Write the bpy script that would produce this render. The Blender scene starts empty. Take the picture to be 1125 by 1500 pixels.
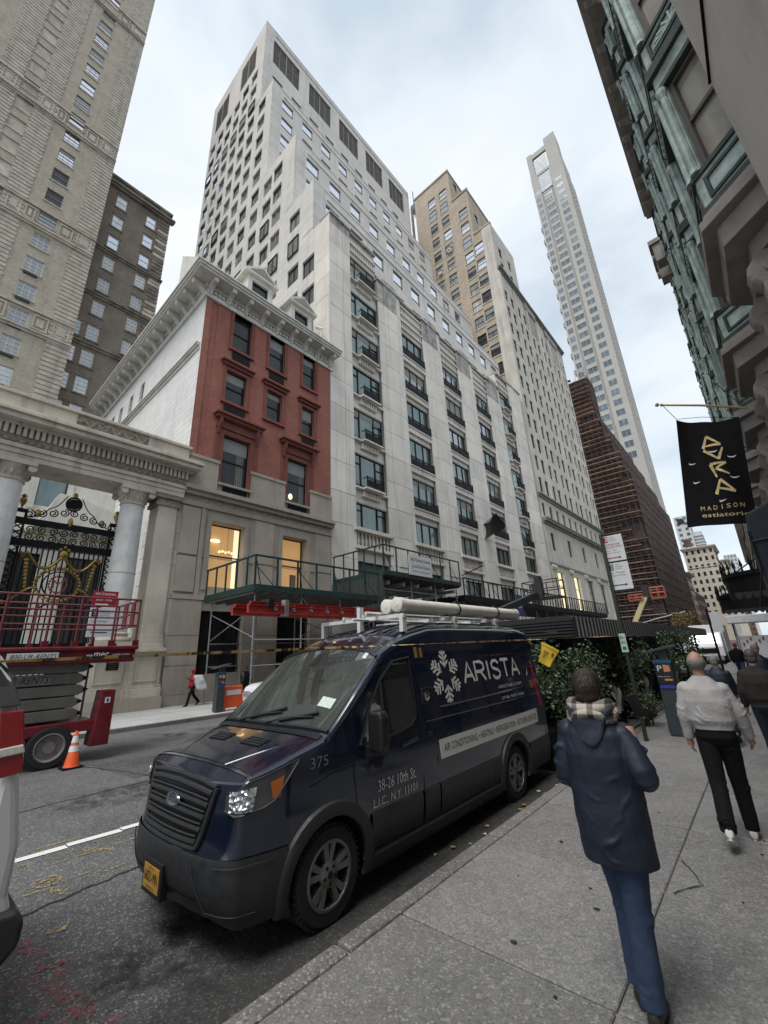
import bpy, bmesh, math, random
from mathutils import Vector, Matrix, noise
random.seed(7)
R = math.radians
S = bpy.context.scene
C = bpy.context.collection
# ------------------------------------------------------------------ camera, sky, sun, exposure
cam = bpy.data.cameras.new('camera'); camo = bpy.data.objects.new('camera', cam); C.objects.link(camo); S.camera = camo
yaw, pitch, roll = 0.711798, 0.329924, -0.0489151
cy, sy, cp, sp, cr, sr = math.cos(yaw), math.sin(yaw), math.cos(pitch), math.sin(pitch), math.cos(roll), math.sin(roll)
fw = Vector((-sy*cp, cy*cp, sp)); rt = Vector((cy, sy, 0)); up = rt.cross(fw)
rt, up = rt*cr + up*sr, -rt*sr + up*cr
camo.matrix_world = Matrix(((rt.x, up.x, -fw.x, 0), (rt.y, up.y, -fw.y, 0), (rt.z, up.z, -fw.z, 2.0), (0, 0, 0, 1)))
cam.sensor_fit = 'HORIZONTAL'; cam.sensor_width = 36; cam.lens = 605.03/1125*36
cam.clip_start = .05; cam.clip_end = 4000
S.view_settings.view_transform = 'Standard'; S.view_settings.look = 'None'
S.view_settings.gamma = 1; S.view_settings.use_curve_mapping = False
S.view_settings.exposure = 1.12
SUN_AZ, SUN_EL = 168, 64          # clockwise from +Y (up the street), so behind the camera
wd = bpy.data.worlds.new('World'); S.world = wd; wd.use_nodes = True
nt = wd.node_tree; nt.nodes.clear()
def WN(t, **k):
    n = nt.nodes.new(t)
    for a, b in k.items(): setattr(n, a, b)
    return n
wo = WN('ShaderNodeOutputWorld'); bg = WN('ShaderNodeBackground'); bg.inputs['Strength'].default_value = 0.1
sk = WN('ShaderNodeTexSky', sky_type='NISHITA', sun_disc=False, sun_elevation=R(SUN_EL), sun_rotation=R(SUN_AZ))
tc = WN('ShaderNodeTexCoord'); mp = WN('ShaderNodeMapping'); mp.inputs['Scale'].default_value = (1, 1, 1.9); mp.inputs['Rotation'].default_value = (0, 0, R(35))
n1 = WN('ShaderNodeTexNoise'); n1.inputs['Scale'].default_value = 2.1; n1.inputs['Detail'].default_value = 7; n1.inputs['Roughness'].default_value = .52; n1.inputs['Distortion'].default_value = .35
r1 = WN('ShaderNodeValToRGB'); e = r1.color_ramp.elements
e[0].position = .34; e[0].color = (.54, .62, .68, 1); e[1].position = .66; e[1].color = (.90, .915, .93, 1)
m = e.new(.5); m.color = (.75, .81, .85, 1)
sc1 = WN('ShaderNodeMix', data_type='RGBA', blend_type='MULTIPLY'); sc1.inputs[0].default_value = 1; sc1.inputs[7].default_value = (5.55, 5.6, 5.65, 1)
mx = WN('ShaderNodeMix', data_type='RGBA'); mx.inputs[0].default_value = .88
L = nt.links.new
L(tc.outputs['Generated'], mp.inputs[0]); L(mp.outputs[0], n1.inputs['Vector']); L(n1.outputs['Fac'], r1.inputs[0])
L(r1.outputs[0], sc1.inputs[6]); L(sk.outputs[0], mx.inputs[6]); L(sc1.outputs[2], mx.inputs[7]); L(mx.outputs[2], bg.inputs[0]); L(bg.outputs[0], wo.inputs[0])
sl = bpy.data.lights.new('sun', 'SUN'); sl.energy = 1.5; sl.angle = R(34); sl.color = (1, .97, .93)
slo = bpy.data.objects.new('sun', sl); C.objects.link(slo)
sd = Vector((math.sin(R(SUN_AZ))*math.cos(R(SUN_EL)), math.cos(R(SUN_AZ))*math.cos(R(SUN_EL)), math.sin(R(SUN_EL))))
slo.rotation_euler = sd.to_track_quat('Z', 'Y').to_euler()

# ------------------------------------------------------------------ materials
MATS = {}
def nodes(name):
    m = bpy.data.materials.new(name); m.use_nodes = True
    t = m.node_tree; b = t.nodes['Principled BSDF']; MATS[name] = m
    return m, t, b
def nd(t, ty, **k):
    n = t.nodes.new(ty)
    for a, b in k.items():
        if a in ('ins',):
            for i, v in b.items(): n.inputs[i].default_value = v
        else: setattr(n, a, b)
    return n
def c4(c): return (c[0], c[1], c[2], 1)
def plain(name, col, rough=.6, metal=0, spec=.5, coat=0, emit=None, es=1, var=0, scale=8, bump=0):
    m, t, b = nodes(name)
    b.inputs['Base Color'].default_value = c4(col); b.inputs['Roughness'].default_value = rough; b.inputs['Metallic'].default_value = metal
    b.inputs['Specular IOR Level'].default_value = spec; b.inputs['Coat Weight'].default_value = coat; b.inputs['Coat Roughness'].default_value = .05
    if emit: b.inputs['Emission Color'].default_value = c4(emit); b.inputs['Emission Strength'].default_value = es
    if var or bump:
        tcn = nd(t, 'ShaderNodeTexCoord'); n = nd(t, 'ShaderNodeTexNoise', ins={'Scale': scale, 'Detail': 6, 'Roughness': .6})
        t.links.new(tcn.outputs['Object'], n.inputs['Vector'])
        if var:
            rp = nd(t, 'ShaderNodeMapRange', ins={1: .3, 2: .7, 3: 1-var, 4: 1+var}); mm = nd(t, 'ShaderNodeMix', data_type='RGBA', blend_type='MULTIPLY', ins={0: 1, 6: c4(col)})
            t.links.new(n.outputs['Fac'], rp.inputs[0]); t.links.new(rp.outputs[0], mm.inputs[7]); t.links.new(mm.outputs[2], b.inputs['Base Color'])
            rr = nd(t, 'ShaderNodeMapRange', ins={1: .3, 2: .7, 3: max(0, rough-.12), 4: min(1, rough+.12)}); t.links.new(n.outputs['Fac'], rr.inputs[0]); t.links.new(rr.outputs[0], b.inputs['Roughness'])
        if bump:
            bp = nd(t, 'ShaderNodeBump', ins={'Strength': bump, 'Distance': .02}); t.links.new(n.outputs['Fac'], bp.inputs['Height']); t.links.new(bp.outputs[0], b.inputs['Normal'])
    return m
def stone(name, col, var=.16, streak=.25, scale=.6, rough=.85, bump=.25, rnd=.10, dirt=(.10, .09, .08), brick=None, grain=30, bc=((.78, .78, .78, 1), (1.12, 1.1, 1.08, 1))):
    """weathered masonry: blotches, rain streaks, fine grain; brick = (w, h, mortar, mortar colour)"""
    m, t, b = nodes(name); l = t.links.new
    g = nd(t, 'ShaderNodeNewGeometry'); b.inputs['Roughness'].default_value = rough; b.inputs['Specular IOR Level'].default_value = .3
    n1 = nd(t, 'ShaderNodeTexNoise', ins={'Scale': scale, 'Detail': 8, 'Roughness': .62}); l(g.outputs['Position'], n1.inputs['Vector'])
    mp = nd(t, 'ShaderNodeMapping', ins={'Scale': (1.6, 1.6, .09)}); l(g.outputs['Position'], mp.inputs[0])
    n2 = nd(t, 'ShaderNodeTexNoise', ins={'Scale': 1.0, 'Detail': 6, 'Roughness': .65}); l(mp.outputs[0], n2.inputs['Vector'])
    n3 = nd(t, 'ShaderNodeTexNoise', ins={'Scale': grain, 'Detail': 4}); l(g.outputs['Position'], n3.inputs['Vector'])
    mr = nd(t, 'ShaderNodeMapRange', ins={1: .3, 2: .7, 3: 1-var, 4: 1+var*.6}); l(n1.outputs['Fac'], mr.inputs[0])
    oi = nd(t, 'ShaderNodeObjectInfo'); mo = nd(t, 'ShaderNodeMapRange', ins={3: 1-rnd, 4: 1+rnd*.6}); l(oi.outputs['Random'], mo.inputs[0])
    mu = nd(t, 'ShaderNodeMath', operation='MULTIPLY'); l(mr.outputs[0], mu.inputs[0]); l(mo.outputs[0], mu.inputs[1])
    mg = nd(t, 'ShaderNodeMapRange', ins={1: .3, 2: .7, 3: .92, 4: 1.06}); l(n3.outputs['Fac'], mg.inputs[0])
    mu2 = nd(t, 'ShaderNodeMath', operation='MULTIPLY'); l(mu.outputs[0], mu2.inputs[0]); l(mg.outputs[0], mu2.inputs[1])
    base = nd(t, 'ShaderNodeMix', data_type='RGBA', blend_type='MULTIPLY', ins={0: 1, 6: c4(col)}); l(mu2.outputs[0], base.inputs[7])
    h = n3.outputs['Fac']; colsock = base.outputs[2]
    if brick:
        sx = nd(t, 'ShaderNodeSeparateXYZ'); l(g.outputs['Position'], sx.inputs[0])
        ad = nd(t, 'ShaderNodeMath', operation='ADD'); l(sx.outputs[0], ad.inputs[0]); l(sx.outputs[1], ad.inputs[1])
        cb = nd(t, 'ShaderNodeCombineXYZ'); l(ad.outputs[0], cb.inputs[0]); l(sx.outputs[2], cb.inputs[1])
        bt = nd(t, 'ShaderNodeTexBrick', ins={'Scale': 1, 'Brick Width': brick[0], 'Row Height': brick[1], 'Mortar Size': brick[2], 'Mortar Smooth': .2, 'Bias': 0,
                 'Color1': bc[0], 'Color2': bc[1], 'Mortar': c4(brick[3])}); l(cb.outputs[0], bt.inputs['Vector'])
        m2 = nd(t, 'ShaderNodeMix', data_type='RGBA', blend_type='MULTIPLY', ins={0: 1}); l(colsock, m2.inputs[6]); l(bt.outputs['Color'], m2.inputs[7]); colsock = m2.outputs[2]
    ds = nd(t, 'ShaderNodeMapRange', ins={1: .52, 2: .78, 3: 0, 4: streak}); l(n2.outputs['Fac'], ds.inputs[0])
    fin = nd(t, 'ShaderNodeMix', data_type='RGBA', ins={7: c4(dirt)}); l(ds.outputs[0], fin.inputs[0]); l(colsock, fin.inputs[6]); l(fin.outputs[2], b.inputs['Base Color'])
    if bump:
        bp = nd(t, 'ShaderNodeBump', ins={'Strength': bump, 'Distance': .015}); l(h, bp.inputs['Height']); l(bp.outputs[0], b.inputs['Normal'])
    return m
def glass(name, base, refl, rough=.04, tint=(.9, .95, 1), rnd=.5, wav=.03):
    """opaque window pane: a dark room or curtain behind a reflecting sheet"""
    m, t, b = nodes(name); l = t.links.new
    out = t.nodes['Material Output']; b.inputs['Roughness'].default_value = .5; b.inputs['Specular IOR Level'].default_value = .2
    oi = nd(t, 'ShaderNodeObjectInfo'); mo = nd(t, 'ShaderNodeMapRange', ins={3: 1-rnd, 4: 1+rnd}); l(oi.outputs['Random'], mo.inputs[0])
    g = nd(t, 'ShaderNodeNewGeometry'); mpp = nd(t, 'ShaderNodeMapping', ins={'Scale': (1.5, 1.5, .25)}); l(g.outputs['Position'], mpp.inputs[0])
    nn = nd(t, 'ShaderNodeTexNoise', ins={'Scale': 1.3, 'Detail': 3}); l(mpp.outputs[0], nn.inputs['Vector'])
    mr = nd(t, 'ShaderNodeMapRange', ins={1: .35, 2: .65, 3: .6, 4: 1.3}); l(nn.outputs['Fac'], mr.inputs[0])
    mu = nd(t, 'ShaderNodeMath', operation='MULTIPLY'); l(mo.outputs[0], mu.inputs[0]); l(mr.outputs[0], mu.inputs[1])
    mm = nd(t, 'ShaderNodeMix', data_type='RGBA', blend_type='MULTIPLY', ins={0: 1, 6: c4(base)}); l(mu.outputs[0], mm.inputs[7]); l(mm.outputs[2], b.inputs['Base Color'])
    gl = nd(t, 'ShaderNodeBsdfGlossy', ins={'Color': c4(tint), 'Roughness': rough})
    n4 = nd(t, 'ShaderNodeTexNoise', ins={'Scale': .9, 'Detail': 1}); l(g.outputs['Position'], n4.inputs['Vector'])
    bp = nd(t, 'ShaderNodeBump', ins={'Strength': wav, 'Distance': .3}); l(n4.outputs['Fac'], bp.inputs['Height']); l(bp.outputs[0], gl.inputs['Normal'])
    fr = nd(t, 'ShaderNodeFresnel', ins={'IOR': 1.5}); ma = nd(t, 'ShaderNodeMath', operation='ADD', use_clamp=True); l(fr.outputs[0], ma.inputs[0]); ma.inputs[1].default_value = refl
    ms = nd(t, 'ShaderNodeMixShader'); l(ma.outputs[0], ms.inputs[0]); l(b.outputs[0], ms.inputs[1]); l(gl.outputs[0], ms.inputs[2]); l(ms.outputs[0], out.inputs[0])
    return m
limestone = stone('white_limestone', (.68, .645, .59), var=.15, streak=.38, scale=.35, rnd=.09)
limestone_s = stone('tower_limestone', (.62, .60, .57), var=.1, streak=.3, scale=.2, rnd=.06, brick=(2.6, 1.05, .028, (.68, .68, .68)), bc=((.95, .95, .95, 1), (1.04, 1.03, 1.02, 1)))
mortar_dark = stone('joint_mortar', (.22, .215, .21), var=.1, streak=.3)
stain_stone = stone('stained_limestone', (.40, .38, .36), var=.45, streak=.85, scale=1.2, dirt=(.05, .048, .043))
grey_lime = stone('grey_limestone', (.37, .33, .28), var=.2, streak=.5, scale=.5, rnd=.08)
cream_stone = stone('cream_stone', (.50, .455, .385), var=.24, streak=.7, scale=.6, rnd=.08)
carved = stone('carved_stone', (.26, .23, .19), var=.4, streak=.6, scale=5, bump=1, grain=14)
marble = stone('grey_veined_marble', (.62, .615, .605), var=.2, streak=.3, scale=1.4, rough=.5)
red_brick = stone('red_brick', (.31, .108, .082), var=.14, streak=.25, scale=.8, brick=(.24, .085, .012, (1.1, 1.5, 1.6)), dirt=(.08, .03, .025))
red_stone = stone('red_brownstone', (.215, .078, .062), var=.2, streak=.3, scale=2, dirt=(.07, .03, .025))
white_brick = stone('white_painted_brick', (.74, .735, .72), var=.08, streak=.2, scale=.8, brick=(1.9, .42, .014, (.62, .62, .62)), bc=((.95, .95, .95, 1), (1.03, 1.03, 1.02, 1)))
tan_brick = stone('tan_brick', (.46, .418, .345), var=.16, streak=.3, scale=.5, brick=(.3, .1, .012, (.75, .75, .75)))
tan_stone = stone('tan_stone', (.49, .45, .385), var=.3, streak=.45, scale=.9, dirt=(.12, .11, .10))
dark_brick = stone('dark_brown_brick', (.21, .185, .155), var=.25, streak=.5, scale=.4, brick=(.3, .1, .012, (.8, .8, .8)))
dark_stone = stone('sooty_stone', (.20, .18, .155), var=.5, streak=.7, scale=.8, dirt=(.03, .028, .026))
buff_brick = stone('buff_brick', (.44, .375, .30), var=.16, streak=.3, scale=.4, brick=(.4, .13, .012, (.8, .8, .8)))
pale_stone = stone('pale_painted_stone', (.53, .505, .455), var=.18, streak=.5, scale=.3, rnd=.05)
skinny_stone = stone('slender_tower_stone', (.43, .415, .39), var=.08, streak=.2, scale=.08, rnd=.05)
cream_far = stone('cream_far_stone', (.56, .50, .42), var=.12, streak=.3, scale=.2)
concrete_t = stone('pale_concrete', (.55, .56, .57), var=.08, streak=.2, scale=.2)
brown_stone = stone('brown_masonry', (.14, .085, .065), var=.3, streak=.4, scale=.5)
near_stone = stone('grey_granite_wall', (.50, .46, .425), var=.12, streak=.4, scale=.9, rough=.75)
bay_stone = stone('bay_brownstone', (.29, .262, .238), var=.3, streak=.55, scale=1.5)  # the stone's own grey-brown, with blotches and dirt streaks
copper = stone('verdigris_copper', (.40, .49, .455), var=.5, streak=1.0, scale=3, rough=.6, dirt=(.06, .075, .07), bump=.4)
copper_dk = stone('dark_patina_copper', (.05, .065, .06), var=.4, streak=.6, scale=3, rough=.55)
g_sky = glass('pane_sky', (.05, .055, .06), .62, tint=(.88, .92, 1.0), wav=.02)
g_mid = glass('pane_mid', (.06, .065, .065), .22, wav=.06)
g_dark = glass('pane_dark', (.022, .022, .024), -.02, wav=.05)
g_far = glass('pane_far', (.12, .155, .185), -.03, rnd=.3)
g_teal = glass('pane_teal', (.065, .085, .085), .09, tint=(.75, .92, .9), wav=.05, rnd=.35)
g_curt = glass('pane_curtain', (.30, .30, .29), .25, wav=.05, rnd=.6)
g_tan = glass('pane_blind', (.27, .25, .21), .08, rnd=.3)
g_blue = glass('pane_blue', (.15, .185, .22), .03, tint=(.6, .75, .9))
blind = plain('roller_blind', (.26, .265, .25), .8)
black_iron = plain('black_iron', (.006, .006, .007), .6, spec=.2, var=.2, scale=20)
dk_frame = plain('dark_bronze_frame', (.012, .012, .013), .5, spec=.25)
white_frame = plain('white_sash', (.62, .60, .56), .6)
grey_frame = plain('grey_sash', (.22, .21, .20), .6)
louvre = plain('dark_louvre', (.035, .035, .037), .6, spec=.25)
gold = plain('gilded_metal', (.27, .19, .065), .35, metal=.85, var=.35, scale=14)
roof_m = plain('roof_metal', (.33, .34, .33), .6, var=.15)
warm = plain('lit_room', (.4, .28, .14), .8, emit=(1, .55, .21), es=.17, var=.25, scale=.9)
warm2 = plain('lit_interior', (.5, .42, .3), .8, emit=(1, .8, .5), es=.5)
lampm = plain('lamp_glow', (1, .8, .5), .5, emit=(1, .74, .38), es=1.6)
curtm = plain('curtain', (.17, .165, .15), .85)
white_trim = stone('white_painted_trim', (.60, .585, .54), var=.12, streak=.35, scale=1.5)

# ------------------------------------------------------------------ mesh builder
OFF = {}                                          # parent -> world origin its parts are relative to
NOSPLIT = {'lettering', 'foliage', 'print_mark', 'banner_words', 'white_feather', 'goods', 'wall_joint'}
class MB:
    def __init__(s): s.v = []; s.f = []; s.M = None
    def add(s, vs, fs):
        o = len(s.v)
        s.v += [tuple(s.M @ Vector(p)) for p in vs] if s.M else [tuple(p) for p in vs]
        s.f += [tuple(i+o for i in f) for f in fs]; return s
    def box(s, x0, x1, y0, y1, z0, z1):
        return s.add([(x0, y0, z0), (x1, y0, z0), (x1, y1, z0), (x0, y1, z0), (x0, y0, z1), (x1, y0, z1), (x1, y1, z1), (x0, y1, z1)],
                     [(0, 3, 2, 1), (4, 5, 6, 7), (0, 1, 5, 4), (1, 2, 6, 5), (2, 3, 7, 6), (3, 0, 4, 7)])
    def cbox(s, x, y, z, sx, sy, sz): return s.box(x-sx/2, x+sx/2, y-sy/2, y+sy/2, z-sz/2, z+sz/2)
    def quad(s, *p): return s.add(p, [tuple(range(len(p)))])
    def prism(s, pts, ax, a0, a1):                # pts 2-D polygon in the two other axes, extruded along ax
        n = len(pts)
        def mk(p, a): return {'x': (a, p[0], p[1]), 'y': (p[0], a, p[1]), 'z': (p[0], p[1], a)}[ax]
        return s.add([mk(p, a0) for p in pts]+[mk(p, a1) for p in pts], [tuple(range(n))[::-1], tuple(range(n, 2*n))]+[(i, (i+1) % n, n+(i+1) % n, n+i) for i in range(n)])
    def tube(s, pts, r, n=8, cap=True, r2=None):
        pts = [Vector(p) for p in pts]; k = len(pts); vs = []; fs = []
        a = None
        for i, p in enumerate(pts):
            d = (pts[min(i+1, k-1)]-pts[max(i-1, 0)]).normalized() if k > 1 else Vector((0, 0, 1))
            if a is None:
                a = d.cross(Vector((0, 0, 1)))
                if a.length < .1: a = d.cross(Vector((0, 1, 0)))
            else: a = a-d*a.dot(d)
            a.normalize(); b = d.cross(a)
            rr = (r if r2 is None else r+(r2-r)*i/max(1, k-1)) if not isinstance(r, (list, tuple)) else r[i]
            for j in range(n):
                t = 2*math.pi*j/n; vs.append(p+a*(rr*math.cos(t))+b*(rr*math.sin(t)))
        for i in range(k-1):
            for j in range(n): fs.append((i*n+j, i*n+(j+1) % n, (i+1)*n+(j+1) % n, (i+1)*n+j))
        if cap: fs += [tuple(range(n))[::-1], tuple((k-1)*n+j for j in range(n))]
        return s.add(vs, fs)
    def bar(s, a, b, w, h=None):                  # square section bar
        h = h or w; a = Vector(a); b = Vector(b); d = (b-a).normalized(); u = d.cross(Vector((0, 0, 1)))
        if u.length < .05: u = Vector((1, 0, 0))
        u.normalize(); v = u.cross(d); u = u*w/2; v = v*h/2
        return s.add([a-u-v, a+u-v, a+u+v, a-u+v, b-u-v, b+u-v, b+u+v, b-u+v], [(0, 3, 2, 1), (4, 5, 6, 7), (0, 1, 5, 4), (1, 2, 6, 5), (2, 3, 7, 6), (3, 0, 4, 7)])
    def lathe(s, prof, c=(0, 0, 0), n=16, ax='z', cap=True):
        vs = []; fs = []; k = len(prof)
        for r, z in prof:
            for j in range(n):
                t = 2*math.pi*j/n; a, b = r*math.cos(t), r*math.sin(t)
                vs.append({'z': (c[0]+a, c[1]+b, c[2]+z), 'x': (c[0]+z, c[1]+a, c[2]+b), 'y': (c[0]+a, c[1]+z, c[2]+b)}[ax])
        for i in range(k-1):
            for j in range(n): fs.append((i*n+j, i*n+(j+1) % n, (i+1)*n+(j+1) % n, (i+1)*n+j))
        if cap: fs += [tuple(range(n))[::-1], tuple((k-1)*n+j for j in range(n))]
        return s.add(vs, fs)
    def ball(s, c, r, nu=10, nv=7):
        if not isinstance(r, (tuple, list)): r = (r, r, r)
        vs = [(c[0], c[1], c[2]-r[2])]; fs = []
        for i in range(1, nv):
            t = math.pi*i/nv
            for j in range(nu): vs.append((c[0]+r[0]*math.sin(t)*math.cos(2*math.pi*j/nu), c[1]+r[1]*math.sin(t)*math.sin(2*math.pi*j/nu), c[2]-r[2]*math.cos(t)))
        vs.append((c[0], c[1], c[2]+r[2])); q = len(vs)-1
        for j in range(nu):
            fs.append((0, 1+(j+1) % nu, 1+j)); fs.append((q, 1+(nv-2)*nu+j, 1+(nv-2)*nu+(j+1) % nu))
            for i in range(nv-2): fs.append((1+i*nu+j, 1+i*nu+(j+1) % nu, 1+(i+1)*nu+(j+1) % nu, 1+(i+1)*nu+j))
        return s.add(vs, fs)
    def grid(s, rows, closed=False, cap=False):    # rows of equal length points
        n = len(rows[0]); vs = [p for r in rows for p in r]; fs = []
        for i in range(len(rows)-1):
            for j in range(n if closed else n-1): fs.append((i*n+j, i*n+(j+1) % n, (i+1)*n+(j+1) % n, (i+1)*n+j))
        if cap: fs += [tuple(range(n))[::-1], tuple((len(rows)-1)*n+j for j in range(n))]
        return s.add(vs, fs)
    def mesh(s, name, mat, off=(0, 0, 0), smooth=False, fix=True, weld=False):
        me = bpy.data.meshes.new(name)
        me.from_pydata([(p[0]-off[0], p[1]-off[1], p[2]-off[2]) for p in s.v], [], s.f)
        if fix or weld:
            b = bmesh.new(); b.from_mesh(me)
            if weld: bmesh.ops.remove_doubles(b, verts=b.verts, dist=1e-4)
            if fix: bmesh.ops.recalc_face_normals(b, faces=b.faces)
            b.to_mesh(me); b.free()
        if mat: me.materials.append(mat)
        if smooth:
            me.polygons.foreach_set('use_smooth', [True]*len(me.polygons))
            if smooth != 'all': me.set_sharp_from_angle(angle=R(smooth if smooth is not True else 40))
        return me
    def pieces(s, tol):
        """the separate pieces of this mesh: islands whose boxes come closer than tol belong together"""
        up = list(range(len(s.v)))
        def find(i):
            while up[i] != i: up[i] = up[up[i]]; i = up[i]
            return i
        for f in s.f:
            a = find(f[0])
            for i in f[1:]: up[find(i)] = a
        isl = {}
        for k, f in enumerate(s.f): isl.setdefault(find(f[0]), []).append(k)
        bx = []
        for r, fs in isl.items():
            P = [s.v[i] for k in fs for i in s.f[k]]; bx.append(([min(p[c] for p in P)-tol/2 for c in range(3)], [max(p[c] for p in P)+tol/2 for c in range(3)], fs))
        bx.sort(key=lambda b: b[0][0]); n = len(bx); g = list(range(n))
        def fg(i):
            while g[i] != i: g[i] = g[g[i]]; i = g[i]
            return i
        for i in range(n):
            a = bx[i]
            for j in range(i+1, n):
                b = bx[j]
                if b[0][0] > a[1][0]: break
                if a[0][1] <= b[1][1] and b[0][1] <= a[1][1] and a[0][2] <= b[1][2] and b[0][2] <= a[1][2]: g[fg(j)] = fg(i)
        out = {}
        for i in range(n): out.setdefault(fg(i), []).extend(bx[i][2])
        return list(out.values())
    def build(s, name, mat, parent=None, smooth=False, fix=True, bevel=0, sub=0, weld=False, stuff=False, seg=2, split=True):
        if split and parent and not stuff and name not in NOSPLIT:
            ps = s.pieces(.02)
            if len(ps) > 300: stuff = True
            elif len(ps) > 1:
                first = None
                for fs in ps:
                    q = MB(); ids = {}
                    for k in fs:
                        for i in s.f[k]:
                            if i not in ids: ids[i] = len(q.v); q.v.append(s.v[i])
                        q.f.append(tuple(ids[i] for i in s.f[k]))
                    o = q.build(name, mat, parent, smooth, fix, bevel, sub, weld, False, seg, False); first = first or o
                return first
        off = OFF.get(parent.name, (0, 0, 0)) if parent else (0, 0, 0)
        me = s.mesh(name, mat, off, smooth, fix, weld); o = bpy.data.objects.new(name, me); C.objects.link(o)
        if parent: o.parent = parent; OFF[o.name] = off
        if bevel:
            md = o.modifiers.new('bevel', 'BEVEL'); md.width = bevel; md.segments = seg; md.limit_method = 'ANGLE'; md.harden_normals = False
        if sub: md = o.modifiers.new('subsurf', 'SUBSURF'); md.levels = md.render_levels = sub
        if stuff: o['kind'] = 'stuff'
        return o
def thing(name, label, cat, loc=(0, 0, 0), group=None, local=False, rz=0):
    o = bpy.data.objects.new(name, None); C.objects.link(o); o.location = loc; o.rotation_euler = (0, 0, rz); o.empty_display_size = .2
    o['label'] = label; o['category'] = cat
    if group: o['group'] = group
    OFF[o.name] = (0, 0, 0) if local else tuple(loc)
    return o
def tag(o, label, cat, group=None):
    o['label'] = label; o['category'] = cat
    if group: o['group'] = group
    return o
def struct(o): o['kind'] = 'structure'; return o
def inst(name, me, parent, loc, rz=0, mat=None, world=True):
    o = bpy.data.objects.new(name, me); C.objects.link(o); o.parent = parent
    off = OFF.get(parent.name, (0, 0, 0)) if world else (0, 0, 0)
    o.location = (loc[0]-off[0], loc[1]-off[1], loc[2]-off[2]); o.rotation_euler = (0, 0, rz); OFF[o.name] = (0, 0, 0)
    if mat: o.material_slots[0].link = 'OBJECT'; o.material_slots[0].material = mat
    return o
class Frame:                                       # wall frame: u along the wall, d inward depth, v up
    def __init__(s, x, y, deg): s.x, s.y, s.rz = x, y, R(deg); s.M = Matrix.Translation((x, y, 0)) @ Matrix.Rotation(s.rz, 4, 'Z')
    def pt(s, u, d, v): return s.M @ Vector((u, d, v))
def wall(mb, F, u0, u1, v0, v1, ops, rev=.3, d=0):
    """front skin at depth d with rectangular openings and their reveals"""
    old = mb.M; mb.M = F.M
    us = sorted({u0, u1, *[max(u0, min(u1, a)) for o in ops for a in o[:2]]}); vs = sorted({v0, v1, *[max(v0, min(v1, a)) for o in ops for a in o[2:4]]})
    for j in range(len(vs)-1):
        vm = (vs[j]+vs[j+1])/2; row = [o for o in ops if o[2] < vm < o[3]]; st = None
        for i in range(len(us)-1):
            um = (us[i]+us[i+1])/2; solid = not any(o[0] < um < o[1] for o in row)
            if solid and st is None: st = us[i]
            if (not solid) and st is not None: mb.quad((st, d, vs[j]), (us[i], d, vs[j]), (us[i], d, vs[j+1]), (st, d, vs[j+1])); st = None
        if st is not None: mb.quad((st, d, vs[j]), (u1, d, vs[j]), (u1, d, vs[j+1]), (st, d, vs[j+1]))
    for a, b, c, e in [o[:4] for o in ops]:
        k = d+rev
        mb.quad((a, d, c), (a, k, c), (a, k, e), (a, d, e)); mb.quad((b, d, c), (b, d, e), (b, k, e), (b, k, c))
        mb.quad((a, d, c), (b, d, c), (b, k, c), (a, k, c)); mb.quad((a, d, e), (a, k, e), (b, k, e), (b, d, e))
    mb.M = old
    return mb
WC = {}
def window_mesh(w, h, style, fm):
    k = (w, h, style, fm.name)
    if k in WC: return WC[k]
    f = MB(); t = .07
    if style == 'thin': t = .045
    if style == 'far': t = .12
    f.box(0, w, -.05, .05, 0, t); f.box(0, w, -.05, .05, h-t, h); f.box(0, t, -.05, .05, t, h-t); f.box(w-t, w, -.05, .05, t, h-t)
    if style in ('dh', 'grid', 'far'): f.box(t, w-t, -.035, .05, h*.5-.04, h*.5+.04)
    if style == 'grid':
        for i in (1, 2): f.box(w*i/3-.022, w*i/3+.022, -.02, .03, t, h-t)
        for i in (1, 3): f.box(t, w-t, -.019, .03, h*i/4-.022, h*i/4+.022)
    if style == 'tri':                            # three lights, transoms at the sides
        for x in (w*.25, w*.72): f.box(x-.05, x+.05, -.06, .05, t, h-t)
        f.box(t, w*.25-.05, -.05, .05, h*.72, h*.72+.07); f.box(w*.72+.05, w-t, -.05, .05, h*.72, h*.72+.07)
    if style == 'tri2':
        for x in (w*.36, w*.68): f.box(x-.04, x+.04, -.06, .05, t, h-t)
    if style == 'cross': f.box(w/2-.05, w/2+.05, -.05, .05, t, h-t); f.box(t, w/2-.05, -.04, .05, h*.62, h*.62+.08); f.box(w/2+.05, w-t, -.04, .05, h*.62, h*.62+.08)
    if style == 'two': f.box(w/2-.05, w/2+.05, -.05, .05, t, h-t)
    if style == 'low': f.box(t, w-t, -.04, .05, h*.24, h*.24+.07)
    p = MB(); p.quad((t*.5, .03, t*.5), (w-t*.5, .03, t*.5), (w-t*.5, .03, h-t*.5), (t*.5, .03, h-t*.5))
    WC[k] = (f.mesh('window', fm), p.mesh('pane', g_dark, fix=False)); return WC[k]
def window(parent, F, u0, u1, v0, v1, depth=.2, style='dh', pane=None, fm=None, name='window', bl=0):
    q = lambda x: round(x*20)/20
    w, h = q(u1-u0), q(v1-v0)
    a, b = window_mesh(w, h, style, fm or dk_frame)
    o = inst(name, a, parent, F.pt((u0+u1-w)/2, depth, (v0+v1-h)/2), F.rz)
    inst('pane', b, o, (0, 0, 0), 0, pane or g_dark, world=False)
    if bl:                                         # a blind pulled part of the way down
        key = ('bl', w, h, round(bl, 1))
        if key not in WC: WC[key] = MB().box(.05, w-.05, .012, .026, h*(1-round(bl, 1)), h-.05).mesh('blind', blind)
        inst('blind', WC[key], o, (0, 0, 0), 0, world=False)
    return o
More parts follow.
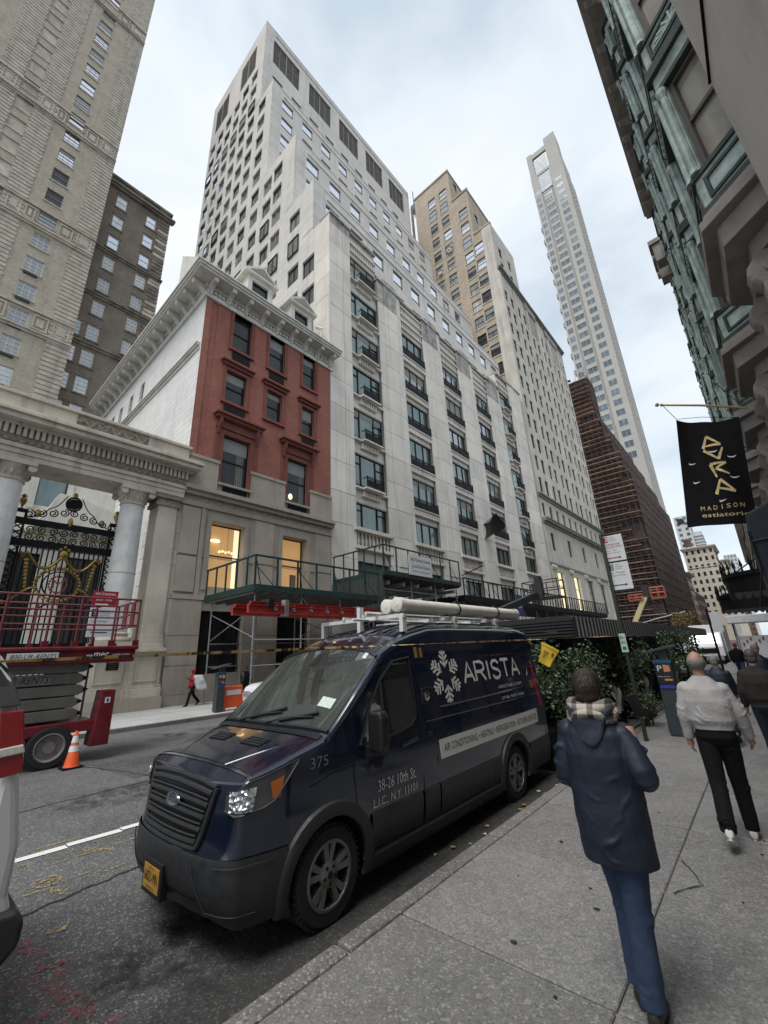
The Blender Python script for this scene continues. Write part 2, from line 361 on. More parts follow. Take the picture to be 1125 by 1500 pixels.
def fbox(mb, F, u0, u1, v0, v1, d0, d1):
    old = mb.M; mb.M = F.M; mb.box(u0, u1, d0, d1, v0, v1); mb.M = old; return mb
TX = {}
def text_geo(s):
    if s in TX: return TX[s]
    cu = bpy.data.curves.new('t', 'FONT'); cu.body = s; cu.size = 1; cu.resolution_u = 2
    o = bpy.data.objects.new('t', cu); C.objects.link(o); bpy.context.view_layer.update()
    me = o.evaluated_get(bpy.context.evaluated_depsgraph_get()).to_mesh()
    vs = [tuple(v.co) for v in me.vertices]; fs = [tuple(p.vertices) for p in me.polygons]
    bpy.data.objects.remove(o); bpy.data.curves.remove(cu)
    x0 = min(v[0] for v in vs); x1 = max(v[0] for v in vs); y0 = min(v[1] for v in vs); y1 = max(v[1] for v in vs)
    TX[s] = ([((v[0]-x0)/(x1-x0), (v[1]-y0)/(y1-y0)) for v in vs], fs, (x1-x0)/(y1-y0)); return TX[s]
def text_on(mb, s, fn):                            # fn maps (0..1, 0..1) of the text box to a point
    vs, fs, _ = text_geo(s); old = mb.M; mb.M = None; mb.add([fn(a, b) for a, b in vs], fs); mb.M = old; return mb
# ------------------------------------------------------------------ white limestone office block (far side, stepped tower)
FX = -23.2
rnd = random.Random(3)
FE = Frame(FX, 0, 90)
wb = thing('office_block', 'tall stepped white limestone office block with black iron window balconies', 'building', (FX-15, 43, 0))
TOPS = [14.4, 19.15, 23.85, 28.55, 33.2, 37.9, 42.8]
BAYS = [(23.35, 27.55), (31.6, 35.9), (40.0, 44.2), (48.55, 52.75), (57.4, 61.5)]
PIERS = [(20.5, 23.35), (27.55, 31.6), (35.9, 40.0), (44.2, 48.55), (52.75, 57.4), (61.5, 66.6)]
core = MB(); span = MB(); dent = MB(); rails = None
for i, (a, b) in enumerate(PIERS):
    top = 45.9 if i in (0, 5) else 42.4
    fbox(core, FE, a+.003, b-.003, 0, top-.2, .07, 2.4)
fbox(core, FE, 20.503, 66.6, 0, 42.2, 1.2, 2.398)
for i, (a, b) in enumerate(BAYS):
    pav = i in (0, 4); tops = TOPS if pav else TOPS[:6]; zt = 45.8 if pav else 42.3
    for j, T in enumerate(tops):
        h = 2.35 if j == 0 else 3.35
        nxt = tops[j+1]-3.35 if j+1 < len(tops) else zt
        fbox(span, FE, a, b, T, nxt, .28, 1.3)                       # spandrel above the window
        fbox(span, FE, a-.02, b+.02, T+.08, T+.2, .22, .36)         # lintel moulding
        if j+1 < len(tops):
            fbox(span, FE, a-.03, b+.03, nxt-.14, nxt, -.08, .5)     # sill slab
            lo, hi = (a, b) if not pav else (a+.95, b-.95)
            if pav: fbox(span, FE, lo-.1, hi+.1, nxt-.14, nxt+.0, -.5, -.08)
            fbox(span, FE, lo, hi, nxt-.75, nxt-.62, -.02, .35)
            n = int((hi-lo)/.3)
            for q in range(n): u = lo+(q+.25)*(hi-lo)/n; fbox(dent, FE, u, u+.17, nxt-.6, nxt-.22, -.02, .35)
        window(wb, FE, a+.02, b-.02, T-h, T, .42, 'tri' if pav else 'tri2', g_teal if rnd.random() < .75 or j < 3 else g_mid, dk_frame, bl=rnd.choice([0, 0, 0, .2, .3, .5]) if j else 0)
    # fluted bands over the top window, stepped cap
    z = tops[-1]+.75
    for zz in ((z, z+2.1) if not pav else (z,)):
        fbox(span, FE, a, b, zz-.16, zz, .05, .36); fbox(span, FE, a, b, zz+.85, zz+1.05, .0, .36)
        n = 12
        for q in range(n): u = a+(q+.2)*(b-a)/n; fbox(dent, FE, u, u+.2, zz, zz+.85, .16, .35)
    # balustrade under the lowest windows, then the shop front
    fbox(span, FE, a-.35, b+.35, 11.75, 12.05, -.25, .7); fbox(span, FE, a-.3, b+.3, 10.25, 10.5, -.1, .7); fbox(span, FE, a, b, 10.5, 11.75, .42, 1.3)
    bal = MB()
    for q in range(9):
        u = a+.25+q*(b-a-.5)/8; p = FE.pt(u, .1, 10.5)
        bal.lathe([(.09, 0), (.09, .1), (.06, .14), (.13, .45), (.07, .9), (.07, 1.1), (.1, 1.14), (.1, 1.25)], p, 8)
    bal.build('baluster', limestone, wb, smooth=True)
    fbox(span, FE, a, b, 9.3, 10.25, .3, 1.3)
    window(wb, FE, a+.05, b-.05, 5.2, 9.3, .55, 'plain', g_teal, dk_frame, name='shop_window')
    window(wb, FE, a+.05, b-.05, .4, 5.0, .55, 'two', g_dark, dk_frame, name='shop_window')
    fbox(span, FE, a, b, 0, .4, .3, 1.3); fbox(span, FE, a, b, 5.0, 5.2, .3, 1.3)
core.build('wall', mortar_dark, wb)
span.build('spandrel', limestone, wb); dent.build('dentil_band', limestone, wb)
# iron balconies, shared mesh per width
def balcony_mesh(w):
    f = MB()
    for z in (.04, .86, .98): f.box(0, w, -.03, .03, z-.025, z+.025)
    f.box(0, .05, 0, .5, .015, .065); f.box(w-.05, w, 0, .5, .015, .065); f.box(0, .05, 0, .5, .9, .98); f.box(w-.05, w, 0, .5, .9, .98)
    n = max(4, int(w/.22))
    for i in range(n+1):
        x = .02+i*(w-.04)/n
        f.box(x-.022, x+.022, -.02, .02, .06, .85)
        if i < n: f.box(x+.035, x+(w-.04)/n-.035, -.012, .012, .12, .72)
    for x in (.02, w*.5, w-.02): f.box(x-.035, x+.035, -.05, .05, 0, 1.06)
    return f.mesh('balcony', black_iron)
bm1, bm2 = balcony_mesh(2.2), balcony_mesh(4.15)
for i, (a, b) in enumerate(BAYS):
    pav = i in (0, 4); tops = TOPS if pav else TOPS[:6]
    for T in tops[1:]:
        if pav: inst('balcony', bm1, wb, FE.pt((a+b)/2-1.1, -.46, T-3.34), FE.rz)
        else: inst('balcony', bm2, wb, FE.pt(a+.02, -.08, T-3.34), FE.rz)
# stone panels, each its own piece
PM = {}
def panel(F, u0, u1, v0, v1, d0=-.02, d1=.07, mat=limestone, g=.022, parent=None):
    w, h = round(u1-u0-2*g, 3), round(v1-v0-2*g, 3); k = (w, h, mat.name, round(d1-d0, 3))
    if k not in PM:
        m = MB(); m.box(0, w, 0, d1-d0, 0, h); PM[k] = m.mesh('stone_panel', mat)
    return inst('stone_panel', PM[k], parent or wb, F.pt(u0+g, d0+rnd.uniform(-.006, .006), v0+g), F.rz)
for i, (a, b) in enumerate(PIERS):
    top = 45.9 if i in (0, 5) else 42.4
    cuts = {0: [a, a+1.8, b], 5: [a, a+.8, a+2.6, b]}.get(i, [a, a+1.05, b-.8, b])
    z = 9.3; 
    while z < top-.5:
        z2 = z+2.73 if top-z-2.73 > 1 else top
        for q in range(len(cuts)-1):
            panel(FE, cuts[q], cuts[q+1], z, z2, -.02 if q != 1 or i in (0,) else -.10, mat=stain_stone if z2 >= top-.01 and i not in (5,) and q != 2 else limestone)
        z = z2
base = MB()
for i, (a, b) in enumerate(PIERS): fbox(base, FE, a, b, 0, .9, -.12, .07); fbox(base, FE, a, b, .9, 9.28, -.03, .07)
base.build('pier_base', limestone, wb)
caps = MB()
for i, (a, b) in enumerate(PIERS):
    top = 45.9 if i in (0, 5) else 42.4
    fbox(caps, FE, a-.05, b+.05, top, top+.3, -.18, 1.6)
    if 0 < i < 5: fbox(caps, FE, a+1.0, b-.8, top+.3, top+.9, -.12, 1.2)
for i, (a, b) in enumerate(BAYS): z = 45.8 if i in (0, 4) else 42.3; fbox(caps, FE, a+.05, b-.05, z, z+.28, -.08, 1.5)
caps.build('parapet_cap', stain_stone, wb)
# setbacks: (front x, roof z, far end y)
ST = [(-25.9, 53.95, 66), (-29.75, 66.7, 65), (-36.35, 88.2, 63), (-39.85, 111, 61.4)]
F20 = Frame(0, 20.5, 0)
cols = [(-26.6, 42.4), (-29.35, 51.7), (-33.45, 64.8), (-35.9, 64.5), (-39.2, 86.7), (-42.5, 99.0), (-45.4, 98.8), (-48.3, 98.2), (-51.3, 98), (-54.2, 97.6), (-57.2, 97.2)]
ops = []
for x, zt in cols:
    z = zt
    while z > 27:
        ops.append((x-.98, x+.98, z-2.45, z)); z -= 4.2
lou = [(-47.8, -42.7, 101.2, 108.0), (-57.3, -52.3, 101.0, 107.8)]
sw = MB(); prev = 0; back = -58.9
for (xf, zr, ye), zlo, xlim in zip([(FX, 45.9, 66)]+ST, [0, 45.9, 53.95, 66.7, 88.2], [FX]+[s[0] for s in ST]):
    wall(sw, F20, back, xlim, zlo, zr, [o for o in ops+lou if o[1] < xlim+.01 and zlo-.01 <= o[2] and o[3] <= zr+.01], .22)
    for o in ops:                                 # openings that straddle two slabs are moved into the lower one
        pass
sw.quad((back, 20.5, 0), (back, 66, 0), (back, 66, 111), (back, 20.5, 111))
stf = MB(); rail = MB()
for k, (xf, zr, ye) in enumerate(ST):
    F = Frame(xf, 0, 90); zlo = [44, 53.95, 66.7, 88.2][k]; fo = []
    rows = [zr-2.0, zr-6.2] if k < 3 else [97.8, 93.6]
    if k in (1,): rows.append(zr-10.4)
    if k == 2: rows += [zr-10.4, zr-14.6]
    for T in rows:
        y = 22.35
        while y+2.1 < ye-1:
            fo.append((y, y+2.1, T-2.5, T)); y += 4.0
    fo = [o for o in fo if o[2] > zlo+.2]
    ml = [(22.2, 27.9), (30.2, 35.7), (38, 43.5), (45.9, 51.4), (53.7, 59.1)] if k == 3 else []
    wall(stf, F, 20.5, ye, zlo, zr, fo+[(a, b, 101.4, 108.1) for a, b in ml], .2)
    for o in fo:
        window(wb, F, o[0], o[1], o[2], o[3], .16, 'low', g_sky if rnd.random() < .9 else g_mid, grey_frame)
    for a, b in ml:
        fr = MB(); fbox(fr, F, a, b, 101.4, 108.1, .3, .34); fr2 = MB()
        lo = fr.build('louvre', louvre, wb)
        n = 26
        for q in range(n): fbox(fr2, F, a, b, 101.5+q*6.5/n, 101.5+q*6.5/n+.07, .2, .31)
        fbox(fr2, F, (a+b)/2-.09, (a+b)/2+.09, 101.4, 108.1, .14, .3); fbox(fr2, F, a, b, 104.9, 105.0, .13, .3)
        for q in (.25, .75): fbox(fr2, F, a+(b-a)*q-.04, a+(b-a)*q+.04, 101.4, 108.1, .17, .3)
        fr2.build('louvre_blade', grey_frame, lo)
    nx = ST[k+1][0] if k < 3 else back
    stf.quad((xf, 20.5, zr), (xf, ye, zr), (nx, ye, zr), (nx, 20.5, zr))
    stf.quad((xf, ye, zlo-4), (xf, ye, zr), (back, ye, zr), (back, ye, zlo-4))
    # parapet moulding and panels on the corner
    fbox(stf, F, 22.5, ye, zr-1.35, zr-1.2, -.12, .0); fbox(stf, F, 20.5, ye, zr, zr+.12, -.05, .5)
    z = zlo if k else 46.3; n = max(1, round((zr-z)/2.15)); hh = (zr-z)/n
    for q in range(n):
        panel(F, 20.5, 22.2, z+q*hh, z+(q+1)*hh, -.035, .0, limestone_s, .018)
        x1 = xf; x0 = max(xf-1.6, (ST[k+1][0] if k < 3 else back)); 
        panel(F20, x1-1.75, x1+.03, z+q*hh, z+(q+1)*hh, -.03, .0, limestone_s, .018)
stf.quad((FX-.3, 20.6, 42), (FX-.3, 66, 42), (-25.9, 66, 42), (-25.9, 20.6, 42))
stf.build('setback_wall', limestone_s, wb); sw.build('side_wall', limestone_s, wb)
for q in range(7): panel(F20, -25.4, FX+.02, 26.9+q*2.7, 26.9+(q+1)*2.7, -.03, 0, limestone, .02)
for o in ops:
    ok = False
    for (xlim, zlo, zr) in [(FX, 0, 45.9), (-25.9, 45.9, 53.95), (-29.75, 53.95, 66.7), (-36.35, 66.7, 88.2), (-39.85, 88.2, 111)]:
        if o[1] < xlim+.01 and zlo-.01 <= o[2] and o[3] <= zr+.01: ok = True
    far = (-o[0]-25)/34; br = rnd.random() < (.62+.38*far if o[2] > 45 else .4)
    window(wb, F20, o[0], o[1], o[2], o[3], .18 if ok else -.12, 'two' if o[0] > -38 else 'low', g_sky if br else (g_mid if rnd.random() < .75 else g_dark), grey_frame if rnd.random() < .5 else dk_frame)
    lm = MB()
for o in lou:
    fr = MB(); fbox(fr, F20, o[0], o[1], o[2], o[3], .15, .2); fr.build('louvre', louvre, wb); fr2 = MB()
    for q in range(20): fbox(fr2, F20, o[0], o[1], o[2]+q*.33, o[2]+q*.33+.07, .06, .16)
    fbox(fr2, F20, (o[0]+o[1])/2-.1, (o[0]+o[1])/2+.1, o[2], o[3], 0, .16); fr2.build('louvre_blade', grey_frame, wb)
hood = MB()
for o in ops: fbox(hood, F20, o[0], o[1], o[3]+.02, o[3]+.1, -.06, 0)
hood.build('window_head', limestone_s, wb)
# flags and poles on the facade
fl = thing('flag', 'black flag hanging on a short pole from the white limestone office facade', 'flag', (-23.2, 46.5, 17))
fm = MB(); fm.tube([(-23.1, 45.6, 16.6), (-21.0, 45.4, 17.6)], .04, 6); fm.build('pole', black_iron, fl)
fm = MB(); rows = []
for i in range(9):
    t = i/8; rows.append([(-23.0+2.0*s+.1*math.sin(5*t+4*s), 45.6+1.6*t*s+.25*math.sin(6*s+3*t), 16.7+.9*s-2.1*t*(1-.35*s)) for s in [j/8 for j in range(9)]])
fm.grid(rows).build('cloth', plain('black_cloth', (.014, .014, .016), .8), fl, smooth=True)
fp = tag(MB().tube([(-23.2, 39.2, 9.6), (-20.3, 38.9, 10.2)], .06, 8).build('flag_pole', black_iron), 'bare dark flagpole sticking out of the white facade above the striped canopy', 'flagpole')
# ------------------------------------------------------------------ red brick townhouse on a limestone base
rb = thing('townhouse', 'red brick townhouse with limestone ground floors, white bracketed cornice and a white painted side wall', 'building', (FX-8, 15, 0))
Y0, Y1 = 9.2, 20.45
F9 = Frame(0, Y0, 0)
W3 = [(11.3, 12.75), (14.3, 15.7), (17.5, 18.8)]; W2 = [(11.1, 12.6), (14.3, 15.6), (17.5, 18.7)]; W1 = [(11.3, 13.2), (16.3, 18.1)]
ops = [(a, b, 22.9, 26.0) for a, b in W3]+[(a, b, 18.5, 21.0) for a, b in W2]+[(a, b, 12.55, 16.0) for a, b in W1]
bw = MB(); wall(bw, FE, Y0+.9, Y1, 13.6, 26.3, ops, .3); wall(bw, FE, Y0+.42, Y0+.9, 13.6, 26.3, [], .2, .06); wall(bw, FE, Y0, Y0+.42, 13.6, 26.3, [], .2, -.05)
bw.box(FX-.06, FX, Y0+.9, Y0+.902, 13.6, 26.3)
bw.build('brick_wall', red_brick, rb)
tr = MB()
def surround(a, b, v0, v1, w=.22, sill=True, d=-.07):
    for (p, q, r, s) in ((a-w, a, v0, v1+w), (b, b+w, v0, v1+w), (a, b, v1, v1+w)): fbox(tr, FE, p, q, r, s, d, .05)
    for (p, q, r, s) in ((a-w-.06, a-w, v0, v1+w+.06), (b+w, b+w+.06, v0, v1+w+.06)): fbox(tr, FE, p, q, r, s, d-.04, .03)
    if sill: fbox(tr, FE, a-w-.1, b+w+.1, v0-.2, v0-.002, -.18, .05)
for a, b in W3: surround(a, b, 22.9, 26.0, .16)
for a, b in W2:
    surround(a, b, 18.5, 21.0, .2); fbox(tr, FE, a-.38, b+.38, 21.3, 21.5, -.2, .03); fbox(tr, FE, a-.5, b+.5, 21.5, 21.66, -.4, .03); fbox(tr, FE, a-.42, b+.42, 21.66, 21.74, -.3, .03)
for a, b in W1:
    surround(a, b, 12.55, 16.0, .25, False); fbox(tr, FE, a-.62, a-.32, 13.6, 16.3, -.05, .03); fbox(tr, FE, b+.32, b+.62, 13.6, 16.3, -.05, .03)
    fbox(tr, FE, a-.6, b+.6, 16.4, 17.0, -.12, .03); fbox(tr, FE, a-.72, b+.72, 17.0, 17.2, -.42, .03); fbox(tr, FE, a-.85, b+.85, 17.2, 17.36, -.6, .03)
    for u in (a-.5, b+.3):
        tr.M = FE.M; tr.prism([(0, 15.9), (-.12, 15.95), (-.2, 16.25), (-.38, 16.6), (-.42, 17.0), (0, 17.0)], 'x', u, u+.2); tr.M = None
tr.build('window_trim', red_stone, rb, bevel=.015)
for k, (a, b) in enumerate(W3): window(rb, FE, a, b, 22.9, 26.0, .24, 'dh', g_dark, dk_frame, bl=(0, .3, .2)[k])
for k, (a, b) in enumerate(W2): window(rb, FE, a, b, 18.5, 21.0, .24, 'dh', g_dark, dk_frame, bl=(.3, .2, .4)[k])
for k, (a, b) in enumerate(W1): window(rb, FE, a, b, 12.55, 16.0, .24, 'dh', g_dark, dk_frame, bl=.3)
lamp = MB(); p = FE.pt(16.75, .16, 13.1); lamp.ball(p, (.05, .16, .22), 8, 6); lamp.build('lit_lamp', lampm, rb)
for u in (12.4, 17.5):                              # curtains at the side of the tall windows
    cu = MB(); cu.M = FE.M; cu.grid([[(u+.08*j, .255+.02*(j % 2), z) for j in range(7)] for z in (12.7, 15.9)]); cu.M = None; cu.build('curtain', curtm, rb)
def vent(F, a, b, v0, v1):
    m = MB(); fbox(m, F, a, b, v0, v1, -.05, .02); o = m.build('air_vent', louvre, rb); m = MB()
    for q in range(6): fbox(m, F, a+.03, b-.03, v0+.05+q*(v1-v0)/6, v0+.09+q*(v1-v0)/6, -.07, -.05)
    m.build('vent_slat', black_iron, o)
vent(FE, 11.35, 12.75, 22.05, 22.65); vent(FE, 14.35, 15.7, 22.05, 22.65); vent(FE, 11.1, 12.65, 17.5, 18.2); vent(FE, 17.5, 18.75, 17.55, 18.2); vent(FE, 11.5, 13.2, 11.98, 12.35); vent(FE, 16.4, 18.1, 11.98, 12.35)
# limestone base
G1 = [(10.9, 13.4), (15.9, 18.4)]; G2 = [(11.05, 13.25), (16.1, 18.15)]
ls = MB(); wall(ls, FE, Y0, Y1, 0, 5.3, [(a, b, 1.4, 4.75) for a, b in G1], .5); wall(ls, FE, Y0, Y1, 5.55, 10.7, [(a, b, 6.1, 10.0) for a, b in G2], .75)
fbox(ls, FE, Y0, Y1, 5.3, 5.55, -.14, .3); fbox(ls, FE, Y0-.02, Y1, 0, .5, -.1, .02)
for a, b in G2:                                     # frames and the flanking panels
    for (p, q, r, s) in ((a-.3, a-.02, 5.9, 10.3), (b+.02, b+.3, 5.9, 10.3), (a-.02, b+.02, 10.02, 10.3)): fbox(ls, FE, p, q, r, s, -.06, .02)
fbox(ls, FE, 10.35, 10.6, 5.55, 10.7, -.08, .02); fbox(ls, FE, 13.9, 15.4, 5.6, 10.7, -.05, .02); fbox(ls, FE, 18.9, 20.4, 5.6, 10.7, -.05, .02)
fbox(ls, FE, Y0, Y1, 7.75, 7.79, -.055, -.0)
for v0, v1, d in ((10.7, 11.0, -.12), (11.0, 11.35, -.05), (11.35, 11.6, -.3), (11.6, 11.85, -.5)): fbox(ls, FE, Y0-.1, Y1+(.15 if d < -.2 else 0), v0, v1, d, .3)
for a, b in ((9.25, 11.1), (13.4, 16.1), (18.35, Y1)): fbox(ls, FE, a, b, 11.85, 13.75, -.14, .3); fbox(ls, FE, a-.05, b+.02, 13.75, 13.95, -.2, .3)
for a, b in W1: fbox(ls, FE, a-.1, b+.1, 11.85, 12.55, .0, .3); fbox(ls, FE, a-.15, b+.15, 12.42, 12.56, -.2, .25)
ls.build('limestone_base', grey_lime, rb)
ro = MB()
for i in range(14):
    p = FE.pt(9.8+i*.8, -.05, 11.17); ro.lathe([(.13, .0), (.12, .04), (.05, .05), (.04, .08)], p, 8, 'x')
ro.build('rosette', grey_lime, rb)
# ashlar blocks of the base
for (u0, u1, v0, v1) in [(9.2, 10.85, .5, 1.9), (9.2, 10.85, 1.9, 3.4), (9.2, 10.85, 3.4, 5.28), (13.45, 14.65, .5, 1.9), (14.65, 15.85, .5, 1.9), (13.45, 14.65, 1.9, 3.4), (14.65, 15.85, 1.9, 3.4), (13.45, 15.85, 3.4, 5.28),
                         (18.45, 20.4, .5, 1.9), (18.45, 20.4, 1.9, 3.4), (18.45, 20.4, 3.4, 5.28), (13.95, 15.35, 5.7, 7.7), (13.95, 15.35, 7.8, 10.6), (18.95, 20.4, 5.7, 7.7), (18.95, 20.4, 7.8, 10.6), (9.25, 10.3, 5.7, 7.7), (9.25, 10.3, 7.8, 10.6)]:
    panel(FE, u0, u1, v0, v1, -.10, .0, grey_lime, .012, rb)
for a, b in G1:
    window(rb, FE, a, b, 1.4, 4.75, .42, 'grid', g_dark, dk_frame, name='ground_window')
    gr = MB()
    n = 13
    for q in range(n): u = a+.1+q*(b-a-.2)/(n-1); gr.tube([FE.pt(u, .1, 1.45), FE.pt(u, .1, 4.5)], .022, 6); gr.lathe([(.045, 0), (.0, .16)], FE.pt(u, .1, 4.5), 6)
    for z in (1.6, 2.9, 4.3): fbox(gr, FE, a, b, z, z+.05, .075, .125)
    gr.build('window_grille', black_iron, rb)
# lit rooms behind the tall windows of the first floor
for k, (a, b) in enumerate(G2):
    f = window(rb, FE, a, b, 6.1, 10.0, .6, 'dh', warm, dk_frame, name='lit_window')
    l2 = MB(); p = FE.pt(a+.55, .585, 9.0 if k == 0 else 8.3)
    if k == 0:
        l2.lathe([(.02, .06), (.28, .02), (.3, -.04), (.1, -.07)], p, 12); l2.build('pendant_lamp', lampm, rb)
        ch = MB(); ch.tube([FE.pt(12.45, .57, 9.9), FE.pt(12.45, .57, 8.35)], .015, 5)
        for q in range(6): ch.tube([FE.pt(12.45, .575, 8.4), FE.pt(12.45+(q-2.5)*.2, .575, 8.28)], .012, 4)
        ch.build('chandelier', gold, rb); bu = MB()
        for q in range(6): bu.ball(FE.pt(12.45+(q-2.5)*.2, .57, 8.36+.05*(q % 2)), .055, 6, 5)
        bu.build('chandelier_bulb', lampm, rb)
        cu = MB(); fbox(cu, FE, 12.85, 13.18, 6.2, 9.9, .6, .62); cu.build('curtain', warm2, rb)
    else:
        m = MB(); fbox(m, FE, 17.2, 17.7, 6.5, 7.5, .59, .61); m.build('picture_frame', red_stone, rb); m = MB(); fbox(m, FE, 17.27, 17.63, 6.6, 7.4, .575, .589); m.build('picture', curtm, rb)
# white painted side wall with belt and narrow windows
so = [(-34.6, -33.7, 22.6, 24.6), (-37.2, -36.3, 22.6, 24.6), (-39.8, -38.9, 22.6, 24.6), (-42, -41.1, 22.6, 24.6)]
sd_ = MB(); wall(sd_, F9, -46, FX+.002, 0, 26.3, so, .25); sd_.build('side_wall', white_brick, rb)
for o in so: window(rb, F9, *o, .2, 'dh', g_dark, grey_frame)
bl_ = MB()
for v0, v1, d in ((21.7, 21.95, -.08), (21.95, 22.1, -.2), (22.1, 22.2, -.28)): fbox(bl_, F9, -46, FX-.15, v0, v1, d, .02)
bl_.build('belt_course', white_trim, rb)
# cornice with brackets and dentils on both faces
co = MB(); br = MB(); de = MB()
def ring(v0, v1, e): co.box(-46, FX+e, Y0-e, Y1+.25, v0, v1)
ring(26.0, 26.35, .16); ring(26.35, 26.75, .08)
co.box(-46, FX+1.12, Y0-1.12, Y1+.3, 27.12, 27.3); co.box(-46, FX+1.22, Y0-1.22, Y1+.35, 27.3, 27.5); co.box(-46, FX+1.32, Y0-1.32, Y1+.4, 27.5, 27.62)
ring(26.75, 27.12, .2)
co.prism([(FX+1.25, 27.62), (FX-2.2, 30.6), (FX-2.2, 27.62)], 'y', Y0-1.2, Y1)
co.build('cornice', white_trim, rb)
bp = [(0, 26.2), (.16, 26.25), (.3, 26.5), (.55, 26.72), (.95, 26.8), (1.02, 27.12), (0, 27.12)]
for i in range(9): y = 9.35+i*1.36; br.prism([(FX+a, z) for a, z in bp], 'y', y-.16, y+.16); br.prism([(FX+a*.5+.2, z-.08) for a, z in bp], 'y', y-.05, y+.05)
for i in range(17): x = FX-.2-i*1.36; br.prism([(Y0-a, z) for a, z in bp], 'x', x-.16, x+.16)
br.build('cornice_bracket', white_trim, rb, bevel=.02)
for i in range(38): y = 9.3+i*.3; de.box(FX, FX+.26, y, y+.15, 26.38, 26.6)
de.build('dentil', white_trim, rb)
# pedimented dormers
for yc in (13.85, 18.1):
    d = MB(); x0 = FX-1.1
    d.box(x0-2.4, x0, yc-1.15, yc-.75, 28.2, 32.0); d.box(x0-2.4, x0, yc+.75, yc+1.15, 28.2, 32.0); d.box(x0-2.4, x0, yc-.75, yc+.75, 31.6, 32.0)
    d.prism([(yc-1.55, 32.0), (yc+1.55, 32.0), (yc+1.55, 32.22), (yc, 33.35), (yc-1.55, 32.22)], 'x', x0-2.4, x0+.28)
    o = d.build('dormer', white_trim, rb, bevel=.02)
    d = MB(); d.prism([(yc-1.15, 32.25), (yc+1.15, 32.25), (yc, 33.08)], 'x', x0+.26, x0+.31); d.build('pediment_panel', grey_frame, o)
    fw_ = Frame(x0-.25, 0, 90); window(rb, fw_, yc-.75, yc+.75, 28.6, 31.6, 0, 'dh', g_dark, dk_frame, name='dormer_window')
ch = MB(); ch.tube([(FX-.6, 19.7, 28), (FX-.4, 19.9, 30.6)], .1, 6); ch.tube([(FX-.4, 19.9, 30.5), (FX-.9, 19.6, 30.9)], .16, 6); ch.box(FX-1.6, FX-.4, 19.9, 20.3, 28, 29.6); ch.build('chimney_pipe', white_trim, rb)
# ------------------------------------------------------------------ stone gateway with columns
gw = thing('stone_gateway', 'weathered stone gateway with marble columns and carved entablature at the left', 'gateway', (FX, 5, 0))
g = MB(); T0 = -4.0; T1 = 9.15
def gb(v0, v1, d0, e=0, d1=1.6, b=g): fbox(b, FE, T0, T1+e, v0, v1, d0, d1)
gb(10.95, 11.2, -.28); gb(11.2, 11.45, -.32); gb(11.45, 11.65, -.4, .08)
gb(11.9, 12.0, -.3); gb(12.45, 12.6, -.55, .3); gb(12.6, 12.85, -.95, .55); gb(12.85, 13.0, -1.08, .62); gb(13.0, 13.1, -1.0, .55)
gb(13.1, 13.25, -.45, .1); gb(13.25, 14.0, -.32, -.0); gb(14.0, 14.15, -.45, .1)
g.build('entablature', cream_stone, gw, bevel=.012)
f = MB(); gb(11.65, 11.9, -.31, b=f)
for i in range(44):
    u = T0+.15+i*.3; p = FE.pt(u, -.33, 11.78); f.ball(p, (.06, .13, .11), 6, 4)
f.build('carved_frieze', carved, gw)
f = MB()
n = int((T1+.2-T0)/.22)
for i in range(n): u = T0+.05+i*.22; fbox(f, FE, u, u+.13, 12.0, 12.45, -.5, -.1)
fbox(f, FE, T0, T1, 12.0, 12.45, -.28, 1.6); f.build('dentil', cream_stone, gw)
f = MB(); rr = random.Random(5); fbox(f, FE, 3.6, 6.9, 13.3, 13.95, -.34, -.3)
for i in range(60):
    u = 3.7+i*.052; p = FE.pt(u, -.36, 13.62+.2*math.sin(i*.55)); f.ball(p, (.04, .09+.04*rr.random(), .07+.04*rr.random()), 6, 4)
for i in range(26): p = FE.pt(3.8+rr.random()*2.9, -.36, 13.4+rr.random()*.45); f.ball(p, (.04, .07, .07), 6, 4)
f.build('carved_panel', carved, gw)
def column(yc, x):
    sh = MB(); prof = [(.63, 3.55), (.62, 4.2), (.6, 6.5), (.54, 10.0)]
    sh.lathe(prof, (x, yc, 0), 28); o = sh.build('column_shaft', marble, gw, smooth=True)
    j = MB(); j.lathe([(.612, 6.38), (.612, 6.42)], (x, yc, 0), 28); j.build('shaft_joint', grey_lime, o)
    c = MB(); c.lathe([(.54, 10.0), (.6, 10.05), (.57, 10.12), (.6, 10.3), (.78, 10.72)], (x, yc, 0), 24); c.box(x-.8, x+.8, yc-.8, yc+.8, 10.72, 10.95)
    for i in range(16):
        t = i*math.pi/8; c.ball((x+.62*math.cos(t), yc+.62*math.sin(t), 10.38), (.07, .07, .16), 6, 5)
    for a in (-1, 1):
        for b in (-1, 1): c.lathe([(.0, -.1), (.17, -.1), (.17, .1), (0, .1)], (x+a*.66, yc+b*.66, 10.6), 10, 'x')
    c.build('capital', cream_stone, gw)
    b = MB(); b.lathe([(.8, 3.1), (.84, 3.2), (.8, 3.3), (.68, 3.34), (.66, 3.42), (.72, 3.48), (.63, 3.56)], (x, yc, 0), 24); b.box(x-.85, x+.85, yc-.85, yc+.85, 2.85, 3.1); b.build('column_base', cream_stone, gw, smooth=True)
column(6.8, FX-.35); column(1.75, FX-.35); column(-2.6, FX-.35)
p = MB(); fbox(p, FE, 7.95, 8.95, 3.45, 10.3, -.08, 1.2); p.build('pilaster', cream_stone, gw, bevel=.015)
p = MB(); fbox(p, FE, 7.8, 9.1, 10.3, 10.5, -.14, 1.2); fbox(p, FE, 7.86, 9.04, 10.5, 10.72, -.12, 1.2); fbox(p, FE, 7.7, 9.12, 10.72, 10.95, -.24, 1.2)
for i in range(6): p.ball(FE.pt(8.05+i*.17, -.12, 10.55), (.05, .06, .12), 6, 4)
p.build('pilaster_capital', carved, gw)
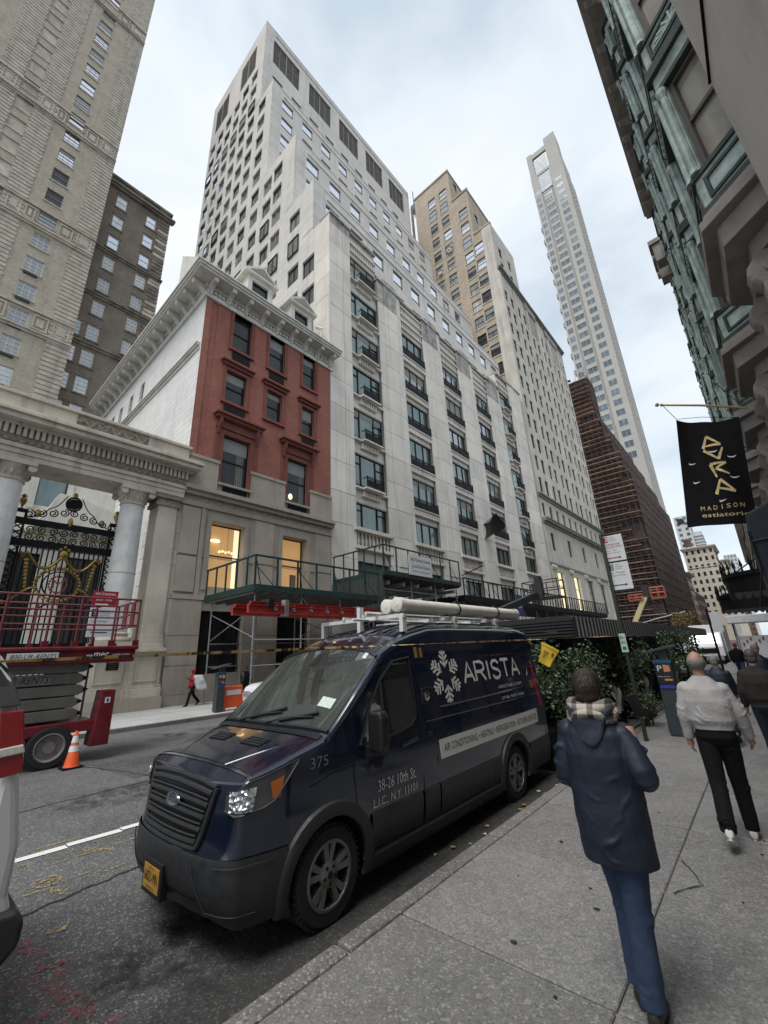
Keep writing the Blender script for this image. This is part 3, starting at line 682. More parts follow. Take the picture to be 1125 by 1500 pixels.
p = MB(); fbox(p, FE, 8.95, 9.2, .6, 10.95, .12, 1.3); p.build('return_wall', cream_stone, gw)
for i in range(8): panel(FE, 8.96, 9.2, 3.5+i*.9, 4.4+i*.9, .06, .12, cream_stone, .012, gw)
p = MB()
for a, b in ((5.85, 9.15), (-4, 2.75)):
    fbox(p, FE, a, b, 0, .55, -.42, 1.3)
pl_ = p.build('granite_plinth', grey_lime, gw)
p = MB()
for a, b in ((5.9, 9.1), (-4, 2.7)):
    fbox(p, FE, a, b, .55, .95, -.36, 1.3); fbox(p, FE, a, b, .95, 1.1, -.25, 1.3); fbox(p, FE, a+.05, b-.05, 1.1, 2.5, -.18, 1.3)
    fbox(p, FE, a, b, 2.5, 2.62, -.26, 1.3); fbox(p, FE, a-.02, b+.02, 2.62, 2.8, -.42, 1.3)
for a, b in ((6.15, 7.35), (7.75, 8.85)):
    for q in ((a, b, 1.25, 1.31), (a, b, 2.27, 2.33), (a, a+.06, 1.31, 2.27), (b-.06, b, 1.31, 2.27)): fbox(p, FE, *q, -.22, -.17)
fbox(p, FE, 7.9, 9.0, 2.8, 3.0, -.3, 1.2); fbox(p, FE, 7.9, 9.0, 3.0, 3.2, -.22, 1.2); fbox(p, FE, 7.92, 8.98, 3.2, 3.45, -.14, 1.2)
p.build('pedestal', cream_stone, gw, bevel=.012)
p = MB(); fbox(p, FE, 6.62, 7.12, 1.85, 2.25, -.215, -.17); o = p.build('bronze_plaque', black_iron, gw); p = MB()
for i in range(4): fbox(p, FE, 6.72, 7.02, 1.92+i*.08, 1.945+i*.08, -.22, -.214)
p.build('plaque_line', gold, o)
# ------------------------------------------------------------------ wrought iron gate
ig = thing('iron_gate', 'black wrought iron gate with gilded garlands and a round monogram', 'gate', (-24.2, 4.4, 0))
GX = -24.2; GA, GB = 2.5, 6.35
def gp(u, z, d=0): return (GX+d, u, z)
for u in (GA, GB):
    p = MB()
    for du in (-.2, .2): p.tube([gp(u+du, .4), gp(u+du, 9.0)], .05, 6)
    for i in range(28):
        z = .6+i*.29; p.bar(gp(u-.2, z), gp(u+.2, z+.29), .05, .05); p.bar(gp(u+.2, z), gp(u-.2, z+.29), .05, .05)
    p.box(GX-.08, GX+.08, u-.26, u+.26, 8.95, 9.1); p.build('gate_post', black_iron, ig)
    v = MB(); v.lathe([(.05, 0), (.04, .1), (.15, .35), (.13, .5), (.05, .55), (.12, .62), (.03, .72)], gp(u, 9.1), 10); v.build('gilded_urn', gold, ig, smooth=True)
p = MB()
for z, w in ((8.55, .15), (7.55, .16), (5.0, .0), (.5, .1), (3.05, .08)):
    if w: p.box(GX-.05, GX+.05, GA-.3 if z > 7 else GA, GB+.3 if z > 7 else GB, z-w, z+w)
p.build('gate_rail', black_iron, ig)
nb = 17
for i in range(nb):
    u = GA+.3+i*(GB-GA-.6)/(nb-1); p = MB(); p.tube([gp(u, .5), gp(u, 7.45)], .032, 6)
    if i < nb-1:
        w = (GB-GA-.6)/(nb-1); p.tube([gp(u+w/2-w/2*math.cos(t*math.pi/6), 7.25+w*.55*math.sin(t*math.pi/6)) for t in range(7)], .018, 5)
    p.build('gate_bar', black_iron, ig)
def scroll(p, c, r, s=1, turns=1.6, w=.02, a0=0):
    pts = []
    for i in range(22):
        t = i/21; a = a0+s*t*turns*2*math.pi; q = r*(1-.8*t); pts.append(gp(c[0]+q*math.cos(a), c[1]+q*math.sin(a)))
    p.tube(pts, w*1.5, 5)
p = MB()
for i in range(8):
    u = GA+.5+i*.42
    for z in (7.85, 8.22): scroll(p, (u, z), .19, 1 if (i % 2) else -1, a0=i)
for i in range(9):
    u = GA+.35+i*.42; d = abs(u-4.42); scroll(p, (u, 8.85+max(0, .45-d*.25)), .2, 1 if u > 4.42 else -1, a0=1.5)
for s in (-1, 1): p.tube([gp(4.42+s*(1.7-1.4*t), 8.7+1.35*t**1.6+.06*math.sin(t*14)) for t in [i/14 for i in range(15)]], .025, 5)
p.tube([gp(4.42+.31*math.cos(i*.4), 9.75+.34*math.sin(i*.4)) for i in range(17)], .05, 6)
p.build('iron_scrollwork', black_iron, ig)
p = MB(); p.lathe([(.27, -.02), (.27, .02)], gp(4.42, 9.75), 18, 'x'); p.build('oval_boss', black_iron, ig)
p = MB()
for s in (-1, 1): p.ball(gp(4.42+s*1.3, 9.0), (.07, .13, .19), 8, 6)
p.ball(gp(4.42, 8.75), (.07, .12, .3), 8, 6); p.ball(gp(4.42, 10.2), (.05, .1, .16), 8, 6)
for s in (-1, 1):
    for k in range(8): t = k/7; p.bar(gp(4.42+s*(.9+t*.7), 8.03), gp(4.42+s*(1.0+t*.7), 8.03+.16*(1 if k % 2 else -1)), .05, .03)
    p.tube([gp(4.42+s*.8, 8.03), gp(4.42+s*1.75, 8.03)], .03, 5)
p.build('gilded_finial', gold, ig)
p = MB(); cx, cz = 4.42, 5.75
for i in range(30):
    a = i*2*math.pi/30; p.ball(gp(cx+.86*math.cos(a), cz+.78*math.sin(a), .05), (.05, .075, .075), 6, 4)
p.tube([gp(cx+.78*math.cos(i*.2618), cz+.7*math.sin(i*.2618), .05) for i in range(25)], .03, 5)
for s in (-1, 1):
    p.tube([gp(cx+s*(.05+1.25*t), 7.05-.75*math.sin(t*math.pi)*.8+.0*t, .06) for t in [i/12 for i in range(13)]], .075, 6)
    p.tube([gp(cx+s*(1.3+.35*t), 7.0+.1*math.sin(t*9), .06) for t in [i/6 for i in range(7)]], .07, 6)
    for k in range(8): p.ball(gp(cx+s*(1.32-.02*k), 6.75-.17*k, .06), (.06, .12-.007*k, .1), 6, 4)
    p.tube([gp(cx+s*(.75+1.05*t), 5.55-.75*t**1.5+.05*math.sin(6*t), .06) for t in [i/10 for i in range(11)]], .065, 6)
    p.ball(gp(cx+s*1.85, 4.85, .06), (.08, .18, .1), 8, 5)
p.ball(gp(cx, 7.15, .06), (.09, .2, .25), 8, 6); p.ball(gp(cx-.15, 7.4, .06), .1, 6, 5); p.ball(gp(cx+.15, 7.4, .06), .1, 6, 5); p.ball(gp(cx, 7.52, .06), .1, 6, 5)
p.build('gilded_garland', gold, ig, smooth=60)
p = MB(); p.lathe([(.58, -.02), (.62, .03), (.56, .05)], gp(cx, cz, .05), 24, 'x', cap=False); p.build('monogram_ring', black_iron, ig)
p = MB()
for i in range(18):
    a = i*math.pi/9; p.ball(gp(cx+.34*math.cos(a), cz+.38*math.sin(a), .06), (.03, .06, .06), 6, 4)
text_on(p, 'M', lambda a, b: gp(cx-.2+.4*a, cz-.2+.4*b, .08)); p.build('monogram', red_stone, ig)
p = MB(); p.tube([gp(GA+.3+3.25*t, 4.75+.16*math.cos(t*4*math.pi), .04) for t in [i/30 for i in range(31)]], .04, 6); p.build('wavy_rail', black_iron, ig)
# ------------------------------------------------------------------ courtyard house behind the gate
cb = thing('courtyard_house', 'pale stone courtyard house seen through the bars of the iron gate', 'building', (-36, 2, 0))
F36 = Frame(-36, 0, 90); q = MB(); cop = [(4.3, 6.0, 13.0, 15.6), (-2.5, -.8, 13.0, 15.6), (.2, 5.3, 0, 9.6), (6.9, 9.0, 0, 9.6), (-6, -1, 0, 9.6)]
wall(q, F36, -12, 9.18, 0, 19, cop, .35); fbox(q, F36, -12, 9.1, 10.4, 10.9, -.25, .02); fbox(q, F36, -12, 9.1, 10.9, 11.15, -.5, .02); fbox(q, F36, 5.4, 6.7, 0, 10.4, -.3, .02); fbox(q, F36, 5.3, 6.8, 9.9, 10.4, -.4, -.28)
for a, b in ((4.3, 6.0), (-2.5, -.8)):
    for w in ((a-.35, a-.02, 12.7, 16), (b+.02, b+.35, 12.7, 16), (a-.02, b+.02, 15.62, 16)): fbox(q, F36, *w, -.12, .02)
q.prism([(4.4, 11.15), (9.1, 11.15), (9.1, 13.0), (6.3, 13.7), (5.4, 13.7)], 'x', -36, -34.6)
q.build('wall', white_trim, cb)
window(cb, F36, 4.3, 6.0, 13.0, 15.6, .25, 'plain', g_teal, dk_frame); window(cb, F36, -2.5, -.8, 13, 15.6, .25, 'dh', g_dark, dk_frame)
for a, b in ((.2, 5.3), (6.9, 9.0), (-6, -1)): window(cb, F36, a, b, 0, 9.6, .3, 'cross', g_dark, black_iron, name='dark_doorway')
for i in range(9): panel(F9, -28.5, -24.0, 3.2+i*.85, 4.05+i*.85, -.1, -.003, white_trim, .02, cb)
# ------------------------------------------------------------------ tan brick tower at the far left
lt = thing('brick_tower', 'soaring tan brick tower with stone quoins filling the upper left corner', 'building', (-68, -8, 0))
F60 = Frame(-60, 0, 90); ops = []; z = 57.9
while z < 135: z += 4.25
tops = [z for z in [57.9-4.25*i for i in range(9)]]+[57.9+4.25*i for i in range(1, 22)]
for T in tops:
    ops.append((.45, 2.35, T-2.4, T)); ops.append((-5.2, -3.4, T-2.4, T)); ops.append((-12, -10.2, T-2.4, T))
w = MB(); wall(w, F60, -30, 6.9, 0, 150, ops, .25); w.quad((-60, 6.9, 0), (-60, 6.9, 150), (-90, 6.9, 150), (-90, 6.9, 0)); w.build('wall', tan_brick, lt)
for o in ops:
    blank = o[0] < -3 and o[3] > 40 and not (52 < o[3] < 63 and o[0] > -8)
    if blank and o[0] > -8:
        m = MB(); fbox(m, F60, o[0], o[1], o[2], o[3], .15, .24); m.build('blocked_window', tan_stone, lt)
    elif o[0] > -8 and o[3] < 125:
        low = o[3] < 59; up = o[3] > 64
        window(lt, F60, o[0], o[1], o[2], o[3], .15, 'grid' if (low or rnd.random() < .4) else 'dh', rnd.choice([g_curt, g_mid, g_mid]) if low else (rnd.choice([g_sky, g_sky, g_mid]) if o[3] > 72 else rnd.choice([g_mid, g_dark, g_mid])), white_frame if low else grey_frame, bl=.3 if rnd.random() < .25 else 0)
qn = MB()
for a, b in ((4.55, 6.98), (-3.25, -1.1), (-7.6, -5.35), (-14, -12.4)):
    z = 10; k = 0
    while z < 149: fbox(qn, F60, a-.1*(k % 2), b+(.0 if b > 6 else .1*(k % 2)), z, z+.52, -.1, .02); z += .68; k += 1
o = qn.build('quoin_course', tan_stone, lt, stuff=True)
bl_ = MB(); tp = MB()
for zz in (42.2, 50.4+8, 79.0, 112):
    for v0, v1, d in ((zz, zz+.35, -.22), (zz+.35, zz+.55, -.4), (zz+3.4, zz+3.65, -.25)): fbox(bl_, F60, -30, 7.0, v0, v1, d, .02)
    for a, b in ((2.75, 4.3), (-1.0, .1), (4.8, 6.6), (-2.9, -1.4), (-7.2, -5.7)):
        for r in ((a, b, zz+.9, zz+1.05), (a, b, zz+2.9, zz+3.05), (a, a+.15, zz+1.05, zz+2.9), (b-.15, b, zz+1.05, zz+2.9)): fbox(tp, F60, *r, -.16, .02)
        fbox(tp, F60, a+.4, b-.4, zz+1.4, zz+2.55, -.14, .02)
bl_.build('belt_course', tan_stone, lt); tp.build('stone_panel_frame', tan_stone, lt)
si = MB(); ac = MB()
for T in tops:
    if T < 125: fbox(si, F60, .3, 2.5, T-2.62, T-2.42, -.12, .02); fbox(si, F60, -5.3, -3.3, T-2.62, T-2.42, -.1, .02)
    if T < 56: fbox(ac, F60, .6, 2.0, T-3.0, T-2.62, -.2, .02)
si.build('window_sill', tan_stone, lt); ac.build('vent_box', louvre, lt)
# ------------------------------------------------------------------ sooty hotel wing between tower and sky
db = thing('hotel_wing', 'sooty dark brown brick hotel wing with stone bands beside the tan tower', 'building', (-68, 12, 0))
F62 = Frame(-62, 0, 90); ops = []
for k in range(13):
    T = 75.8-4.45*k
    ops.append((8.55, 10.0, T-2.6, T)); ops.append((13.05, 14.5, T-2.6, T))
    if k > 5: ops.append((6.5, 7.8, T-2.6, T)); 
w = MB(); wall(w, F62, 2, 16.6, 0, 79, ops, .2); w.quad((-62, 16.6, 0), (-62, 16.6, 79), (-80, 16.6, 79), (-80, 16.6, 0)); w.quad((-62, 2, 79), (-62, 16.6, 79), (-80, 16.6, 79), (-80, 2, 79)); w.build('wall', dark_brick, db)
for o in ops:
    window(db, F62, *o, .1, 'grid' if o[3] < 66 else 'dh', rnd.choice([g_curt, g_mid, g_curt]) if o[3] < 66 else rnd.choice([g_sky, g_curt]), white_frame)
w = MB()
for zz in (62.9, 54.0, 45.1, 31.7): fbox(w, F62, 2, 16.8, zz, zz+.4, -.2, .02); fbox(w, F62, 2, 16.9, zz+.4, zz+.65, -.4, .02)
fbox(w, F62, 2, 17.1, 76.8, 77.2, -.5, .02); fbox(w, F62, 2, 17.3, 77.2, 77.6, -.8, .02); fbox(w, F62, 2, 16.9, 78.9, 79.4, -.25, .4)
for o in ops: fbox(w, F62, o[0]-.2, o[1]+.2, o[3]+.02, o[3]+.2, -.12, .02); fbox(w, F62, o[0]-.2, o[1]+.2, o[2]-.25, o[2]-.02, -.15, .02)
for a, b in ((7, 8.5), (10.5, 12.5), (14.8, 16.6)):
    n = int((b-a)/.28)
    for i in range(n): fbox(w, F62, a+i*.28, a+i*.28+.14, 77.7, 78.85, -.2, .0)
w.build('stone_band', dark_stone, db)
z = 8; k = 0; w = MB(); w2 = MB()
while z < 76: fbox(w2 if rnd.random() < .16 else w, F62, 14.95-.12*(k % 2), 16.7, z, z+.62, -.1, .02); z += .8; k += 1
w.build('quoin_course', dark_stone, db, stuff=True); w2.build('pale_patch_stone', tan_stone, db)
# ------------------------------------------------------------------ pale limestone and buff brick block beyond the white building
lb = thing('tenement_block', 'pale stone building with rows of paired windows and a buff brick rear wing above', 'building', (FX-10, 87, 0))
F67 = Frame(0, 67.5, 0)
starts = [68.9, 75.4, 81.9, 88.4, 94.9, 101.2]; ops = []
for k in range(11):
    T = 30.4+4.3*k
    for s in starts: ops += [(s, s+1.5, T-2.9, T), (s+3.0, s+4.5, T-2.9, T)] if s < 101 else [(s, s+1.4, T-2.9, T), (s+2.2, s+3.4, T-2.9, T)]
tall = [(s, s+1.5, 30.4+4.3*k-2.9, 30.4+4.3*k) for k in (11, 12, 13) for s in (70, 74.6)]
small = [(68.3+3.35*i, 69.5+3.35*i, 22.95, 25.3) for i in range(11)]
four = [(69.9+8.35*i, 71.5+8.35*i, 17.1, 20.2) for i in range(4)]
disp = [(69.2+8.2*i, 72.9+8.2*i, 7.5, 13.6) for i in range(4)]
w = MB(); wall(w, FE, 67.4, 105.4, 0, 78.4, ops+small+four+disp, .35); wall(w, FE, 67.4, 79.3, 78.4, 91.3, tall, .35)
w.quad((FX, 67.4, 0), (FX, 67.4, 91.3), (-25.4, 67.4, 91.3), (-25.4, 67.4, 0))
w.quad((FX, 79.3, 78), (FX, 79.3, 91.3), (-45, 79.3, 91.3), (-45, 79.3, 78)); w.quad((FX, 105.4, 0), (FX, 105.4, 78.4), (-60, 105.4, 78.4), (-60, 105.4, 0)); w.quad((FX, 79.3, 78.4), (FX, 105.4, 78.4), (-60, 105.4, 78.4), (-60, 79.3, 78.4))
w.build('wall', pale_stone, lb)
for o in ops+tall: window(lb, FE, *o, .22, 'dh', g_sky if (o[3] > 50 and rnd.random() < .7) else rnd.choice([g_dark, g_tan, g_mid, g_dark]), dk_frame)
for o in small: window(lb, FE, *o, .25, 'plain', g_dark, dk_frame)
for o in four: window(lb, FE, *o, .3, 'dh', g_dark, dk_frame)
for k, o in enumerate(disp): window(lb, FE, *o, .5, 'cross', warm2 if k in (0, 1) else g_curt, dk_frame, name='display_window')
w = MB()
for v0, v1, d in ((26.2, 26.6, -.25), (26.6, 26.9, -.5), (21.4, 21.8, -.25), (21.8, 22.2, -.7), (22.2, 22.35, -.85), (14.5, 14.8, -.2), (77.6, 78.0, -.3), (78.0, 78.5, -.7)): fbox(w, FE, 67.3, 105.6, v0, v1, d, .02)
w.build('belt_course', stone('mossy_cornice', (.24, .25, .21), var=.3, streak=.5), lb)
w = MB()
for i in range(5): u = 67.6+i*8.2; fbox(w, FE, u, u+1.3, 5, 13.6, -.15, .02); fbox(w, FE, u-.1, u+1.4, 13.6, 14.4, -.3, .02); w.lathe([(.3, -.1), (.3, .1)], FE.pt(u+.1, -.35, 14.0), 10, 'x'); w.lathe([(.3, -.1), (.3, .1)], FE.pt(u+1.2, -.35, 14.0), 10, 'x')
for s in starts: 
    if s < 101: fbox(w, FE, s+1.7, s+2.8, 26.9, 76, -.05, .02); 
    fbox(w, FE, s-1.45, s-.5, 26.9, 77, -.22, .02)
w.build('pilaster', pale_stone, lb)
w = MB(); 
for a, b in ((80, 86), (92, 100)): fbox(w, FE, a, b, 70.2, 77.6, -.06, .02); fbox(w, FE, a, b, 76, 78.9, -.3, .02)
w.build('carved_top_panel', stain_stone, lb)
# buff brick wing, stepped back from the street
cols = [(-26.5, 88.0), (-28.95, 101.2), (-33.6, 112.4), (-36.9, 112.6)]; ops = []
for x, T in cols:
    z = T
    while z > 44: ops.append((x-1.05, x+1.05, z-2.9, z)); z -= 4.65
w = MB()
for x0, x1, z0, z1 in ((-42, -25.4, 0, 91), (-42, -27.2, 91, 106.2), (-42, -31.4, 106.2, 117.4)): wall(w, F67, x0, x1, z0, z1, [o for o in ops if o[1] < x1 and z0 <= o[2] and o[3] <= z1], .3)
for x, y1, z0, z1 in ((-27.2, 78, 91, 106.2), (-31.4, 76, 106.2, 117.4)):
    fo = [(69.8, 71.4, z0+b-2.8, z0+b) for b in (4.6, 9.6) if z0+b < z1]+[(73.6, 75.2, z0+b-2.8, z0+b) for b in (4.6, 9.6) if z0+b < z1]
    F = Frame(x, 0, 90); wall(w, F, 67.5, y1, z0, z1, fo, .3)
    for o in fo: window(lb, F, *o, .2, 'dh', rnd.choice([g_sky, g_mid]), dk_frame)
    w.quad((x, y1, z0), (x, y1, z1), (-42, y1, z1), (-42, y1, z0)); fbox(w, F, 67.4, y1, z1-.5, z1, -.15, .3)
w.quad((-42, 67.5, 40), (-42, 67.5, 117.4), (-42, 85, 117.4), (-42, 85, 40))
for x0, x1, z in ((-42.2, -31.25, 117.4), (-31.4, -27.05, 106.2), (-27.2, FX+.1, 91.2)): w.box(x0, x1, 67.3, 67.9, z-.15, z+.35)
w.build('brick_wing_wall', buff_brick, lb)
for o in ops:
    ok = any(o[1] < x1 and z0 <= o[2] and o[3] <= z1 for x1, z0, z1 in ((-25.4, 0, 91), (-27.2, 91, 106.2), (-31.4, 106.2, 117.4)))
    if ok: window(lb, F67, *o, .18, 'dh', rnd.choice([g_mid, g_dark, g_curt, g_sky]), dk_frame, bl=rnd.choice([0, 0, .3, .4]))
    else: window(lb, F67, *o, -.04, 'dh', g_mid, dk_frame)
w = MB()
for o in ops: fbox(w, F67, o[0]-.15, o[1]+.15, o[2]-.25, o[2]-.02, -.12, .02)
for x, z in ((-33.4, 91.5), (-36.6, 87), (-33.7, 92)): fbox(w, F67, x-.5, x+.5, z-.6, z+.2, -.5, .0)
w.build('window_sill', pale_stone, lb)
pt = MB()
for x, y, h in ((-41.5, 70, 5), (-40.2, 72, 3.4), (-43.5, 69, 2)): pt.box(x-.8, x+.8, y, y+1.6, 117, 117+h)
pt.tube([(-42.6, 68, 112), (-42.6, 68, 122)], .12, 5); pt.tube([(-43.4, 68, 104), (-43.4, 68, 116)], .4, 6); pt.build('roof_plant', dark_stone, lb)
# ------------------------------------------------------------------ slender tower
K = 1.45; TY = 2+0  # distances measured at y=190 and pushed back
def kx(x): return x*K
def kz(z): return 2+(z-2)*K
st = thing('slender_tower', 'very tall slender pale stone tower rising above the scaffolded block', 'skyscraper', (kx(-28), 190*K, 0))
Fs = Frame(0, 190*K, 0); Fse = Frame(kx(-19.8), 0, 90)
A = [kx(v) for v in (-37.3, -33.4, -32.5, -27.8, -26.9, -19.8)]
w = MB()
w.box(A[0], A[1], 190*K, 215*K, 0, kz(262)); w.box(A[4], A[5], 190*K, 215*K, 0, kz(262))
w.box(A[1], A[4], 190*K+1.2, 214*K, 0, kz(258)); w.box(A[2], A[3], 190*K+.25, 190*K+1.3, 0, kz(246))
w.box(A[0]+.3, kx(-34.2), 190*K+.3, 212*K, kz(262), kz(281)); w.box(kx(-26.3), A[5]-.5, 190*K+.3, 200*K, kz(262), kz(285)); w.box(kx(-34.2), kx(-26.3), 190*K+.5, 190*K+2.5, kz(276.3), kz(280))
w.box(kx(-23.5), A[5]-.4, 190*K+3, 211*K, kz(262), kz(272)); w.box(A[0], A[5], 190*K+.1, 190*K+.9, kz(260.5), kz(262.4))
for k in range(34):
    z = kz(250-5.2*k-5.2)
    for a, b in ((A[2], A[3]),): w.box(a+.2, b-.2, 190*K+.06, 190*K+.26, z-.5, z)
w.build('wall', skinny_stone, st)
gl = MB(); gl.box(kx(-33.9), kx(-27), 190*K+.5, 190*K+1, kz(247), kz(273.5)); gl.build('crown_glazing', plain('crown_glass', (.20, .235, .26), .35, var=.15, scale=.3), st)
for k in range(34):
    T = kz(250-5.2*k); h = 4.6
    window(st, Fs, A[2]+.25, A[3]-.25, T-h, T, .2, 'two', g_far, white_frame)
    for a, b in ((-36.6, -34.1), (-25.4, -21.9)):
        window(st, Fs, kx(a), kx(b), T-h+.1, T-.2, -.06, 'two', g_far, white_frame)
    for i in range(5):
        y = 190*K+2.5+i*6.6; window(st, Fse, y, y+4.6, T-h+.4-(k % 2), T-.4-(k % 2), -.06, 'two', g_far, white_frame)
w = MB()
for i in range(9): y = 190*K+.5+i*4.1; fbox(w, Fse, y, y+.9, 30, kz(258), -.16, .02)
for k in range(34): T = kz(250-5.2*k); fbox(w, Fse, 190*K, 214*K, T+.2, T+1.0, -.09, .02)
w.build('side_rib', skinny_stone, st)
w = MB()
for k in range(12): z = kz(222-9.6*k); w.box(A[0]-1.4, A[0]+.1, 190*K+1+1.0, 190*K+9, z, z+3.4)
w.build('side_balcony', skinny_stone, st)
# ------------------------------------------------------------------ scaffolded block
SY0 = 170; sb = thing('scaffolded_block', 'stepped building wrapped in scaffolding and dark brown debris netting', 'building', (-40, 215, 0))
netm = stone('debris_netting', (.062, .036, .033), var=.4, streak=.4, scale=.5, dirt=(.10, .05, .045), grain=3)
inner = stone('dark_brown_block', (.06, .045, .042), var=.4, streak=.4, scale=.6)  # dark brown masonry of the building behind the scaffold, its own colour
plank = stone('scaffold_plank', (.36, .25, .19), var=.5, streak=.3, scale=.3, rnd=.5); steel = plain('rusty_scaffold_tube', (.07, .045, .04), .6, var=.4, scale=.6)
TI = [(-23.4, 0, 63.5, 262), (-25.2, 63.5, 72.5, 250), (-27.2, 72.5, 81, 240), (-29.3, 81, 89.5, 232), (-30.3, 89.5, 110, 182)]
b1 = MB(); b2 = MB()
for x, z0, z1, y1 in TI:
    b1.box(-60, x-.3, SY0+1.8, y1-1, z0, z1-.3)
    rows = []
    n = int((y1-SY0)/4); m = max(2, int((z1-z0)/4))
    for j in range(m+1): rows.append([(x+.22*noise.noise((i*.7, j*.6, x)), SY0+1.75+(y1-SY0-1.75)*i/n, z0+(z1-z0+1.2)*j/m+(.5*noise.noise((i*1.3, 3, x)) if j == m else 0)) for i in range(n+1)])
    b2.grid(rows); b2.box(x-.4, x, y1-.1, y1, z0, z1)
b3 = MB()
for x, z0, z1, y1 in TI:
    z = z0+2
    while z < z1: b3.tube([(x+.12, SY0+2, z), (x+.12, y1, z)], .09, 4); z += 4.1
    y = SY0+4
    while y < y1: b3.tube([(x+.12, y, z0), (x+.12, y, z1)], .08, 4); y += 5.2
b3.build('netting_tube', steel, sb, stuff=True)
b1.build('wall', inner, sb); b2.build('netting', netm, sb)
z = 4; i = 0
while z < 112:
    xr = [t for t in TI if t[1] <= z < t[2]]
    xr = xr[0][0] if xr else -32.3; xl = -60 if z < 108 else -40
    if 96 < z: xl = -44
    d = MB(); 
    q = rnd.random()
    if q < .72: d.box(xl, xr+.15, SY0-.25, SY0+1.5, z, z+.12); (d.box(xl, xr-rnd.choice([0, 0, 3, 8]), SY0-.3, SY0-.22, z+.16, z+.3) if rnd.random() < .6 else None)
    else: d.box(xl+rnd.uniform(0, 10), xr-rnd.uniform(0, 9), SY0-.2, SY0+1.5, z, z+.1)
    d.build('scaffold_deck', plank, sb); z += 2.05
fr = MB(); x = -60
while x < -23.2:
    top = max([t[2] for t in TI if t[0] >= x-.1]+[8]); fr.tube([(x, SY0-.1, 0), (x, SY0-.1, top)], .07, 5); fr.tube([(x, SY0+1.4, 0), (x, SY0+1.4, top)], .07, 5); x += 2.1
z = 5
while z < 108:
    xr = [t for t in TI if t[1] <= z < t[2]]; xr = xr[0][0] if xr else -31
    fr.tube([(-58, SY0-.2, z), (xr, SY0-.2, z)], .05, 4)
    x = xr-.2
    while x > -50: 
        if rnd.random() < .6: fr.tube([(x, SY0-.15, z-1), (x-2.1, SY0-.15, z+1)], .045, 4)
        if rnd.random() < .4: fr.tube([(x-2.1, SY0-.15, z-1), (x, SY0-.15, z+1)], .045, 4)
        x -= 2.1
    z += 2.05
for x in (-34.2, -32, -30.3): fr.tube([(x, SY0, 108), (x, SY0, 114)], .08, 5)
fr.tube([(-34.2, SY0, 113), (-30.3, SY0, 113)], .06, 4); fr.tube([(-34.2, SY0, 111), (-30.3, SY0, 111)], .06, 4)
fr.build('scaffold_frame', steel, sb, stuff=True)
# ------------------------------------------------------------------ distant blocks down the avenue
def far_block(name, label, cat, x0, x1, y0, y1, h, mat, nx, ny, pane=g_dark, corn=True, street=None, wh=.55):
    t = thing(name, label, cat, ((x0+x1)/2, (y0+y1)/2, 0)); w = MB(); F = Frame(0, y0, 0); Fx = Frame(x1 if x1 < 0 else x0, 0, 90 if x1 < 0 else -90)
    ops = []; dx = (x1-x0)/nx; fh = h/ny
    for i in range(nx):
        for j in range(max(0, ny-9), ny): ops.append((x0+dx*(i+.28), x0+dx*(i+.72), fh*(j+.2), fh*(j+.2+wh)))
    wall(w, F, x0, x1, 0, h, ops, .5); xx = x1 if x1 < 0 else x0
    my = max(3, int((y1-y0)/5)); dy = (y1-y0)/my
    w.quad((xx, y0, 0), (xx, y1, 0), (xx, y1, h), (xx, y0, h)); w.quad((x0, y0, h), (x1, y0, h), (x1, y1, h), (x0, y1, h)); w.quad((x0, y1, 0), (x1, y1, 0), (x1, y1, h), (x0, y1, h))
    if corn:
        for q, e in ((h-1.2, .5), (h-.6, 1.0), (h, 1.5)): w.box(x0-e, x1+e, y0-e, y1+e, q, q+.7)
        w.box(x0-.3, x1+.3, y0-.3, y1, h*.78, h*.78+.5)
    w.build('wall', mat, t)
    for o in ops: window(t, F, *o, .3, 'far', pane, dk_frame)
    for i in range(my):
        for j in range(max(0, ny-9), ny):
            u = y0+dy*(i+.3)
            if x1 < 0: window(t, Fx, u, u+dy*.4, fh*(j+.2), fh*(j+.2+wh), -.05, 'far', pane, dk_frame)
            else: window(t, Fx, -u-dy*.4, -u, fh*(j+.2), fh*(j+.2+wh), -.05, 'far', pane, dk_frame)
    return t
far_block('apartment_building', 'cream stone apartment building with a deep cornice at the end of the avenue', 'building', -27.5, -11.8, 330, 362, 57, cream_far, 5, 12)
mt = far_block('modern_tower', 'pale modern tower with a round opening at its top, far down the avenue', 'building', -36.5, -26, 430, 446, 103, concrete_t, 2, 22, g_blue, False)
m = MB(); m.lathe([(2.6, -.3), (2.6, .3)], (-31.6, 430, 98.4), 20, 'y'); m.build('round_opening', g_dark, mt)
t2 = thing('terraced_tower', 'white tower of stacked balconies just right of the round topped tower', 'building', (-24, 440, 0)); m = MB()
for k in range(18): m.box(-27, -17.5-k*.12, 432, 446, 40+2.6*k, 40+2.6*k+.9)
m.box(-27, -20, 433, 445, 0, 88); m.build('balcony_slab', concrete_t, t2)
wt = thing('water_tank', 'small wooden roof water tank on the cream apartment building', 'water tank', (-24.5, 338, 57)); m = MB(); m.lathe([(2.1, 3.2), (2.1, 7.2)], (-24.5, 338, 57), 14); m.lathe([(2.3, 7.2), (.1, 8.8)], (-24.5, 338, 57), 14)
for a in (-1.3, 1.3):
    for b in (-1.3, 1.3): m.box(-24.5+a-.15, -24.5+a+.15, 338+b-.15, 338+b+.15, 57, 60.3)
m.build('tank', brown_stone, wt)
far_block('rowhouse', 'low grey stone house front just past the netted scaffold', 'building', -40, -23.3, 264, 280, 34, grey_lime, 3, 7)
far_block('brown_rowhouse', 'brown gabled masonry building lower than its neighbours down the avenue', 'building', -40, -23.2, 283, 325, 26, brown_stone, 3, 5, corn=False)
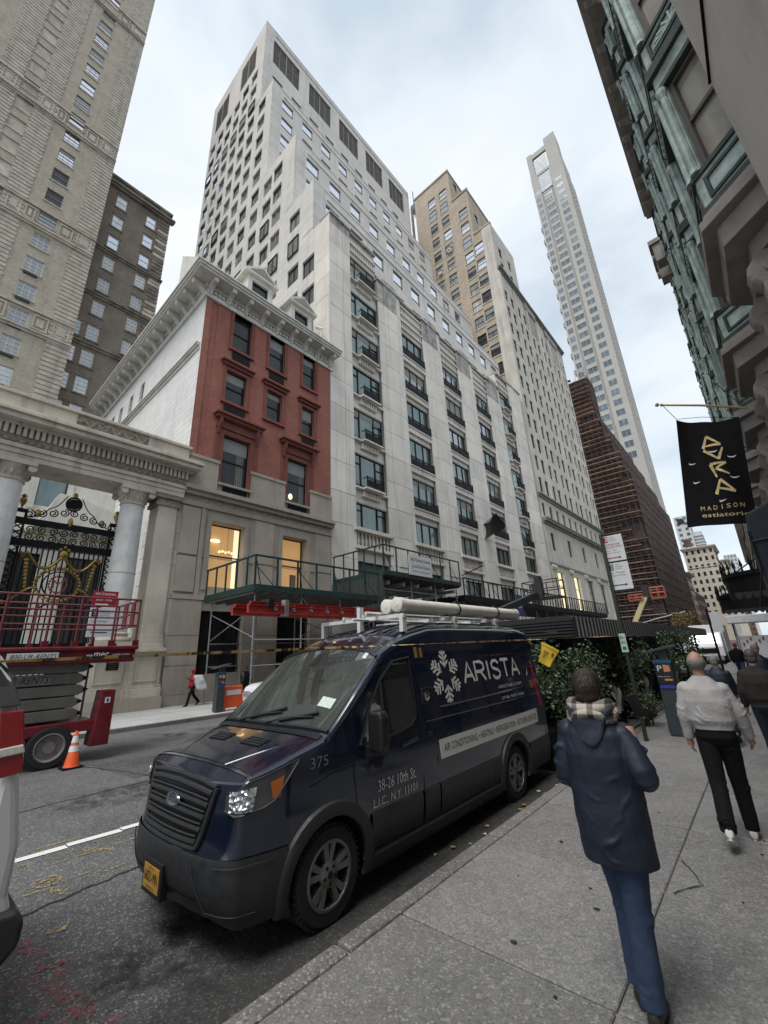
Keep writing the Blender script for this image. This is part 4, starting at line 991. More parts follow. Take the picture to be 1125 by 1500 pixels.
far_block('corner_block', 'pale block beyond the cream apartment building', 'building', -22, -9.5, 440, 480, 62, cream_far, 4, 14)
far_block('distant_tower', 'grey distant tower at the vanishing point of the avenue', 'building', -16, -4, 640, 660, 95, concrete_t, 4, 20, g_blue, False)
far_block('distant_block', 'reddish distant block near the vanishing point', 'building', -15, -6, 520, 560, 46, brown_stone, 3, 9)
far_block('side_block', 'cream block on the right side of the avenue far away', 'building', 2.5, 18, 180, 300, 40, cream_far, 4, 9)
far_block('side_block', 'tan block far away on the right behind the iron canopy', 'building', 2.6, 18, 100, 178, 34, tan_stone, 4, 8)
# ------------------------------------------------------------------ near right: granite wall and the copper bay building
nb_ = thing('granite_building', 'smooth grey stone building wall towering at the right edge', 'building', (6, -10, 0))
w = MB(); w.box(1.3, 9, -8, 5.75, 0, 14.5); w.build('wall', near_stone, nb_)
w = MB(); 
for z in (9.15, 13.5): w.box(1.27, 1.3, -8, 5.75, z-.012, z+.012)
w.build('wall_joint', black_iron, nb_)
bay_brown = plain('brown_sash', (.085, .07, .06), .6)
rbd = thing('bay_window_building', 'brownstone building with verdigris copper bay windows and a heavy cornice', 'building', (6, 20, 0))
WX = 1.95; Fr = Frame(WX, 0, -90)
w = MB(); w.box(WX, 9, 5.76, 75, 0, 22.6); w.build('wall', bay_stone, rbd)
tb = MB(); cdk = MB()
BY = [7.25, 11.35, 15.5, 19.7, 23.9, 28.1, 32.4, 36.6]
SILLS = [8.45, 12.15, 15.85, 19.2]
for bi, y0 in enumerate(BY):
    xf = .98; a0, a1, b1, b0 = y0-.85, y0, y0+1.65, y0+2.5       # canted bay: near cant, front, far cant
    plan = [(WX, a0), (xf, a1), (xf, b1), (WX, b0)]
    def plan_off(e): return [(WX, a0-e*.8), (xf-e, a1-e*.45), (xf-e, b1+e*.45), (WX, b0+e*.8)]
    cu = MB(); cd = MB(); sn = MB()
    sn.prism(plan_off(.16), 'z', 8.15, 8.32); sn.prism(plan_off(.08), 'z', 8.32, 8.45); sn.prism(plan_off(-.02), 'z', 7.75, 8.15)
    sn.prism([(WX, a0+.25), (xf+.3, a1+.2), (xf+.3, b1-.2), (WX, b0-.25)], 'z', 7.45, 7.75)
    for yy in (a1+.1, b1-.4):                                     # scroll corbels
        sn.box(1.25, WX, yy, yy+.3, 6.7, 7.46); sn.lathe([(.0, -.02), (.27, 0), (.3, .05), (.3, .28), (.0, .32)], (1.42, yy, 7.15), 14, 'y'); sn.lathe([(.12, -.06), (.1, .36)], (1.42, yy, 7.15), 10, 'y'); sn.box(1.5, WX, yy-.05, yy+.35, 6.3, 6.7)
    sn.build('bay_corbel', bay_stone, rbd, bevel=.015)
    seg = [((WX, a0), (xf, a1)), ((xf, a1), (xf, b1)), ((xf, b1), (WX, b0))]
    for fi, s in enumerate(SILLS):
        top = SILLS[fi+1] if fi+1 < len(SILLS) else 21.6
        cu.prism(plan_off(0), 'z', s, s+.75); cd.prism(plan_off(.05), 'z', s+.75, s+.84); cd.prism(plan_off(.07), 'z', s-.0, s+.1)
        cu.prism(plan_off(.0), 'z', top-.55, top-.02); cd.prism(plan_off(.1), 'z', top-.16, top-.04); cd.prism(plan_off(.06), 'z', top-.62, top-.52)
        for pi, (p, q) in enumerate(seg):
            d = Vector((q[0]-p[0], q[1]-p[1], 0)); Lg = d.length; ang = math.atan2(d.y, d.x)
            # outward must be street side; local -y is outward, so run u from far end to near end
            Fb = Frame(q[0], q[1], math.degrees(ang)+180)
            for u in (.0, Lg-.16): fbox(cu, Fb, u, u+.16, s+.84, top-.62, -.0, .14)
            for u in (.08, Lg-.08):                                # slim engaged colonnettes
                cu.lathe([(.085, s+.84), (.06, s+.95), (.055, top-.85), (.09, top-.7), (.09, top-.62)], tuple(Fb.pt(u, -.03, 0)), 8)
            fbox(cd, Fb, .16, Lg-.16, s+.84, top-.62, .2, .24)
            for v0, v1, u0, u1 in ((s+.2, s+.26, .14, Lg-.14), (s+.58, s+.64, .14, Lg-.14), (s+.26, s+.58, .14, .2), (s+.26, s+.58, Lg-.2, Lg-.14)): fbox(cd, Fb, u0, u1, v0, v1, -.035, .02)
            if fi >= 1:                                            # sunburst ribs in the apron panels
                for k in range(9):
                    t = math.pi*(k+.5)/9; c = Fb.pt(Lg/2, -.03, s+.28); e = Fb.pt(Lg/2+math.cos(t)*(Lg/2-.22), -.03, s+.28+math.sin(t)*.27); cu.bar(c, e, .03, .03)
            if bi < 6: window(rbd, Fb, .17, Lg-.17, s+.86, top-.64, .1, 'dh', g_tan if pi == 0 else g_mid, bay_brown, name='bay_window')
    cu.build('copper_bay', copper, rbd); cd.build('copper_moulding', copper_dk, rbd)
# dentils along bay heads
dn = MB()
for y0 in BY[:5]:
    for s in SILLS[1:]:
        for k in range(9): dn.box(.9, .96, y0+.1+k*.17, y0+.19+k*.17, s-.34, s-.2)
dn.build('copper_dentil', copper, rbd)
# wall piers between the bays and window heads
pr_ = MB()
for y0 in BY: pr_.box(WX-.12, WX, y0+2.75, y0+3.05, 8.2, 21.8); pr_.box(WX-.16, WX, y0+2.6, y0+3.2, 21.0, 21.8)
for y in (5.76, 40): pass
pr_.box(WX-.3, WX, 5.8, 75, 5.4, 5.75); pr_.box(WX-.45, WX, 5.8, 75, 5.75, 5.95); pr_.box(WX-.2, WX, 5.8, 75, 3.6, 3.9)
for y0 in BY: pr_.box(WX-.35, WX, y0+2.55, y0+3.4, 5.95, 6.6); pr_.box(WX-.28, WX, y0+2.6, y0+3.35, 3.9, 5.4)
pr_.build('wall_pier', bay_stone, rbd, bevel=.02)
car = MB(); rr = random.Random(9)
for y0 in BY:
    for k in range(13): a = math.pi*k/12; car.ball((WX-.1, y0+1+.6*math.cos(a), 4.55+.5*math.sin(a)), (.06, .06, .06), 7, 5)
    car.lathe([(.3, -.05), (.36, .05), (.2, .12)], (WX-.3, y0+1, 4.6), 14, 'x')
car.build('carved_arch', bay_stone, rbd)
# crowning cornice with brackets, following the slightly angled street line
cn = MB(); cb_ = MB()
def cxl(y): return .57+.011*(y-10)
rows = []
prof = [(1.4, 21.7), (.95, 21.7), (.85, 21.95), (.12, 22.05), (0, 22.1), (0, 22.28), (-.06, 22.3), (-.06, 22.42), (1.4, 22.6)]
for y in (5.78, 20.6): rows.append([(cxl(y)+a, y, z) for a, z in prof])
cn.grid(rows, closed=True, cap=True)
rows = [[(cxl(y)+.42+a, y, z-.6) for a, z in prof] for y in (21.2, 75)]; cn.grid(rows, closed=True, cap=True)
cn.build('cornice', bay_stone, rbd)
bp = [(0, 21.05), (-.18, 21.1), (-.25, 21.35), (-.5, 21.55), (-.62, 21.75), (-.9, 21.9), (-.95, 22.04), (0, 22.04)]
for i in range(30):
    y = 6.2+i*.74; k = 1.0 if y < 20.6 else .7; z = 0 if y < 20.6 else -.6
    if i % 4 == 3: continue
    cb_.prism([(WX-.35+a*k, b+z) for a, b in bp], 'y', y-.1, y+.1); cb_.ball((WX-.72*k-.2, y, 21.82+z), (.16, .12, .12), 8, 6)
for y in (22.0, 23.4): cb_.box(.55, WX, y, y+.7, 20.6, 21.7); cb_.box(.42, WX, y-.1, y+.8, 21.7, 21.95); cb_.lathe([(.2, -.1), (.2, .1)], (.52, y+.35, 21.1), 10, 'x')
cb_.build('cornice_bracket', bay_stone, rbd)
# shop fronts under the bays
sf = MB()
for y0 in BY: 
    window(rbd, Fr, -(y0+2.3), -(y0-.3), .5, 3.5, -.03, 'two', g_dark, dk_frame, name='shop_window')
# ------------------------------------------------------------------ banner
bn = thing('banner', 'black hanging restaurant banner with gold angular letters and a brass pole', 'banner', (.86, 12, 7))
bm = MB(); bm.tube([(.98, 12, 7.02), (.2, 12, 7.45), (-.58, 12, 7.83)], .028, 8); bm.build('pole', plain('brass_pole', (.38, .30, .16), .35, metal=.7), bn, smooth=True)
bm = MB(); bm.ball((-.66, 12, 7.87), .05, 8, 6); bm.ball((-.57, 12, 7.825), .04, 8, 6); bm.build('pole_finial', plain('pole_steel', (.4, .4, .4), .4, metal=.8), bn)
bm = MB(); bm.tube([(.9, 12, 7.1), (.62, 12.3, 8.0)], .012, 4); bm.tube([(-.55, 12, 7.8), (-.36, 12, 7.3), (.1, 12, 7.16), (.76, 12, 6.86)], .007, 4); bm.build('halyard', black_iron, bn)
def bpt(a, b, o=0):                                 # banner surface, a across, b down
    x0, z0 = -.37, 7.29; x1, z1 = .77, 6.82; xb, zb = -.79, 4.53; xc, zc = .46, 4.33
    x = (x0*(1-a)+x1*a)*(1-b)+(xb*(1-a)+xc*a)*b; z = (z0*(1-a)+z1*a)*(1-b)+(zb*(1-a)+zc*a)*b-.07*math.sin(a*math.pi)*(1-b)
    y = 12+.07*math.sin(a*5+b*2.2)+.05*math.sin(a*11-b*4)*(1-.4*b)-o
    return (x, y, z)
bm = MB(); bm.grid([[bpt(i/26, j/26) for i in range(27)] for j in range(27)]); bm.grid([[bpt(i/26, j/26, -.006) for i in range(27)] for j in range(27)])
cl = bm.build('cloth', plain('banner_cloth', (.007, .007, .008), .85, spec=.15, var=.2, scale=6), bn, smooth='all', fix=False)
gi = plain('gold_lettering', (.62, .46, .22), .6, var=.4, scale=9); wi = plain('white_feather', (.75, .75, .73), .7)
def stroke(m, p, q, w0=.035, w1=.02, n=8):
    p = Vector(p); q = Vector(q); d = (q-p); k = Vector((-d.y, d.x)).normalized(); a = []; b = []
    for i in range(n+1): t = i/n; c = p+d*t; w = (w0*(1-t)+w1*t); a.append(bpt(c.x+k.x*w, c.y+k.y*w*.5, .008)); b.append(bpt(c.x-k.x*w, c.y-k.y*w*.5, .008))
    m.grid([a, b])
for strokes in ([((.38, .27), (.45, .155)), ((.45, .155), (.66, .235)), ((.66, .235), (.42, .25))], [((.38, .285), (.6, .385)), ((.6, .385), (.68, .27))], [((.46, .43), (.54, .56)), ((.46, .43), (.70, .42)), ((.70, .42), (.54, .475)), ((.54, .475), (.73, .535))], [((.5, .72), (.58, .585)), ((.58, .585), (.78, .70)), ((.78, .70), (.53, .66))]):
    m = MB()
    for p, q in strokes: stroke(m, p, q, .027, .015)
    m.build('gold_letter', gi, cl, fix=False)
m = MB()
for c, a in (((.53, .29), .2), ((.2, .40), 2.6), ((.8, .35), .3), ((.24, .58), 2.7), ((.80, .55), .5), ((.60, .765), 2.9)):
    r0 = []; r1 = []
    for i in range(9): t = math.pi*(.1+.8*i/8); w = .012*math.sin(t); x = c[0]+.07*math.cos(t+a*.3); y = c[1]+.028*math.sin(t); r0.append(bpt(x, y, .008)); r1.append(bpt(x, y-w, .008))
    m.grid([r0, r1])
m.build('white_feather', wi, cl, fix=False)
m = MB()
for i, ch in enumerate('MADISON'): text_on(m, ch, lambda a, b, i=i, q=(.012 if ch == 'I' else .06): bpt(.24+i*.095+(.024 if q < .02 else 0)+q*a, .865-.003*i-.04*b, .008))
text_on(m, 'estiatorio', lambda a, b: bpt(.25+.68*a, .925-.035*b, .008)); m.build('banner_words', gi, cl, fix=False)
# ------------------------------------------------------------------ navy awning, iron canopies
aw = thing('awning', 'navy blue fabric awning at the right edge below the banner', 'awning', (.9, 8, 3))
m = MB(); navy = plain('navy_canvas', (.009, .012, .022), .8, var=.2, scale=12)
m.prism([(.19, 2.45), (.17, 3.5), (.2, 3.72), (.5, 3.86), (1.9, 4.3), (1.9, 2.5), (.25, 2.4)], 'y', 8, 9.6); m.build('canopy_fabric', navy, aw, bevel=.05)
m = MB(); m.tube([(.16, 7.98, 3.3), (1.2, 7.97, 3.36)], .012, 5); m.tube([(.03, 7.98, 2.38), (.18, 7.98, 2.9), (.17, 7.98, 3.45)], .014, 5); m.tube([(.6, 8.1, 3.9), (1.6, 9, 5.2)], .025, 6); m.build('awning_frame', dk_frame, aw)
for i, (y, xm, z) in enumerate(((16, -.62, 3.2), (21.5, -1.2, 3.0))):
    t = thing('iron_canopy', ['dark cast iron entrance canopy with spiked cresting and a scalloped fringe, nearest the awning', 'flat dark iron canopy behind the spiked canopy'][i], 'canopy', (.7, y+1, z)); m = MB()
    arc = [(xm+1.2-1.2*math.cos(a)*.98, y+1.4-1.4*math.sin(a)) for a in [math.pi/2*k/8 for k in range(9)]]
    plan = [(1.9, y+.0)]+[(p[0], p[1]) for p in arc[::-1]]+[(xm, y+3), (1.9, y+3)]
    m.prism(plan, 'z', z, z+.55); m.prism([(a*1.0-(.06 if a < 1.8 else 0), b-.05) for a, b in plan], 'z', z+.5, z+.62); o = m.build('canopy_rim', black_iron, t)
    m = MB(); pts = [(1.9-k*.22, y-.02) for k in range(9)] if i == 0 else []
    for a, b in [p for p in arc]+pts+[(xm, y+1.5+.4*k) for k in range(4)]: m.lathe([(.03, 0), (.02, .15), (.045, .2), (.0, .45)], (a, b, z+.6), 6)
    m.build('cresting_spike', black_iron, t)
    m = MB()
    for k in range(12): a, b = (xm+.2+k*.2, y-.03); m.add([(a, b, z), (a+.2, b, z), (a+.17, b, z-.14), (a+.1, b, z-.2), (a+.03, b, z-.14)], [(0, 1, 2, 3, 4)])
    m.build('fringe', louvre, t, fix=False)
    m = MB(); m.tube([(xm+.3, y+.6, z+.6), (1.9, y+.6, z+2.0)], .02, 5); m.build('canopy_stay', black_iron, t)
# ------------------------------------------------------------------ ground, road, pavements
def ground_mat(name, col, speck, rough=.9, big=.18, spot=.25, scale_s=120, bump=.5, dark=(.02, .02, .02), light=(.5, .5, .48), stain=.4):
    m, t, b = nodes(name); l = t.links.new; g = nd(t, 'ShaderNodeNewGeometry'); b.inputs['Specular IOR Level'].default_value = .35
    n1 = nd(t, 'ShaderNodeTexNoise', ins={'Scale': .55, 'Detail': 8, 'Roughness': .65}); n2 = nd(t, 'ShaderNodeTexNoise', ins={'Scale': scale_s, 'Detail': 3}); n3 = nd(t, 'ShaderNodeTexVoronoi', ins={'Scale': scale_s*.75})
    n4 = nd(t, 'ShaderNodeTexNoise', ins={'Scale': 2.3, 'Detail': 6, 'Roughness': .7, 'Distortion': .6})
    n5 = nd(t, 'ShaderNodeTexNoise', ins={'Scale': 9, 'Detail': 5, 'Roughness': .75})
    for n in (n1, n2, n3, n4, n5): l(g.outputs['Position'], n.inputs['Vector'])
    mr = nd(t, 'ShaderNodeMapRange', ins={1: .3, 2: .7, 3: 1-big, 4: 1+big}); l(n1.outputs['Fac'], mr.inputs[0])
    mr2 = nd(t, 'ShaderNodeMapRange', ins={1: .3, 2: .7, 3: 1-speck, 4: 1+speck}); l(n2.outputs['Fac'], mr2.inputs[0])
    m5 = nd(t, 'ShaderNodeMapRange', ins={1: .3, 2: .7, 3: .82, 4: 1.16}); l(n5.outputs['Fac'], m5.inputs[0])
    mu = nd(t, 'ShaderNodeMath', operation='MULTIPLY'); l(mr.outputs[0], mu.inputs[0]); l(mr2.outputs[0], mu.inputs[1])
    mu3 = nd(t, 'ShaderNodeMath', operation='MULTIPLY'); l(mu.outputs[0], mu3.inputs[0]); l(m5.outputs[0], mu3.inputs[1])
    oi = nd(t, 'ShaderNodeObjectInfo'); mo = nd(t, 'ShaderNodeMapRange', ins={3: .86, 4: 1.1}); l(oi.outputs['Random'], mo.inputs[0])
    mu2 = nd(t, 'ShaderNodeMath', operation='MULTIPLY'); l(mu3.outputs[0], mu2.inputs[0]); l(mo.outputs[0], mu2.inputs[1])
    c = nd(t, 'ShaderNodeMix', data_type='RGBA', blend_type='MULTIPLY', ins={0: 1, 6: c4(col)}); l(mu2.outputs[0], c.inputs[7])
    sp = nd(t, 'ShaderNodeSeparateColor'); l(n3.outputs['Color'], sp.inputs[0])
    lt_ = nd(t, 'ShaderNodeMapRange', ins={1: .86, 2: .9, 3: 0, 4: spot}); l(sp.outputs[0], lt_.inputs[0]); dk = nd(t, 'ShaderNodeMapRange', ins={1: .16, 2: .1, 3: 0, 4: spot}); l(sp.outputs[0], dk.inputs[0])
    c1 = nd(t, 'ShaderNodeMix', data_type='RGBA', ins={7: c4(light)}); l(lt_.outputs[0], c1.inputs[0]); l(c.outputs[2], c1.inputs[6])
    c2 = nd(t, 'ShaderNodeMix', data_type='RGBA', ins={7: c4(dark)}); l(dk.outputs[0], c2.inputs[0]); l(c1.outputs[2], c2.inputs[6])
    st_ = nd(t, 'ShaderNodeMapRange', ins={1: .56, 2: .72, 3: 0, 4: stain}); l(n4.outputs['Fac'], st_.inputs[0])
    c3 = nd(t, 'ShaderNodeMix', data_type='RGBA', ins={7: c4([v*.42 for v in col])}); l(st_.outputs[0], c3.inputs[0]); l(c2.outputs[2], c3.inputs[6]); l(c3.outputs[2], b.inputs['Base Color'])
    rg = nd(t, 'ShaderNodeMapRange', ins={1: .3, 2: .7, 3: rough, 4: rough-.22}); l(n1.outputs['Fac'], rg.inputs[0]); l(rg.outputs[0], b.inputs['Roughness'])
    bp = nd(t, 'ShaderNodeBump', ins={'Strength': bump, 'Distance': .006}); l(n2.outputs['Fac'], bp.inputs['Height']); l(bp.outputs[0], b.inputs['Normal'])
    return m
asphalt = ground_mat('asphalt', (.108, .108, .11), .5, .85, .26, .3, 95, .8, stain=.35)
asphalt2 = ground_mat('asphalt_patch', (.06, .06, .062), .3, .85, .2, .35, 130, .8, stain=.3)
paving = ground_mat('exposed_aggregate', (.205, .20, .195), .3, .8, .2, .38, 85, .6, (.07, .068, .065), (.42, .41, .40), .35)
paving2 = ground_mat('pale_paving', (.34, .34, .335), .15, .85, .12, .3, 60, .3, (.15, .15, .15), (.5, .5, .5), .3)
kerbm = ground_mat('kerb_granite', (.16, .15, .145), .25, .8, .3, .4, 90, .4, stain=.6)
RZ = -.13
m = MB(); m.quad((-3000, -3000, -.4), (3000, -3000, -.4), (3000, 3500, -.4), (-3000, 3500, -.4)); struct(m.build('ground', asphalt2, fix=False))
m = MB(); m.quad((-17.25, -60, RZ), (-2.9, -60, RZ), (-2.9, 1200, RZ), (-17.25, 1200, RZ)); struct(m.build('road', asphalt, fix=False))
m = MB(); m.box(-17.4, -60, 0, 0, 0, 0) if 0 else None
rr = random.Random(21)
sw_ = MB(); sw_.box(-2.7, 2.2, -45, 700, -.2, -.025); near_pave = struct(sw_.build('pavement', mortar_dark))
xs = [-2.79, -1.18, .36, 1.9]; y = -3.0; k = 0
while y < 62:
    for i in range(3):
        m = MB(); g = .007; z = rr.uniform(-.006, 0); m.box(xs[i]+g, xs[i+1]-g, y+g, y+1.55-g, -.1, z)
        if y < 30:
            o = m.build('paving_slab', paving, near_pave, bevel=.008 if y < 12 else 0, seg=1)
        else: m.build('paving_slab', paving, near_pave)
    y += 1.55
m = MB(); m.box(-2.7, 2.2, 62, 700, -.1, -.003); m.build('paving_stretch', paving, near_pave)
kb = MB(); kb.box(-2.93, -2.81, -45, 700, -.35, -.03); kerb = struct(kb.build('kerb', mortar_dark)); y = -2
while y < 60: m = MB(); z = rr.uniform(-.006, .002); m.box(-2.955, -2.797, y+.008, y+2.3, -.3, z); m.build('kerb_stone', kerbm, kerb, bevel=.015); y += 2.32
m = MB(); m.box(-23.25, -17.5, -60, 700, -.2, -.03); far_pave = struct(m.build('pavement', mortar_dark))
xs = [-23.15, -21.7, -20.3, -18.9, -17.5]; y = -2
while y < 34:
    for i in range(4): m = MB(); z = rr.uniform(-.006, 0); m.box(xs[i]+.008, xs[i+1]-.008, y+.008, y+1.5, -.1, z); m.build('paving_slab', paving2, far_pave)
    y += 1.51
m = MB(); m.box(-23.15, -17.5, 34, 700, -.1, -.004); m.build('paving_stretch', paving2, far_pave)
m = MB(); m.box(-17.5, -17.28, -60, 700, -.3, .0); struct(m.build('kerb', kerbm))
# repair patches, cracks and gutter strip
m = MB()
for x0, y0, x1, y1 in ((-12.4, 3.6, -10.2, 5.6), (-15.5, 7.2, -14.7, 8.4), (-14.9, 5.6, -13.8, 6.6)): m.quad((x0, y0, RZ+.004), (x1, y0+.15, RZ+.004), (x1-.1, y1, RZ+.004), (x0+.2, y1-.2, RZ+.004))
struct(m.build('road_patch', asphalt2, fix=False))
def fade(o, vals):                                  # soft edge of a stain: a mask painted as the stain's own shape
    at = o.data.color_attributes.new('mask', 'FLOAT_COLOR', 'POINT')
    for i, v in enumerate(vals): at.data[i].color = (v, v, v, 1)
    return o
def soft(m):
    t = m.node_tree; b = t.nodes['Principled BSDF']; a = nd(t, 'ShaderNodeVertexColor', layer_name='mask'); k = nd(t, 'ShaderNodeMath', operation='MULTIPLY'); t.links.new(a.outputs[0], k.inputs[0])
    if b.inputs['Alpha'].links: t.links.new(b.inputs['Alpha'].links[0].from_socket, k.inputs[1])
    else: k.inputs[1].default_value = 1
    t.links.new(k.outputs[0], b.inputs['Alpha']); return m
gut = ground_mat('gutter_asphalt', (.05, .049, .048), .3, .75, .4, .12, 90, .6, stain=.8)
m = MB(); m.grid([[(-3.75-.25*noise.noise((0, j*.35, 3)), -2+j*.5, RZ+.004) for j in range(70)], [(-3.25, -2+j*.5, RZ+.004) for j in range(70)], [(-2.96, -2+j*.5, RZ+.004) for j in range(70)]]); struct(fade(m.build('gutter', soft(gut), fix=False), [0]*70+[.8]*70+[1]*70))
crackm = plain('crack_tar', (.022, .022, .023), .7)
m = MB()
def ribbon(m, pts, w, z):
    a = []; b = []
    for i, p in enumerate(pts):
        q = pts[min(i+1, len(pts)-1)]; o = pts[max(i-1, 0)]; d = Vector((q[0]-o[0], q[1]-o[1])).normalized(); ww = w*(.6+.8*rr.random()) if isinstance(w, float) else w[i]
        a.append((p[0]-d.y*ww, p[1]+d.x*ww, z)); b.append((p[0]+d.y*ww, p[1]-d.x*ww, z))
    m.grid([a, b])
def wob(p, q, n, s): return [(p[0]+(q[0]-p[0])*i/n+rr.uniform(-s, s), p[1]+(q[1]-p[1])*i/n+rr.uniform(-s, s)) for i in range(n+1)]
for p, q in (((-9.6, 1.0), (-9.9, 9)), ((-13.5, 3.2), (-8.5, 4.4)), ((-11.0, 4.5), (-11.3, 20)), ((-5.7, .6), (-5.9, 2.6)), ((-16, 6), (-13, 7.5))): ribbon(m, wob(p, q, 24, .04), .018, RZ+.006)
struct(m.build('road_crack', crackm, fix=False))
m = MB(); ribbon(m, wob((-1.15, 5.45), (-.95, 5.0), 7, .02), .006, .004); ribbon(m, wob((-.95, 5.0), (-1.12, 4.75), 4, .015), .006, .004); pass
struct(m.build('pavement_crack', crackm, fix=False))
# painted lines
def worn(name, col, thr=.36, sc=22, soft=.1):
    m, t, b = nodes(name); l = t.links.new; b.inputs['Base Color'].default_value = c4(col); b.inputs['Roughness'].default_value = .8
    g = nd(t, 'ShaderNodeNewGeometry'); n = nd(t, 'ShaderNodeTexNoise', ins={'Scale': sc, 'Detail': 7, 'Roughness': .75}); l(g.outputs['Position'], n.inputs['Vector'])
    mr = nd(t, 'ShaderNodeMapRange', ins={1: thr, 2: thr+soft, 3: 0, 4: 1}); l(n.outputs['Fac'], mr.inputs[0]); l(mr.outputs[0], b.inputs['Alpha']); return m
wpaint = worn('worn_white_paint', (.62, .62, .6), .30); ypaint = worn('yellow_spray_paint', (.40, .28, .07), .46, 30, .14); ppaint = worn('pink_spray_paint', (.36, .06, .10), .475, 13, .3)
m = MB(); y = -6
while y < 60: m.quad((-7.4, y, RZ+.008), (-7.27, y, RZ+.008), (-7.22+.0*y, y+.6, RZ+.008), (-7.36, y+.6, RZ+.008)); y += .615
struct(m.build('lane_line', wpaint, fix=False))
m = MB(); zz = RZ+.008
for pts, w in (([(-7.53, 1.7), (-7.5, 2.2)], .018), ([(-7.06, 1.31), (-7.11, 1.6)], .022), ([(-6.81, 1.73), (-6.82, 2.1), (-6.83, 2.36), (-6.82, 2.75)], .016), ([(-7.07, 2.08), (-6.89, 2.1), (-6.95, 2.16), (-6.73, 2.16), (-6.81, 2.24), (-6.67, 2.31)], .018),
               ([(-6.1, 2.04), (-6.11, 2.3)], .02), ([(-6.36+.13*math.cos(t), 1.6+.12*math.sin(t)) for t in [i*.45 for i in range(16)]], .016), ([(-6.36+.05*math.cos(t), 1.6+.05*math.sin(t)) for t in [i*.6 for i in range(9)]], .016), ([(-6.23, 1.62), (-6.23, 1.95)], .018),
               ([(-6.18, 1.58), (-5.99, 1.58), (-6.09, 1.63), (-5.89, 1.63), (-5.99, 1.69)], .014), ([(-6.2, 1.36), (-6.12, 1.65)], .015), ([(-5.23, 1.38), (-5.16, 1.51)], .03)):
    P = [pts[0]]
    for a, b in zip(pts, pts[1:]): P += [(a[0]+(b[0]-a[0])*t/5+rr.uniform(-.006, .006), a[1]+(b[1]-a[1])*t/5+rr.uniform(-.006, .006)) for t in range(1, 6)]
    ribbon(m, P, w, zz); zz += .0004
struct(m.build('yellow_marking', ypaint, fix=False))
m = MB(); zz = RZ+.014
for pts, w in (([(-5.25, 1.2), (-4.88, 1.26), (-4.67, 1.28), (-4.48, 1.25), (-4.28, 1.24), (-4.1, 1.27), (-3.85, 1.32)], .085), ([(-4.5, .9), (-4.61, 1.15), (-4.67, 1.28), (-4.61, 1.45)], .05), ([(-4.08, 1.05), (-4.15, 1.2), (-4.19, 1.36)], .045), ([(-3.72, 1.38), (-3.68, 1.52)], .04)):
    P = [pts[0]]
    for a, b in zip(pts, pts[1:]): P += [(a[0]+(b[0]-a[0])*t/8+rr.uniform(-.012, .012), a[1]+(b[1]-a[1])*t/8+rr.uniform(-.012, .012)) for t in range(1, 9)]
    ribbon(m, P, w, zz); zz += .0006
struct(m.build('pink_marking', ppaint, fix=False))
wetm = worn('oily_stain', (.018, .018, .018), .44, 5, .22)
m = MB(); vals = []
for i, (cx, cy_, rx, ry) in enumerate(((-4.05, 1.75, .7, .55), (-4.2, 2.6, .9, .7), (-14.8, 6.5, .6, .45), (-13.6, 7.6, .5, .3), (-3.6, 5.6, .5, 2.4), (-9.2, 3.2, .8, 1.4), (-11.5, 5.2, .7, 1.2))):
    o_ = len(m.v); m.add([(cx+q*rx*math.cos(t*.3927)*(1+.3*noise.noise((t*.5, i, 0))), cy_+q*ry*math.sin(t*.3927)*(1+.35*noise.noise((t*.5, i, 5))), RZ+.018+.0006*i) for q in (1, .55) for t in range(16)]+[(cx, cy_, RZ+.018+.0006*i)], [(t, (t+1) % 16, 16+(t+1) % 16, 16+t) for t in range(16)]+[(16+t, 16+(t+1) % 16, 32) for t in range(16)]); vals += [0]*16+[.75]*16+[1]
struct(fade(m.build('oil_stain', soft(wetm), fix=False), vals))
# litter along the kerb
lw = plain('paper_litter', (.55, .53, .5), .8); ly = plain('leaf_litter', (.30, .19, .05), .8)
for i in range(17):
    x = -3.0-abs(rr.gauss(0, .16)); y = rr.uniform(4.2, 7.6); s = rr.uniform(.015, .05); a = rr.uniform(0, 6); m = MB()
    m.add([(x+s*math.cos(a+k*1.57+rr.uniform(-.3, .3)), y+s*math.sin(a+k*1.57), RZ+.02+rr.uniform(0, .02)) for k in range(4)], [(0, 1, 2, 3)])
    o = m.build('litter', lw if i % 4 == 0 else ly, fix=False); tag(o, 'scrap of pale paper littering the gutter beside the van' if i % 4 == 0 else 'dry leaf scrap lying in the gutter beside the van', 'litter', 'scraps of paper in the gutter' if i % 4 == 0 else 'dry leaves in the gutter')
for i, (x, y) in enumerate([(-1.9, 3.4), (-1.55, 4.15), (-2.2, 5.2), (-1.3, 2.3)]+[(rr.uniform(-2.6, 1.2), rr.uniform(1.5, 9)) for _ in range(26)]):
    m = MB(); m.add([(x+(.026 if i < 4 else .008+.0004*i)*math.cos(k*1.05)*rr.uniform(.6, 1.3), y+(.026 if i < 4 else .008+.0004*i)*math.sin(k*1.05)*rr.uniform(.6, 1.3), .003) for k in range(6)], [tuple(range(6))]); struct(m.build('gum_spot', crackm, fix=False))
